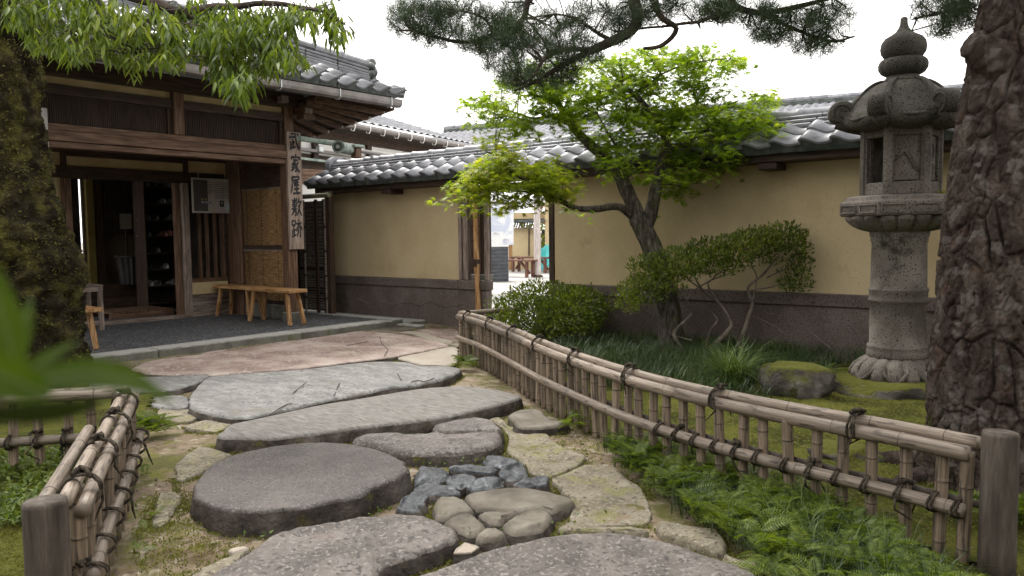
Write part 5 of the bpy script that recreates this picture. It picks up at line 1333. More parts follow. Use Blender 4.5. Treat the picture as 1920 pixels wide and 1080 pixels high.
def at_len(P, cum, s):
    i = int(np.searchsorted(cum, s)); i = max(1, min(i, len(P)-1)); t = (s-cum[i-1])/max(1e-6, cum[i]-cum[i-1]); return P[i-1].lerp(P[i], t)
def cane(parent, name, P, r, seed, off=(0, 0, 0), s0=0.0, s1=None, mat=bamboo):
    P = [Vector(p) for p in P]; cum = np.concatenate([[0], np.cumsum([(P[i+1]-P[i]).length for i in range(len(P)-1)])])
    s1 = cum[-1] if s1 is None else s1
    ps, rad, nodes = bamboo_mesh(name, s1-s0, r, seed)
    pts = [at_len(P, cum, s0+s)+Vector(off) for s in ps]
    o = MB().tube(pts, rad, 12).build(name, mat, parent, smooth=True); cane_uv(o.data, ps, 12); node_idx(o.data, ps, nodes, 12); return o
def lashing(parent, p, d, rr, turns=3, seed=0, knot=True, gap=.012):
    """rope turns round a bundle of radius rr at p, bundle direction d"""
    rd_ = random.Random(seed); d = d.normalized(); a = d.cross(Vector((0, 0, 1))).normalized(); b = a.cross(d)
    mb = MB()
    for t in range(turns):
        o_ = d*((t-(turns-1)/2)*gap); pts = []
        for k in range(15):
            th = 2*PI*k/14; pts.append(p+o_+d*.004*math.sin(th*2+t)+a*math.cos(th)*rr[0]+b*math.sin(th)*rr[1])
        mb.tube(pts, .0052, 5)
    if knot:
        for k in range(4):
            c = p+b*(rr[1]+.004)+d*rd_.uniform(-.014, .014)+a*rd_.uniform(-.014, .014); e = Vector((rd_.uniform(-1, 1), rd_.uniform(-1, 1), rd_.uniform(-.3, .6)))*.026
            mb.tube([c-e, c+b*.012, c+e], .0075, 5)
        for k in range(2):
            c = p+a*rr[0]*(-1 if k else 1); mb.tube([c, c+Vector((rd_.gauss(0, .02), rd_.gauss(0, .02), -.05)), c+Vector((rd_.gauss(0, .03), rd_.gauss(0, .03), -.10))], [.005, .005, .002], 5)
    return mb.build('rope_lashing', rope, parent, smooth=True)
pick_mesh = []
for k in range(6):
    ps, rad, nd = bamboo_mesh('picket', .47, .0215+.002*random.random(), 100+k, nodes=[random.uniform(.08, .2), random.uniform(.28, .42)])
    me = MB().tube([(0, 0, s) for s in ps], rad, 10).mesh('picket', True); cane_uv(me, ps, 10); me.materials.append(bamboo_v); node_idx(me, ps, nd, 10); pick_mesh.append(me)
def ground_of(x, y):
    return bed_z(x, y) if inpoly(x, y, bed_r) else 0
def fence(label, top, loc, n_lash, spacing=.122, low_lash_from=.5, seed=0, h_top=.42, h_low=.205, extra=None):
    f = thing('bamboo_fence', label, 'fence', loc, 'low bamboo fences beside the path')
    P = curve(top, 60); cum = np.concatenate([[0], np.cumsum([(P[i+1]-P[i]).length for i in range(59)])]); L_ = cum[-1]
    rd_ = random.Random(seed)
    def off_curve(d, dz):
        Q = []
        for i in range(60):
            t = (P[min(i+1, 59)]-P[max(i-1, 0)]).normalized(); nn = t.cross(Vector((0, 0, 1))).normalized()
            Q.append(P[i]+nn*d+Vector((0, 0, dz)))
        return Q
    lower = h_low-h_top
    # top pair and lower pair of rails, each in overlapping lengths
    for (dd, dz, r, s_) in ((.022, -.012, .0280, 1), (-.022, .020, .0260, 2), (.040, lower, .0265, 3), (-.034, lower+.012, .0130, 4)):
        Q = off_curve(dd, dz); c0 = 0.0; k = 0
        if seed == 2: r *= .80
        while c0 < L_-.05:
            c1 = min(L_, c0+rd_.uniform(1.9, 2.5)); cane(f, 'rail', Q, r*rd_.uniform(.95, 1.05), seed*50+s_*10+k, s0=c0, s1=c1, off=(0, 0, rd_.uniform(-.002, .002)), mat=bamboo if s_ != 4 else post_mat); c0 = c1; k += 1
    n = int(L_/spacing)
    for k in range(n+1):
        s = min(L_-.03, .03+k*spacing+rd_.gauss(0, .007)); p = at_len(P, cum, s); t = (at_len(P, cum, min(L_, s+.05))-at_len(P, cum, max(0, s-.05))).normalized()
        o = obj('picket', rd_.choice(pick_mesh), f, Vector((p.x, p.y, p.z-.478))-Vector(loc), (rd_.gauss(0, .02), rd_.gauss(0, .02), rd_.uniform(0, 6)))
        if s/L_ > low_lash_from and (seed != 2 or k % 2 == 0):
            lashing(f, Vector((p.x, p.y, h_low))+t.cross(Vector((0, 0, 1)))*.022, t, (.058, .034), 2, seed*100+k, knot=(k % 3 == 0), gap=.013)
    for k in range(n_lash):
        s = L_*(k+.35)/n_lash; p = at_len(P, cum, s); t = (at_len(P, cum, min(L_, s+.05))-at_len(P, cum, max(0, s-.05))).normalized()
        lashing(f, p+Vector((0, 0, .004)), t, (.056, .052), 3, seed*10+k)
    return f, P, cum
fr_loc = (FENCE_R[5].x, FENCE_R[5].y, 0)
fR, PR_, cumR = fence('long curving bamboo fence along the right side of the stepping stones', FENCE_R, fr_loc, 8, low_lash_from=.72, seed=1)
ep = G(1852, 812, .50); epl = FENCE_R[-1]; dR = (FENCE_R[-1]-FENCE_R[-2]).normalized(); pc_ = Vector((epl.x, epl.y, 0))+dR*.085
def log_post(parent, c, r, h, seed):
    return MB().lathe([(r*1.02, -.05), (r*1.0, .1), (r*.98, h-.012), (r*.93, h), (r*.5, h+.003), (.003, h+.004)], (c.x, c.y, 0), 28,
                      fn=lambda rr, z, th: (rr*(1+.012*fbm((math.cos(th)*2, math.sin(th)*2, seed), 1.5, 3)), z)).build('end_post', post_mat, parent, smooth=True)
log_post(fR, pc_, .058, .500, 3)
# far return of the right-hand fence, towards the gateway
rt0 = FENCE_R[0]; rt1 = G(932, 583, .42)+Vector((.1, .25, 0))
cane(fR, 'rail', [rt0+Vector((-.03, .02, .012)), rt1], .026, 77); cane(fR, 'rail', [rt0+Vector((0, .05, -.22)), rt1+Vector((0, 0, -.22))], .024, 78)
for k in range(4):
    p = rt0.lerp(rt1, .15+.25*k); obj('picket', pick_mesh[k], fR, Vector((p.x, p.y, p.z-.478))-Vector(fr_loc), (0, 0, k))
fl_loc = (FENCE_L[0].x, FENCE_L[0].y, 0)
fL, PL_, cumL = fence('short bamboo fence with charred end post at the lower left', FENCE_L, fl_loc, 4, spacing=.125, low_lash_from=-1, seed=2)
dL = (FENCE_L[0]-FENCE_L[1]).normalized(); pc2 = Vector((FENCE_L[0].x, FENCE_L[0].y, 0))+dL*.08+Vector((-.03, -.05, 0))
log_post(fL, pc2, .058, .475, 8)
cane(fL, 'rail', [FENCE_L[0]+Vector((-.075, -.06, .004)), FENCE_L[2]+Vector((-.085, -.06, 0))], .022, 88)
# side arm of the left fence
c1 = FENCE_L[3]; arm = [c1+Vector((.05, .02, -.005)), G(150, 741, .42), G(0, 752, .42)+Vector((-.3, -.45, 0))]
arm = [c1+Vector((.03, .03, -.01)), c1+Vector((-.45, -.55, 0)), c1+Vector((-1.0, -1.2, 0))]
q0 = G(165, 820, .2); q1 = G(0, 831, .2); dq = (q1-q0).normalized()
low0 = Vector((q0.x, q0.y, .2)); 
cane(fL, 'rail', [low0-dq*.12, low0+dq*1.4], .024, 89); cane(fL, 'rail', [low0-dq*.12+Vector((.02, .0, .22)), low0+dq*1.4+Vector((.02, 0, .22))], .027, 90)
cane(fL, 'rail', [low0-dq*.12+Vector((-.03, .03, .225)), low0+dq*1.4+Vector((-.03, .03, .225))], .025, 91)
for k in range(11):
    p = low0+dq*(-.02+.125*k); obj('picket', pick_mesh[k % 6], fL, Vector((p.x, p.y, -.02))+Vector((dq.y*.03, -dq.x*.03, 0))-Vector(fl_loc), (random.gauss(0, .02), random.gauss(0, .02), k))
    lashing(fL, Vector((p.x, p.y, .2)), dq, (.040, .036), 2, 300+k, knot=(k < 3))
# ================================================================== TREES AND PLANTS
maple_leaf = leafmat('maple leaf', [(.05, (.060, .105, .010)), (.35, (.125, .195, .018)), (.65, (.205, .270, .028)), (.95, (.30, .33, .050))], .55, tint=(1.6, 1.7, .5))
maple_yellow = leafmat('yellowing maple leaf', [(.05, (.095, .145, .012)), (.4, (.20, .265, .024)), (.7, (.31, .345, .045)), (.95, (.38, .33, .075))], .55, tint=(1.6, 1.6, .5))
long_leaf = leafmat('long green leaf', [(.05, (.022, .040, .010)), (.4, (.064, .100, .020)), (.7, (.125, .175, .034)), (.95, (.22, .265, .058))], .45, .45, 1.1, tint=(1.7, 1.6, .6), spec=.25)
needle_mat = leafmat('pine needle', [(.05, (.016, .030, .014)), (.5, (.034, .058, .024)), (.95, (.075, .105, .045))], .22, .5, tint=(1.2, 1.3, .6))
azalea_mat = leafmat('azalea leaf', [(.05, (.028, .044, .009)), (.4, (.072, .105, .014)), (.7, (.135, .170, .022)), (.95, (.22, .24, .032))], .34, .4, tint=(1.4, 1.4, .5))
grass_mat = leafmat('mondo grass', [(.05, (.014, .028, .009)), (.5, (.032, .056, .017)), (.95, (.07, .11, .028))], .25, .4)
fern_mat = leafmat('fern frond', [(.05, (.038, .064, .009)), (.45, (.100, .145, .018)), (.95, (.19, .235, .032))], .45, .45)
cover_mat = leafmat('low leafy cover', [(.05, (.04, .075, .012)), (.5, (.085, .125, .018)), (.95, (.15, .18, .03))], .35, .5)
fore_mat = leafmat('broad glossy leaf', [(.05, (.020, .038, .003)), (.5, (.035, .058, .004)), (.95, (.052, .080, .007))], .42, .6, 70, tint=(1.6, 1.7, .3), spec=.15)
red_leaf = leafmat('red leaf', [(.05, (.22, .03, .05)), (.5, (.38, .07, .10)), (.95, (.5, .16, .18))], .4)
bark_maple = mk('maple bark', [(.25, (.030, .024, .019)), (.55, (.075, .062, .050)), (.8, (.13, .115, .098))], 6, (5, 5, 1.4), .9, .6, 12, .01, moss=((.060, .068, .022), .56, 5))
bark_twig = mk('dark twig', [(.3, (.028, .020, .015)), (.7, (.07, .052, .04))], 8, rough=.9, bump=.3)
bark_azalea = mk('azalea stem', [(.3, (.075, .062, .048)), (.7, (.17, .145, .118))], 8, rough=.9, bump=.4)
bark_pine = mk('pine bark', [(.1, (.024, .017, .014)), (.5, (.052, .038, .031)), (.75, (.085, .066, .055)), (.95, (.13, .108, .093))], 6, (2.5, 2.5, 1), .92, 1.0, 22, .010, detail=10, spec=.12,
               moss=((.055, .056, .018), .64, 3.2), speck=[((.110, .094, .083), .39, 12), ((.075, .050, .039), .29, 7)])
bark_moss = mk('moss clad bark', [(.1, (.018, .014, .010)), (.5, (.042, .035, .021)), (.75, (.075, .066, .030)), (.95, (.115, .10, .040))], 4.5, rough=.98, bump=1.0, bscale=34, bdist=.05, detail=10, spec=.05,
               moss=[((.115, .108, .032), .53, 3.6), ((.022, .018, .013), .60, 6)])

MAPLE = []; mf = []
angs = [-112, -68, -34, 0, 34, 68, 112]; lens = [.34, .66, .92, 1.05, .92, .66, .34]
mv = [(-.02, 0, 0)]
for i, (a, l) in enumerate(zip(angs, lens)):
    a = math.radians(a); 
    if i > 0:
        am = math.radians((angs[i-1]+angs[i])/2); mv.append((.26*math.cos(am), .26*math.sin(am), .02))
    mv.append((l*math.cos(a), l*math.sin(a), -.10*l))
tri = []
for i in range(1, len(mv)-1): tri.append((0, i, i+1))
LEAF_MAPLE = (mv, tri)
LEAF_LONG = ([(0, 0, 0), (.25, -.085, -.0), (.25, .085, .0), (.25, 0, -.03), (.60, -.095, -.05), (.60, .095, -.05), (.60, 0, -.085), (1, 0, -.20)],
             [(0, 1, 3), (0, 3, 2), (1, 4, 6), (1, 6, 3), (3, 6, 5), (3, 5, 2), (4, 7, 6), (6, 7, 5)])
LEAF_SMALL = ([(0, 0, 0), (.5, -.23, .06), (1, 0, -.03), (.5, .23, .06)], [(0, 1, 2), (0, 2, 3)])

def ell_points(ells, spread, n_per=None, dens=None):
    """points in ellipses sighted at depth; each ell: (u,v,ru,rv,depth[,weight])"""
    out = []
    for e in ells:
        u, v, ru, rv, dep = e[:5]; w = e[5] if len(e) > 5 else 1.0
        n = int((n_per or 1)*w*(ru*rv/2500.0))
        for _ in range(max(1, n)):
            r = math.sqrt(random.random()); t = random.uniform(0, 2*PI)
            uu, vv = u+ru*r*math.cos(t), v+rv*r*math.sin(t)
            out.append(D(uu, vv, dep+random.uniform(-spread, spread)*math.sqrt(max(.05, 1-r*r))))
    return out
def skin_trunk(name, parent, pts, rad, mat, nseg=40, nring=90, disp=None, seed=0):
    P = curve(pts, nring); R = lerp_list(rad, np.linspace(0, 1, len(rad)), nring); vs = []; fs = []
    for i in range(nring):
        t = (P[min(i+1, nring-1)]-P[max(i-1, 0)]).normalized(); a = t.cross(Vector((0, 1, 0))).normalized(); b = t.cross(a)
        for k in range(nseg):
            th = 2*PI*k/nseg; d = a*math.cos(th)+b*math.sin(th); p = P[i]+d*R[i]
            if disp: p = P[i]+d*(R[i]+disp(p, th, i/(nring-1), R[i]))
            vs.append(p)
    for i in range(nring-1):
        for k in range(nseg): fs.append((i*nseg+k, i*nseg+(k+1) % nseg, (i+1)*nseg+(k+1) % nseg, (i+1)*nseg+k))
    fs.append(tuple(range(nseg))[::-1]); fs.append(tuple((nring-1)*nseg+k for k in range(nseg)))
    return MB().add(vs, fs).build(name, mat, parent, smooth=True)
def limbs(name, parent, specs, mat, seg=8, wob=.012):
    mb = MB(); samples = []
    for pts, r0, r1 in specs:
        n = max(8, 4*len(pts)); P = curve(pts, n)
        P = [p+Vector((fbm(p*3, 1, 2), fbm(p*3+Vector((9, 0, 0)), 1, 2), fbm(p*3+Vector((0, 9, 0)), 1, 2)))*wob for p in P]
        R = [r0+(r1-r0)*(i/(n-1))**.8 for i in range(n)]
        R = [r*(1+.12*fbm(P[i]*8, 1, 2)) for i, r in enumerate(R)]
        mb.tube(P, R, seg); samples += P
    return mb.build(name, mat, parent, smooth=True), samples
def twigs(name, parent, centres, samples, mat, r=.004, maxd=9, sag=.03):
    S_ = np.array([tuple(s) for s in samples]); mb = MB()
    for c in centres:
        d = S_-np.array(tuple(c)); dd = (d*d).sum(1)
        dd = dd + .25*np.maximum(0, S_[:, 2]-c.z)**2
        k = int(dd.argmin()); s = Vector(S_[k])
        if (s-c).length > maxd or (s-c).length < .02: continue
        m_ = s.lerp(c, .5)+Vector((random.gauss(0, .03), random.gauss(0, .03), sag+random.gauss(0, .02)))
        mb.tube([s, m_, c], [r*1.8, r*1.2, r*.6], 4, caps=False)
    if mb.v: return mb.build(name, mat, parent, smooth=True, kind='stuff')

# ------------------------------------------------------------------ maple by the wall
mb0 = PY(1256, 650, 6.75); mdep = float(np.dot(np.array(tuple(mb0))-CAM, FWD))
mt = thing('maple_tree', 'forked maple tree with bright green leaves growing before the plaster wall', 'tree', (mb0.x, mb0.y, .07))
Dm = lambda u, v, dd=0: D(u, v, mdep+dd)
base_p = [Vector((mb0.x+.02, mb0.y, .02)), Dm(1258, 620), Dm(1250, 560), Dm(1236, 500), Dm(1218, 455), Dm(1203, 425), Dm(1195, 405)]
specs = [(base_p, .132, .088),
         ([Dm(1208, 432), Dm(1220, 395), Dm(1232, 345), Dm(1244, 300), Dm(1250, 265, -.05), Dm(1238, 235, -.1), Dm(1215, 205, -.15), Dm(1190, 178, -.2), Dm(1170, 165, -.2)], .075, .020),
         ([Dm(1198, 420), Dm(1182, 375), Dm(1165, 335), Dm(1138, 300, .05), Dm(1108, 272, .1), Dm(1078, 240, .1), Dm(1055, 205, .15), Dm(1030, 172, .2), Dm(1005, 150, .2)], .085, .022),
         ([Dm(1190, 410), Dm(1160, 388, -.1), Dm(1120, 392, -.2), Dm(1080, 392, -.3), Dm(1050, 378, -.35), Dm(1020, 366, -.4), Dm(985, 360, -.45)], .045, .016),
         ([Dm(1250, 262), Dm(1262, 240), Dm(1285, 215, .1), Dm(1310, 195, .1)], .026, .009),
         ([Dm(1246, 285), Dm(1290, 262, -.1), Dm(1330, 240, -.2), Dm(1345, 205, -.2)], .022, .007),
         ([Dm(1248, 272), Dm(1300, 275, .1), Dm(1330, 265, .1), Dm(1400, 250, .1)], .018, .006),
         ([Dm(1165, 335), Dm(1160, 290, -.1), Dm(1140, 250, -.2), Dm(1120, 215, -.2)], .018, .006),
         ([Dm(1078, 240), Dm(1040, 218), Dm(1000, 222), Dm(960, 210), Dm(935, 200)], .022, .006),
         ([Dm(1165, 338), Dm(1190, 322, .1), Dm(1210, 312, .1)], .018, .008),
         ([Dm(1020, 366, -.4), Dm(980, 335, -.5), Dm(945, 310, -.5), Dm(930, 280, -.5)], .014, .004),
         ([Dm(1000, 362, -.4), Dm(950, 355, -.5), Dm(900, 345, -.5), Dm(862, 340, -.5)], .012, .004),
         ([Dm(1190, 178, -.2), Dm(1240, 140, -.2), Dm(1290, 120, -.2), Dm(1370, 110, -.1)], .012, .004)]
trunk_o, samp = limbs('trunk', mt, specs, bark_maple, 12, .014)
green = [(960, 195, 75, 32, mdep), (1015, 150, 75, 40, mdep), (905, 190, 45, 14, mdep), (1130, 155, 105, 50, mdep), (1230, 130, 105, 45, mdep), (1320, 125, 70, 38, mdep), (1372, 118, 35, 20, mdep),
         (1375, 205, 75, 42, mdep), (1300, 245, 95, 48, mdep), (1435, 240, 45, 14, mdep), (1325, 305, 60, 32, mdep), (1150, 225, 100, 52, mdep), (1165, 300, 45, 40, mdep), (1245, 325, 38, 30, mdep),
         (1220, 190, 110, 50, mdep), (1060, 195, 60, 35, mdep), (1420, 185, 38, 18, mdep, .7), (1345, 270, 60, 40, mdep), (1270, 355, 25, 22, mdep, .7), (1100, 395, 25, 12, mdep-.2, .6), (1200, 405, 16, 10, mdep-.1, .6), (950, 240, 70, 25, mdep), (1405, 225, 60, 26, mdep)]
yel = [(960, 335, 95, 42, mdep-.45), (905, 340, 50, 38, mdep-.5), (1035, 330, 48, 34, mdep-.4), (865, 355, 25, 14, mdep-.5), (985, 378, 60, 16, mdep-.4), (930, 290, 40, 30, mdep-.5), (895, 380, 18, 20, mdep-.5, .7), (1055, 355, 35, 20, mdep-.4), (840, 372, 14, 8, mdep-.5, .8)]
def maple_crown(nm, ells, mat, ncl, lpc, spread, size):
    cs = ell_points(ells, spread, ncl); pos = []; dirs = []; ups = []
    for c in cs:
        k = max(4, int(random.gauss(lpc, 3)))
        tiltx, tilty = random.gauss(0, .25), random.gauss(0, .25)
        for _ in range(k):
            r = .13*math.sqrt(random.random()); t = random.uniform(0, 2*PI)
            dx, dy = r*math.cos(t), r*math.sin(t); pos.append((c.x+dx, c.y+dy, c.z+dx*tiltx+dy*tilty+random.gauss(0, .018)-r*.25))
            dirs.append((math.cos(t)+random.gauss(0, .5), math.sin(t)+random.gauss(0, .5), random.gauss(-.25, .3))); ups.append((random.gauss(0, .42), random.gauss(0, .42), 1))
    pos = np.array(pos); rot = frames(np.array(dirs), np.array(ups)); scl = rng.uniform(size*.65, size*1.15, len(pos))
    o = scatter(nm, *LEAF_MAPLE, pos, rot, scl, mat, mt); return o, cs
o, cs1 = maple_crown('crown', green, maple_leaf, 40, 15, .55, .070)
o, cs2 = maple_crown('crown', yel, maple_yellow, 44, 15, .35, .068); o['label'] = 'yellowing lower left branch of leaves'
twigs('twigs', mt, cs1[::5]+cs2[::5], samp, bark_twig, .0035)

# ------------------------------------------------------------------ leaning pine on the right
pd = 3.58
pine = thing('pine_tree', 'old pine with thick cracked reddish bark at the right edge', 'tree', G(1862, 905, .05))
def bark_disp(p, th, s, R):
    q = Vector((p.x*10, p.y*10, p.z*4.6)); q += Vector((fbm(p*3, 1, 3), fbm(p*3+Vector((5, 0, 0)), 1, 3), fbm(p*3+Vector((0, 5, 0)), 1, 3)))*.42
    dd, _ = noise.voronoi(q); e = dd[1]-dd[0]
    c_ = _[0]; lv = noise.noise(Vector(c_)*3.7); d2, pts2 = noise.voronoi(Vector((p.x*24, p.y*24, p.z*9))+Vector((fbm(p*9, 1, 2), fbm(p*9, 1.3, 2), fbm(p*7, 1, 2)))); fl = noise.noise(Vector(pts2[0])*5.1)
    crack = math.exp(-(e/.060)**2)*max(.15, min(1, .75+1.1*fbm(p*4+Vector((3, 1, 0)), 1, 2)))
    d = -.030*crack + .006*lv*(1-crack) + .013*fl*(1-crack) - .006*math.exp(-((d2[1]-d2[0])/.10)**2) + .004*fbm(p*55, 1, 2) + .014*fbm(p*3, 1, 2)
    if s < .16: d += (1-s/.16)**2*.17*max(0, .55+.6*math.sin(th*3+1.0)+.4*math.sin(th*5))
    return d
skin_trunk('trunk', pine, [D(1866, 965, pd), D(1866, 850, pd), D(1866, 700, pd), D(1872, 550, pd), D(1884, 400, pd), D(1902, 250, pd+.02), D(1925, 90, pd+.05), D(1945, -60, pd+.1), D(1950, -250, pd+.15), D(1930, -450, pd+.2)],
           [.285, .275, .268, .258, .250, .243, .232, .215, .195, .17], bark_pine, 300, 560, bark_disp)
skin_trunk('branch_stub', pine, [D(1905, 150, pd-.02), D(1862, 118, pd-.04), D(1836, 96, pd-.06), D(1815, 84, pd-.07)], [.14, .105, .075, .055], bark_pine, 48, 40, lambda p, th, s, R: .022*fbm(p*12, 1, 4))
# surface roots
mb = MB()
for pts, r0, r1 in (([(1745, 862, .06), (1680, 862, .055), (1620, 858, .045), (1545, 852, .03)], .06, .018), ([(1760, 890, .05), (1700, 900, .05), (1660, 925, .02)], .06, .02), ([(1905, 930, .05), (1960, 960, .05), (2050, 980, .02)], .07, .03)):
    P = curve([G(u, v, z) for u, v, z in pts], 14); MB().tube(P, [(r0+(r1-r0)*i/13)*(1+.2*fbm(P[i]*9, 1, 2)) for i in range(14)], 9).build('surface_root', bark_pine, pine, smooth=True)
pb_ = 4.6
Dp = lambda u, v, dd=0: D(u, v, pb_+dd)
hub = D(1945, -330, 3.75)
pspecs = [([hub, D(1700, -230, 4.0), D(1420, -130, 4.4), Dp(1260, -70), Dp(1190, -20), Dp(1196, 38), Dp(1150, 75), Dp(1110, 97), Dp(1075, 112, .1), Dp(1030, 140, .1), Dp(985, 162, .1)], .065, .010),
          ([D(1420, -130, 4.4), Dp(1290, -60, -.1), Dp(1232, -10, -.1), Dp(1240, 30, -.1), Dp(1268, 52, -.1), Dp(1238, 80, -.1), Dp(1205, 90, -.1)], .030, .009),
          ([Dp(1260, -70), Dp(1120, -40, .2), Dp(1000, -8, .3), Dp(978, 32, .3), Dp(930, 62, .3), Dp(880, 76, .3), Dp(820, 72, .3), Dp(775, 60, .3)], .030, .008),
          ([Dp(1110, 97), Dp(1060, 96), Dp(1022, 112), Dp(1002, 142), Dp(975, 158)], .018, .006),
          ([hub, D(1750, -160, 4.0), D(1560, -80, 4.3), Dp(1420, -40, -.1), Dp(1372, 0, -.1), Dp(1425, 22, -.1), Dp(1490, 14, -.1), Dp(1560, -6, -.1)], .045, .012),
          ([Dp(1425, 22, -.1), Dp(1490, 55, -.15), Dp(1560, 72, -.15), Dp(1602, 66, -.15)], .014, .005),
          ([Dp(1372, 0, -.1), Dp(1320, 40, -.1), Dp(1270, 45, -.1), Dp(1180, 52, 0)], .014, .006),
          ([hub, D(1900, -120, 3.9), D(1850, -40, 4.0), D(1790, 10, 4.1), D(1720, 34, 4.1)], .022, .006),
          ([Dp(1150, 75), Dp(1115, 60), Dp(1080, 40), Dp(1040, 30)], .014, .005), ([Dp(930, 62, .3), Dp(905, 30, .3), Dp(860, 20, .3)], .012, .004),
          ([hub, D(2100, -300, 3.6), D(2300, -200, 3.6)], .05, .015), ([hub, D(1800, -450, 4.4), D(1500, -400, 5.2), D(1200, -330, 5.6)], .05, .012)]
pl_o, psamp = limbs('branch', pine, pspecs, bark_twig, 8, .02)
pe = [(800, 40, 72, 34, 5.0), (865, 55, 85, 42, 5.0), (935, 65, 80, 38, 4.9), (1000, 112, 95, 46, 4.8), (1010, 50, 90, 36, 4.8), (975, 145, 62, 22, 4.7, .7), (1085, 90, 50, 30, 4.6), (1110, 30, 60, 28, 4.7), (880, 12, 130, 20, 5.0),
      (1200, 20, 60, 26, 4.6), (1290, 16, 95, 24, 4.6), (1400, 18, 85, 24, 4.5), (1480, 45, 85, 34, 4.45), (1555, 35, 50, 30, 4.45), (1530, 80, 55, 20, 4.45), (1440, 65, 40, 14, 4.5), (1160, 62, 30, 22, 4.6), (1765, 18, 52, 28, 4.1), (1810, 15, 40, 30, 4.1), (1778, 50, 38, 16, 4.1), (1040, 145, 40, 16, 4.7), (770, 20, 40, 24, 5.0)]
off = [(900, -70, 200, 60, 5.0, .5), (1250, -70, 250, 70, 4.7, .45), (1600, -90, 230, 70, 4.4, .45), (1950, -120, 260, 100, 3.9, .35), (1400, -350, 420, 160, 5.2, .22), (2000, -420, 420, 180, 4.2, .22), (2250, -150, 230, 160, 3.6, .25), (1000, -300, 260, 120, 5.6, .22)]
def needle_tufts(nm, centres, per, L_, w, parent, mat):
    C = np.array([tuple(c) for c in centres]); n = len(C)
    ax = rand_dirs(n)*.55+np.array([0, 0, .8]); ax /= np.linalg.norm(ax, axis=1, keepdims=True)
    d = np.repeat(ax, per, 0)*.75+rand_dirs(n*per)*.85; d /= np.linalg.norm(d, axis=1, keepdims=True)
    st = np.repeat(C, per, 0)+rng.normal(0, .012, (n*per, 3))-np.repeat(ax, per, 0)*rng.uniform(0, .05, (n*per, 1))
    rot = frames(d, rand_dirs(n*per)); scl = rng.uniform(.7, 1.15, n*per)*L_
    bv = [(0, -w/L_/2, 0), (0, w/L_/2, 0), (1, 0, -.06)]
    return scatter(nm, bv, [(0, 1, 2)], st, rot, scl, mat, parent)
pcs = ell_points(pe, .34, 70)
needle_tufts('crown', pcs, 34, .115, .0025, pine, needle_mat)
pcs2 = ell_points(off, .8, 22)
needle_tufts('crown', pcs2, 22, .16, .010, pine, needle_mat)
hi = []
while len(hi) < 950:
    x, y = random.uniform(-3.6, 3.0), random.uniform(1.8, 8.2); dep = max(1.0, -x*.634+y*.771)
    if (x+.4)**2/9+(y-5)**2/12 < 1: hi.append(Vector((x, y, 1.45+.335*dep+random.uniform(0, 1.3))))
needle_tufts('crown', hi, 26, .20, .022, pine, needle_mat)
twigs('twigs', pine, pcs[::3], psamp, bark_twig, .0035, .8, -.01)

# ------------------------------------------------------------------ moss-clad tree on the left
td = 6.55
lt_ = thing('mossy_tree', 'thick moss clad tree trunk with drooping leafy branches at the left edge', 'tree', G(66, 722, .02))
def moss_disp(p, th, s, R):
    d = .060*fbm(p*4.5, 1, 4)+.036*fbm(p*14, 1, 3)+.014*fbm(p*45, 1, 2)
    if s < .25: d += (1-s/.25)**2*.05*max(0, math.sin(th*4+.6))
    return d
skin_trunk('trunk', lt_, [D(58, 760, td), D(52, 690, td), D(44, 600, td), D(30, 510, td), D(8, 430, td), D(-8, 330, td), D(-14, 220, td), D(-18, 100, td), D(-20, -20, td), D(-60, -200, td), D(-140, -420, td)],
           [.48, .45, .44, .50, .455, .380, .365, .36, .35, .32, .27], bark_moss, 130, 210, moss_disp)
tm = lt_.children[0].data; nv = len(tm.vertices); tco = np.empty(nv*3); tm.vertices.foreach_get('co', tco); tco = tco.reshape(-1, 3)+np.array(tuple(lt_.location))
tno = np.empty(nv*3); tm.vertices.foreach_get('normal', tno); tno = tno.reshape(-1, 3)
pick = [i for i in range(nv) if tco[i, 2] < 3.2 and (tno[i] @ FWD) < .25 and fbm(tuple(tco[i]*5), 1, 3) > -.12]
pick = rng.choice(pick, 11000); jit = rng.normal(0, .012, (11000, 3))
fd = tno[pick]*.8+rand_dirs(11000)*.7+np.array([0, 0, -.1])
scatter('moss_fuzz', [(0, -.16, 0), (0, .16, 0), (1, 0, 0)], [(0, 1, 2)], tco[pick]+jit, frames(fd, rand_dirs(11000)), rng.uniform(.012, .034, 11000),
        leafmat('trunk moss', [(.05, (.040, .038, .012)), (.5, (.115, .110, .028)), (.95, (.22, .20, .055))], .25, .9, 3.0), lt_, 'stuff')
Dl = lambda u, v, dd=0: D(u, v, 5.3+dd)
lspecs = [([D(-40, -150, td), D(60, -90, 5.9), Dl(180, -25), Dl(285, 4), Dl(332, 18), Dl(430, 13), Dl(520, 8), Dl(600, 18), Dl(650, 50)], .06, .006),
          ([Dl(332, 18), Dl(390, 42), Dl(440, 72), Dl(490, 100), Dl(535, 118)], .018, .005), ([Dl(180, -25), Dl(190, 10), Dl(170, 45), Dl(150, 70)], .016, .005),
          ([Dl(285, 4), Dl(280, 35), Dl(255, 70), Dl(250, 100)], .012, .004), ([D(-20, -60, td), D(20, -40, 5.8), Dl(60, 0), Dl(90, 30)], .03, .006),
          ([D(-40, -150, td), Dl(200, -160), Dl(420, -120), Dl(600, -60), Dl(640, 0)], .04, .008), ([Dl(440, 72), Dl(440, 105), Dl(445, 135)], .008, .004)]
lo, lsamp = limbs('branch', lt_, lspecs, bark_twig, 8, .02)
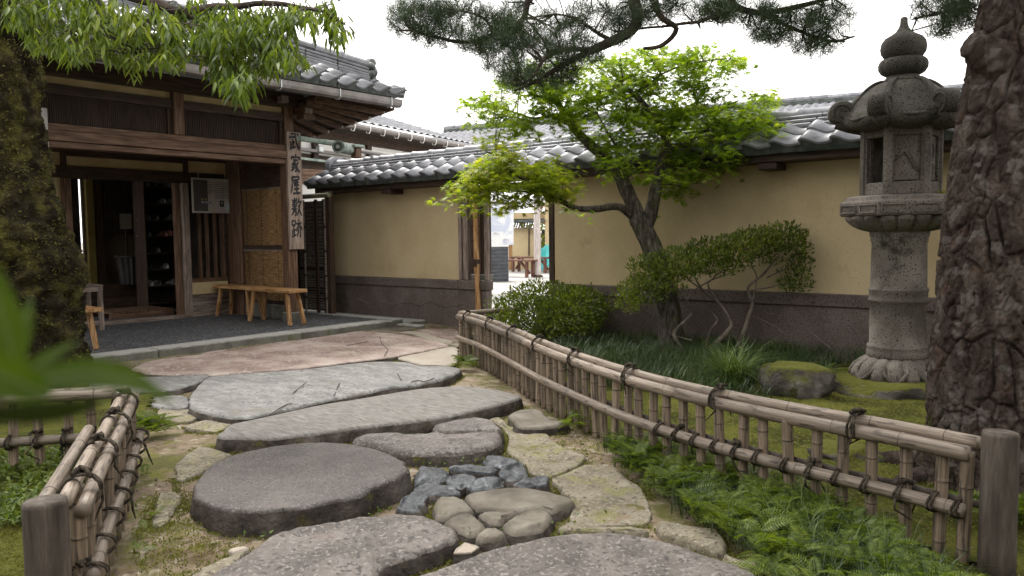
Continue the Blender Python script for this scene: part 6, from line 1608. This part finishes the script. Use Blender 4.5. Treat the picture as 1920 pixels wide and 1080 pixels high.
le = [(110, 22, 60, 38, 5.4, .7), (190, 34, 65, 38, 5.3, .7), (280, 44, 65, 40, 5.3, .7), (360, 48, 60, 42, 5.3, .7), (250, 108, 22, 22, 5.2, .5), (440, 45, 60, 42, 5.2), (505, 60, 50, 40, 5.3), (445, 148, 40, 34, 5.1, 1.1), (425, 118, 34, 26, 5.2), (545, 106, 28, 16, 5.2), (585, 30, 52, 24, 5.3),
      (636, 52, 24, 20, 5.3), (36, 14, 40, 24, 5.5), (150, 82, 60, 24, 5.3, .9), (230, 88, 60, 24, 5.3, .8), (310, 96, 50, 22, 5.3, .8), (90, 78, 40, 20, 5.4, .7), (500, 105, 30, 26, 5.2), (400, 80, 45, 25, 5.2), (330, 92, 30, 14, 5.2, .6), (70, 58, 30, 14, 5.5, .5)]
loff = [(150, -80, 250, 60, 5.6, .35), (500, -70, 220, 50, 5.5, .3), (-200, -100, 200, 150, 6.0, .2), (200, -280, 400, 140, 6.2, .15), (-100, -500, 400, 160, 6.5, .12)]
def droop_clusters(nm, ells, ncl, per, size, spread):
    cs = ell_points(ells, spread, ncl); pos = []; dirs = []
    for c in cs:
        az0 = random.uniform(0, 2*PI)
        for k in range(per):
            az = az0+k*2.4+random.gauss(0, .3); dn = random.uniform(.5, 1.7)
            dirs.append((math.cos(az), math.sin(az), -dn)); o_ = random.uniform(0, .10); pos.append((c.x+random.gauss(0, .02), c.y+random.gauss(0, .02), c.z+.06-o_))
    dirs = np.array(dirs); ups = np.stack([dirs[:, 0], dirs[:, 1], np.full(len(dirs), .9)], 1)+rng.normal(0, .25, dirs.shape)
    return scatter(nm, *LEAF_LONG, np.array(pos), frames(dirs, ups), rng.uniform(size*.7, size*1.15, len(pos)), long_leaf, lt_), cs
o, lcs = droop_clusters('crown', le, 56, 10, .105, .75)
o, _ = droop_clusters('crown', loff, 12, 8, .17, .9)
twigs('twigs', lt_, lcs[::2], lsamp, bark_twig, .003, .7, .02)

# ------------------------------------------------------------------ azaleas
def leafy(nm, parent, ells, n, size, spread, mat, shell=.55, updir=.6):
    P = []; N_ = []
    for e in ells:
        u, v, ru, rv, dep = e[:5]; w = e[5] if len(e) > 5 else 1; c = D(u, v, dep); k = dep/FPX; rr = np.array([ru*k, spread, rv*k])
        m_ = int(n*w*ru*rv/2500)
        d = rand_dirs(m_); r = np.where(rng.random(m_) < shell, rng.uniform(.86, 1.03, m_), rng.random(m_)**.45)
        bump = 1+.30*np.array([fbm(tuple(x*3.5+u), 1, 3) for x in d])
        q = d*r[:, None]*bump[:, None]
        loc = q[:, :1]*rr[0]*RIGHT+q[:, 1:2]*rr[1]*np.array([FWD[0], FWD[1], 0])+q[:, 2:3]*rr[2]*np.array([0, 0, 1.0])
        P.append(np.array(tuple(c))+loc); N_.append(d[:, :1]*RIGHT+d[:, 1:2]*np.array([FWD[0], FWD[1], 0])+d[:, 2:3]*np.array([0, 0, 1.0]))
    P = np.concatenate(P); N_ = np.concatenate(N_)
    dirs = N_*.7+rand_dirs(len(P))*.8+np.array([0, 0, updir]); ups = N_+rand_dirs(len(P))*.6+np.array([0, 0, .5])
    return scatter(nm, *LEAF_SMALL, P, frames(dirs, ups), rng.uniform(size*.7, size*1.2, len(P)), mat, parent)
az_b = PY(1340, 660, 6.72); azd = float(np.dot(np.array(tuple(az_b))-CAM, FWD)); 
az = thing('azalea_shrub', 'cloud pruned azalea with twisting bare stems beside the maple', 'shrub', (az_b.x, az_b.y, .08))
Da = lambda u, v, dd=0: D(u, v, azd+dd)
asp = [([Da(1282, 660), Da(1262, 622), Da(1295, 590, .1), Da(1285, 560), Da(1262, 530), Da(1230, 500)], .020, .007), ([Da(1330, 658), Da(1366, 620), Da(1368, 600), Da(1340, 562), Da(1322, 548), Da(1300, 510)], .022, .007),
       ([Da(1380, 655), Da(1400, 600), Da(1412, 570), Da(1402, 540), Da(1430, 515), Da(1460, 480)], .022, .007), ([Da(1345, 568), Da(1330, 530), Da(1370, 510), Da(1385, 480)], .012, .004), ([Da(1408, 545), Da(1440, 540), Da(1478, 530), Da(1500, 540)], .010, .004),
       ([Da(1412, 570), Da(1420, 520), Da(1410, 490), Da(1440, 460)], .010, .004), ([Da(1270, 545), Da(1240, 530), Da(1200, 540), Da(1175, 550)], .010, .004), ([Da(1320, 545), Da(1290, 520), Da(1270, 500)], .009, .004),
       ([Da(1285, 565), Da(1310, 540), Da(1340, 520), Da(1360, 500)], .009, .004), ([Da(1325, 655), Da(1335, 620), Da(1345, 600), Da(1310, 570)], .012, .006), ([Da(1440, 520), Da(1480, 500), Da(1495, 470)], .008, .003), ([Da(1300, 640), Da(1255, 625, .1), Da(1240, 600, .1), Da(1225, 575, .1)], .010, .004)]
ao, asamp = limbs('stem', az, asp, bark_azalea, 7, .02)
aells = [(1222, 502, 42, 24, azd), (1275, 490, 46, 26, azd-.12), (1325, 478, 46, 27, azd+.05), (1375, 468, 46, 28, azd-.1), (1420, 456, 46, 28, azd), (1466, 446, 44, 27, azd-.1), (1494, 466, 20, 24, azd-.05, .8), (1196, 538, 34, 13, azd, .8), (1310, 508, 34, 8, azd-.1, .6), (1380, 498, 30, 10, azd, .5), (1488, 512, 22, 14, azd, .6), (1478, 536, 26, 9, azd, .6), (1182, 562, 24, 9, azd, .7), (1250, 520, 30, 9, azd, .7), (1440, 490, 26, 9, azd, .5), (1215, 528, 34, 14, azd-.05, .7), (1290, 515, 36, 12, azd-.05, .6), (1350, 505, 40, 13, azd-.05, .6), (1170, 548, 22, 10, azd, .7), (1500, 495, 16, 22, azd, .7), (1205, 556, 40, 15, azd, .7), (1250, 538, 34, 12, azd-.1, .6), (1178, 574, 26, 10, azd, .7), (1492, 532, 26, 14, azd, .7)]
leafy('crown', az, aells, 1900, .038, .24, azalea_mat, .6, 1.0)
acs = ell_points(aells, .2, 5); twigs('twigs', az, acs, asamp, bark_azalea, .0035, .6, 0)
bb = G(1040, 650, .05); bdp = float(np.dot(np.array(tuple(bb))-CAM, FWD))+.1
bush = thing('clipped_bush', 'low clipped dome of small leaved azalea at the bend of the fence', 'shrub', (bb.x, bb.y, .05))
bells = [(1035, 582, 112, 46, bdp), (975, 588, 55, 36, bdp), (1085, 580, 55, 40, bdp), (1015, 552, 60, 24, bdp), (945, 600, 26, 22, bdp), (1030, 600, 95, 34, bdp)]
leafy('crown', bush, bells, 1300, .042, .45, azalea_mat, .7)
blimb = [([D(1035, 645, bdp), D(1030+du, 610, bdp+dd), D(1030+1.7*du, 580, bdp+1.5*dd)], .016, .005) for du, dd in ((-45, .1), (-20, -.15), (10, .15), (30, -.1), (50, .05))] + [([D(985, 640, bdp-.1), D(975, 610, bdp-.1), D(960, 590, bdp-.1)], .012, .004)]
limbs('stem', bush, blimb, bark_twig, 6, .01)

# ------------------------------------------------------------------ grasses and ferns
def blades(nm, pts, per, L_, w, mat, lean=.8, parent=None, kind='stuff', base=.03, seed=0):
    """arching grass blades: strips of three quads"""
    C = np.repeat(np.array([tuple(p) for p in pts]), per, 0); n = len(C); C = C+np.concatenate([rng.normal(0, base, (n, 2)), np.zeros((n, 1))], 1)
    az = rng.uniform(0, 2*PI, n); dirh = np.stack([np.cos(az), np.sin(az), np.zeros(n)], 1); side = np.stack([-np.sin(az), np.cos(az), np.zeros(n)], 1)
    L = L_*rng.uniform(.55, 1.15, n)[:, None]; ln_ = lean*rng.uniform(.4, 1.2, n)[:, None]; up = np.array([0, 0, 1.0])
    V = []
    for t in (0, .35, .7, 1.0):
        p = C+dirh*L*ln_*t*t+up*L*(t-.55*ln_*t*t); ww = w*(1-t*.92)
        V += [p-side*ww/2, p+side*ww/2]
    V = np.stack(V, 1).reshape(-1, 3); bf = np.array([(0, 1, 3, 2), (2, 3, 5, 4), (4, 5, 7, 6)])
    F = (bf[None]+(np.arange(n)*8)[:, None, None]).reshape(-1, 4); me = mesh_np(nm, V, F, mat, True)
    if parent is not None: me.transform(Matrix.Translation(-unparent_loc(parent)))
    o = obj(nm, me, parent)
    if kind: o['kind'] = kind
    return o
def poly_sample(poly_px, n, z=.03):
    us = [p[0] for p in poly_px]; vs_ = [p[1] for p in poly_px]; out = []
    W_ = [(G(u, v, z).x, G(u, v, z).y) for u, v in poly_px]; xs = [p[0] for p in W_]; ys_ = [p[1] for p in W_]
    while len(out) < n:
        x, y = random.uniform(min(xs), max(xs)), random.uniform(min(ys_), max(ys_))
        if inpoly(x, y, W_): out.append(Vector((x, y, z)))
    return out
mpoly = [(960, 672), (1040, 655), (1160, 650), (1330, 655), (1480, 668), (1545, 690), (1560, 735), (1470, 765), (1330, 745), (1180, 735), (1060, 700)]
mg = [p for p in poly_sample(mpoly, 680, .05) if (p.x-G(1488, 735, .08).x)**2+(p.y-G(1488, 735, .08).y)**2 > .36**2]
o = blades('mondo_grass', mg, 16, .26, .0055, grass_mat, .95, base=.035); tag(o, 'dark mondo grass spreading under the maple and azalea', 'grass')
wl_ = [Vector((random.uniform(-4.6, 1.0), random.uniform(6.75, 7.3), .08)) for _ in range(260)]
o = blades('wall_foot_grass', wl_, 14, .20, .006, grass_mat, .9, base=.03); tag(o, 'dark low grass growing along the foot of the wall', 'grass')
gcl = G(1372, 722, .07); tg = thing('grass_clump', 'arching bright green grass clump in front of the azalea', 'grass', gcl)
tuft_mat = leafmat('bright tuft grass', [(.05, (.040, .070, .016)), (.5, (.085, .130, .030)), (.95, (.16, .21, .055))], .3, .4)
blades('blades', [gcl+Vector((random.gauss(0, .05), random.gauss(0, .05), 0)) for _ in range(20)], 22, .46, .008, tuft_mat, 1.05, parent=tg, kind=None, base=.03)
fv = []; ff = []; npin = 13
for k in range(npin):
    t = (k+.6)/npin; x = t; zc = .10*math.sin(t*PI*.9)-.26*t*t; wl2 = .36*math.sin(PI*min(1, t*.95+.10))**.8*(1-t*.35)
    for s in (-1, 1):
        b = len(fv); fv += [(x, 0, zc), (x+.055, s*wl2*.45, zc+.012), (x+.085, s*wl2, zc-.035), (x-.012, s*wl2*.48, zc+.006)]; ff += [(b, b+1, b+2), (b, b+2, b+3)]
b = len(fv)
for t in (0, .25, .5, .75, 1.0):
    zc = .10*math.sin(t*PI*.9)-.26*t*t; fv += [(t, -.008, zc+.003), (t, .008, zc+.003)]
for k in range(4): ff += [(b+2*k, b+2*k+1, b+2*k+3), (b+2*k, b+2*k+3, b+2*k+2)]
FERN = (fv, ff)
def ferns(nm, pts, per, L_, mat, parent=None, kind='stuff', hgt=.05, lean=.34):
    pos = []; dirs = []
    for p in pts:
        a0 = random.uniform(0, 6.3)
        for k in range(per):
            a = a0+k*2*PI/per+random.gauss(0, .4); pos.append((p.x+random.gauss(0, .015), p.y+random.gauss(0, .015), p.z+random.uniform(0, hgt))); dirs.append((math.cos(a), math.sin(a), random.uniform(.15, 1.1)*lean*2))
    return scatter(nm, *FERN, np.array(pos), frames(np.array(dirs), None, .25), rng.uniform(L_*.6, L_*1.15, len(pos)), mat, parent, kind)
fpoly = [(1132, 838), (1180, 828), (1330, 868), (1480, 925), (1640, 1005), (1800, 1110), (1720, 1200), (1480, 1130), (1400, 1040), (1330, 985), (1270, 960), (1240, 925), (1185, 885)]
fp = poly_sample(fpoly, 190, .03)
o = ferns('fern_bank', fp, 6, .118, fern_mat, hgt=.06); tag(o, 'bright green ferns spilling from the fence foot onto the path', 'ferns')
o = blades('fern_bank_grass', poly_sample(fpoly, 260, .02), 12, .17, .0045, grass_mat, .9, base=.03); tag(o, 'dark thin grass growing among the ferns', 'grass')
o = blades('tall_grass', poly_sample([(1330, 900), (1500, 930), (1640, 1000), (1700, 1090), (1500, 1060), (1400, 980)], 18, .02), 6, .26, .005, tuft_mat, .7, base=.03); tag(o, 'taller pale grass blades standing among the ferns', 'grass')
for nm_, lab, cpx, L_, per, n in (('fern', 'small fern at the far end of the long bamboo fence', (878, 688), .13, 6, 4), ('fern', 'bright fern beside the corner of the short left fence', (272, 808), .16, 7, 7), ('fern', 'small fern at the foot of the long fence near the step stone', (1085, 800), .11, 6, 3),
                         ('fern', 'dark fern behind the thick end post of the long fence', (1895, 985), .16, 7, 5), ('fern', 'low ferns between grass clump and mossy boulder', (1545, 715), .17, 6, 12), ('fern', 'leafy fern under the right side of the azalea', (1450, 672), .20, 6, 22)):
    c = G(*cpx, .03); t_ = thing(nm_, lab, 'fern', c)
    ferns('fronds', [c+Vector((random.gauss(0, .05), random.gauss(0, .05), 0)) for _ in range(n)], per, L_, fern_mat, t_, None, .06)
def cover(nm, pts, per, size, mat, label, hz=.05):
    pos = []; 
    for p in pts:
        for _ in range(per): pos.append((p.x+random.gauss(0, .04), p.y+random.gauss(0, .04), p.z+random.uniform(.0, hz)))
    d = rand_dirs(len(pos))+np.array([0, 0, .2]); o = scatter(nm, *LEAF_SMALL, np.array(pos), frames(d, rand_dirs(len(pos))*.5+np.array([0, 0, 1.0])), rng.uniform(size*.6, size*1.2, len(pos)), mat, None, 'stuff'); return tag(o, label, 'ground cover')
cover('ground_cover', poly_sample([(0, 855), (170, 850), (150, 960), (60, 985), (0, 990)], 150, .03), 14, .035, cover_mat, 'low leafy ground cover behind the short left fence')
ferns_l = poly_sample([(0, 860), (160, 860), (120, 960), (0, 980)], 26, .03); o = ferns('fern_carpet', ferns_l, 4, .10, cover_mat, hgt=.03); tag(o, 'small ferny plants carpeting the left bed', 'ferns')
cover('weeds', [G(u, v, .02) for u, v in ((812, 868), (820, 872), (880, 868), (770, 860), (905, 862), (930, 1000), (258, 970), (262, 920), (275, 865), (300, 950), (1105, 975), (940, 850), (250, 1000), (492, 1003), (715, 958), (1040, 1000))], 9, .022, cover_mat, 'tiny bright weeds sprouting between the paving stones', .02)
o = ferns('path_weeds', [G(u, v, .015) for u, v in ((258, 945), (268, 890), (262, 1000), (295, 965), (255, 1030))], 4, .07, fern_mat, hgt=.01); tag(o, 'little ferny weeds at the foot of the left fence', 'weeds')
# short moss pile over the beds
mp1 = []
while len(mp1) < 9000:
    x, y = random.uniform(-3.2, 1.2), random.uniform(2.4, 6.4)
    if inpoly(x, y, bed_r): mp1.append(Vector((x, y, bed_z(x, y)-.004)))
moss_leaf = leafmat('moss tip', [(.05, (.062, .068, .010)), (.5, (.125, .130, .020)), (.95, (.20, .195, .038))], .25, .8, 1.4)
o = blades('moss_pile', mp1, 3, .020, .006, moss_leaf, .6, base=.012); tag(o, 'short green moss pile covering the garden bed', 'moss')
mp2 = poly_sample([(250, 1000), (330, 900), (480, 1000), (420, 1080), (250, 1080)], 900, .0)+poly_sample([(940, 760), (1130, 800), (1130, 870), (1000, 850)], 500, .0)+poly_sample([(0, 900), (200, 960), (220, 1080), (0, 1080)], 900, .02)
mp2 = [Vector((p.x, p.y, max(path_z(p.x, p.y), 0)+p.z*.5)) for p in mp2]
for ol in OUTL:
    for i in range(len(ol)):
        (x0, y0), (x1, y1) = ol[i], ol[(i+1) % len(ol)]; L_ = math.hypot(x1-x0, y1-y0)
        if x0 < -5.8 or fbm((x0*2.3, y0*2.3, 4), 1, 3) < -.16: continue
        for _ in range(int(L_/.0032)+1):
            t = random.random(); k = random.triangular(-.01, .06, .004); mp2.append(Vector((x0+(x1-x0)*t+(y1-y0)/L_*k, y0+(y1-y0)*t-(x1-x0)/L_*k, path_z(x0, y0)+.002)))
o = blades('moss_fringe', mp2, 3, .013, .007, moss_leaf, .6, base=.008); tag(o, 'thin moss growing in the gaps of the path', 'moss')
# fallen dry leaves
dry = leafmat('dry leaf', [(.05, (.10, .055, .03)), (.5, (.20, .12, .06)), (.95, (.30, .20, .10))], .1, .8)

# moss clump on the lantern ledge
lm = G(1740, 700, .1)
pt = Vector((LX, LY, 0))-Vector(FWD)*.14+Vector(RIGHT)*.235; pt.z = zl(366)
o = blades('moss_tuft', [pt], 40, .035, .006, leafmat('lime moss', [(.05, (.16, .18, .02)), (.95, (.30, .30, .05))], .3, .7), .6, kind=None, base=.018); tag(o, 'lime green moss tuft on the ledge of the stone lantern', 'moss')

# red leaved tree and hedge beyond the courtyard
rt = thing('red_leaved_tree', 'small red leaved tree beyond the courtyard post', 'tree', G(1028, 506, 0))
rc = ell_points([(1026, 398, 16, 16, 29), (1008, 388, 10, 8, 29)], .4, 60)
scatter('crown', *LEAF_MAPLE, np.array([tuple(c+Vector((random.gauss(0, .1), random.gauss(0, .1), random.gauss(0, .1)))) for c in rc for _ in range(14)]), frames(rand_dirs(len(rc)*14)), rng.uniform(.10, .2, len(rc)*14), red_leaf, rt)
limbs('trunk', rt, [([D(1034, 508, 28.5), D(1030, 460, 28.5), D(1034, 420, 28.5), D(1026, 395, 28.8)], .10, .03)], bark_twig)
hg = thing('far_hedge', 'green hedge seen far beyond the courtyard', 'hedge', G(1024, 500, 0))
leafy('crown', hg, [(1018, 440, 26, 40, 36), (1040, 450, 30, 46, 36), (990, 440, 30, 30, 38)], 520, .25, 1.0, azalea_mat)
MB().tube([D(1020, 500, 36), D(1020, 430, 36)], .12, 6).build('stem', bark_twig, hg)

# ------------------------------------------------------------------ leafy sprig close to the viewer, left
sp = thing('broadleaf_shrub', 'broad green leaves of a shrub very close on the left, out of focus', 'shrub', Vector((*D(-60, 1500, .30)[:2], 0)))
def big_leaf(tip, root, width, droop, mat=fore_mat, fold=.18, upv=None, bend=0.0):
    tip, root = Vector(tip), Vector(root); d = tip-root; L_ = d.length; d.normalize(); u = Vector(upv) if upv else Vector((0, 0, 1)); s = d.cross(u).normalized(); n_ = s.cross(d)
    vs = []; fs = []; K = 14
    for i in range(K+1):
        t = i/K; w = width*(math.sin(PI*t**.85)**.9)*(1-.25*t) if 0 < t < 1 else 0; c = root+d*L_*t+n_*droop*4*t*(1-t)+s*bend*4*t*(1-t)
        vs += [c+s*w/2+n_*fold*w/2, c+s*w/4+n_*fold*w/6, c, c-s*w/4+n_*fold*w/6, c-s*w/2+n_*fold*w/2]
    for i in range(K):
        for j in range(4): fs.append((i*5+j, i*5+j+1, (i+1)*5+j+1, (i+1)*5+j))
    return MB().add(vs, fs).build('leaf', mat, sp, smooth=True)
q = .20
shade_leaf = leafmat('dark old leaf', [(.05, (.008, .015, .003)), (.95, (.018, .030, .005))], .15, .7, 9, spec=.06)  # same foliage, its shade painted in as a near-black green
big_leaf(D(338, 764, q), D(0, 745, q), 0.00962, .001, upv=tuple(-FWD+.55*UP), bend=-0.00740)
big_leaf(D(-150, 768, q+.006), D(200, 748, q+.006), 0.01258, .001, mat=shade_leaf, upv=tuple(-FWD*.6-.85*UP), bend=-0.00222)
big_leaf(D(-55, 440, q+.014), D(35, 735, q+.008), 0.01184, .001, upv=tuple(-FWD+.1*RIGHT), bend=0.00222)
big_leaf(D(-110, 655, q-.008), D(100, 745, q-.004), 0.01110, .001, upv=tuple(-FWD+.3*UP), bend=0.00000)
big_leaf(D(-20, 1010, q), D(-30, 840, q), 0.01110, .001, mat=shade_leaf, upv=tuple(-FWD-.5*UP))
big_leaf(D(150, 640, q+.03), D(15, 742, q+.02), .0060, .001, upv=tuple(-FWD+.4*UP), bend=-.0015)
big_leaf(D(60, 560, q+.035), D(-10, 720, q+.025), .0085, .001, upv=tuple(-FWD+.3*RIGHT), bend=.001)
for lf_ in [c for c in sp.children if c.name.startswith('leaf')]:      # raised pale midrib on every leaf
    co_ = [lf_.data.vertices[5*k+2].co.copy() for k in range(15)]
    rb = MB().tube(co_, lerp_list([.00045, .0002], [0, 1], 15), 5).mesh('midrib', True); rb.materials.append(tuft_mat); obj('midrib', rb, lf_)
MB().tube(curve([Vector((*D(-60, 1500, .30)[:2], 0)), D(-90, 1200, .29), D(-60, 950, .28), D(-40, 800, .215), D(0, 742, .202), D(30, 738, .2)], 20), lerp_list([.004, .0014], [0, 1], 20), 7).build('stem', bark_azalea, sp, smooth=True)

# ------------------------------------------------------------------ litter on the ground
def litter_pts(n, test, zf):
    out = []
    while len(out) < n:
        x, y = random.uniform(-4.2, .6), random.uniform(1.0, 6.0)
        if test(x, y): out.append((x, y, zf(x, y)+.004))
    return np.array(out)
on_stone = lambda x, y: any(inpoly(x, y, ol) for ol in OUTL)
lp = litter_pts(1500, lambda x, y: inpoly(x, y, bed_r), bed_z)
a_ = rng.uniform(0, 2*PI, len(lp)); dn = np.stack([np.cos(a_), np.sin(a_), rng.normal(0, .12, len(lp))], 1)
o = scatter('fallen_needles', [(0, -.011, 0), (0, .011, 0), (1, 0, .02)], [(0, 1, 2)], lp+np.array([0, 0, .012]), frames(dn), rng.uniform(.05, .10, len(lp)), dry, None, 'stuff'); tag(o, 'dry brown pine needles fallen on the moss', 'needles')
gp_ = litter_pts(520, lambda x, y: not inpoly(x, y, bed_r) and not inpoly(x, y, bed_l) and not on_stone(x, y) and fbm((x*2, y*2, 8), 1, 3) > -.2, path_z)
gb = [(1, 0, 0), (-1, 0, 0), (0, 1, 0), (0, -1, 0), (0, 0, .7), (0, 0, -.5)]; gf = [(0, 2, 4), (2, 1, 4), (1, 3, 4), (3, 0, 4), (2, 0, 5), (1, 2, 5), (3, 1, 5), (0, 3, 5)]
o = scatter('loose_gravel', gb, gf, gp_, frames(rand_dirs(len(gp_))*np.array([1, 1, .2])), rng.uniform(.3, 1.0, (len(gp_), 1))**2*.014*rng.uniform(.6, 1.2, (len(gp_), 3)), STONE['brown'], None, 'stuff'); tag(o, 'loose gravel and grit lying between the stepping stones', 'gravel')
lf = litter_pts(70, lambda x, y: True, lambda x, y: .0); 
for k in range(len(lf)):
    x, y = lf[k][:2]; lf[k][2] = (bed_z(x, y)+.02) if inpoly(x, y, bed_r) else .02
lf = np.array([q_ for q_ in lf if not on_stone(q_[0], q_[1])])
o = scatter('fallen_leaves', *LEAF_MAPLE, lf, frames(rand_dirs(len(lf))*np.array([1, 1, .15]), None, .2), rng.uniform(.018, .032, len(lf)), dry, None, 'stuff'); tag(o, 'a few dry brown leaves fallen on path and moss', 'leaves')

# ------------------------------------------------------------------ unseen hedges added around the viewer to cut low sky light
def hedge(label, a, b, h, w, n=5200):
    a, b = Vector((*a, 0)), Vector((*b, 0)); t = thing('light_blocking_hedge', label, 'hedge', (a+b)/2, 'unseen hedges added to cut sky light'); d = (b-a); L_ = d.length; d.normalize(); s_ = Vector((-d.y, d.x, 0))
    core = MB(); nx, nz = max(8, int(L_/.5)), 7; vs = []; 
    for sg in (-1, 1):
        for i in range(nx+1):
            for j in range(nz+1):
                p = a+d*L_*i/nx+s_*sg*w*.42*(1-.25*(j/nz)**3)+Vector((0, 0, h*.96*j/nz)); vs.append(p+s_*.12*fbm(p, .9, 3))
    m_ = (nx+1)*(nz+1); fs = []
    for o_ in (0, m_):
        for i in range(nx):
            for j in range(nz): q_ = o_+i*(nz+1)+j; fs.append((q_, q_+1, q_+nz+2, q_+nz+1))
    for i in range(nx): q_ = i*(nz+1)+nz; fs.append((q_, q_+nz+1, q_+m_+nz+1, q_+m_))
    core.add(vs, fs).build('branch_mass', bark_twig, t, smooth=True)
    u_ = rng.random(n); v_ = rng.random(n); sd_ = rng.choice([-1, 1], n); topm = rng.random(n) < .2
    P = np.array([tuple(a+d*L_*u_[i]+s_*(sd_[i]*w*.5*(1-.2*v_[i]**3) if not topm[i] else random.uniform(-.45, .45)*w)+Vector((0, 0, h*(v_[i] if not topm[i] else .98)))) for i in range(n)])+rng.normal(0, .07, (n, 3))
    scatter('crown', *LEAF_SMALL, P, frames(rand_dirs(n)+np.array([0, 0, .3])), rng.uniform(.12, .26, n), grass_mat, t)
hedge('unseen hedge added behind the viewer to cut sky light', (6.2, -1.6), (-1.5, -6.6), 3.4, 1.1)
hedge('unseen hedge added on the right to cut sky light', (6.6, -1.4), (6.6, 7.2), 3.2, 1.0)
hedge('unseen hedge added from viewer towards the porch to cut sky light', (-2.2, -6.8), (-8.2, -3.2), 3.0, 1.0)
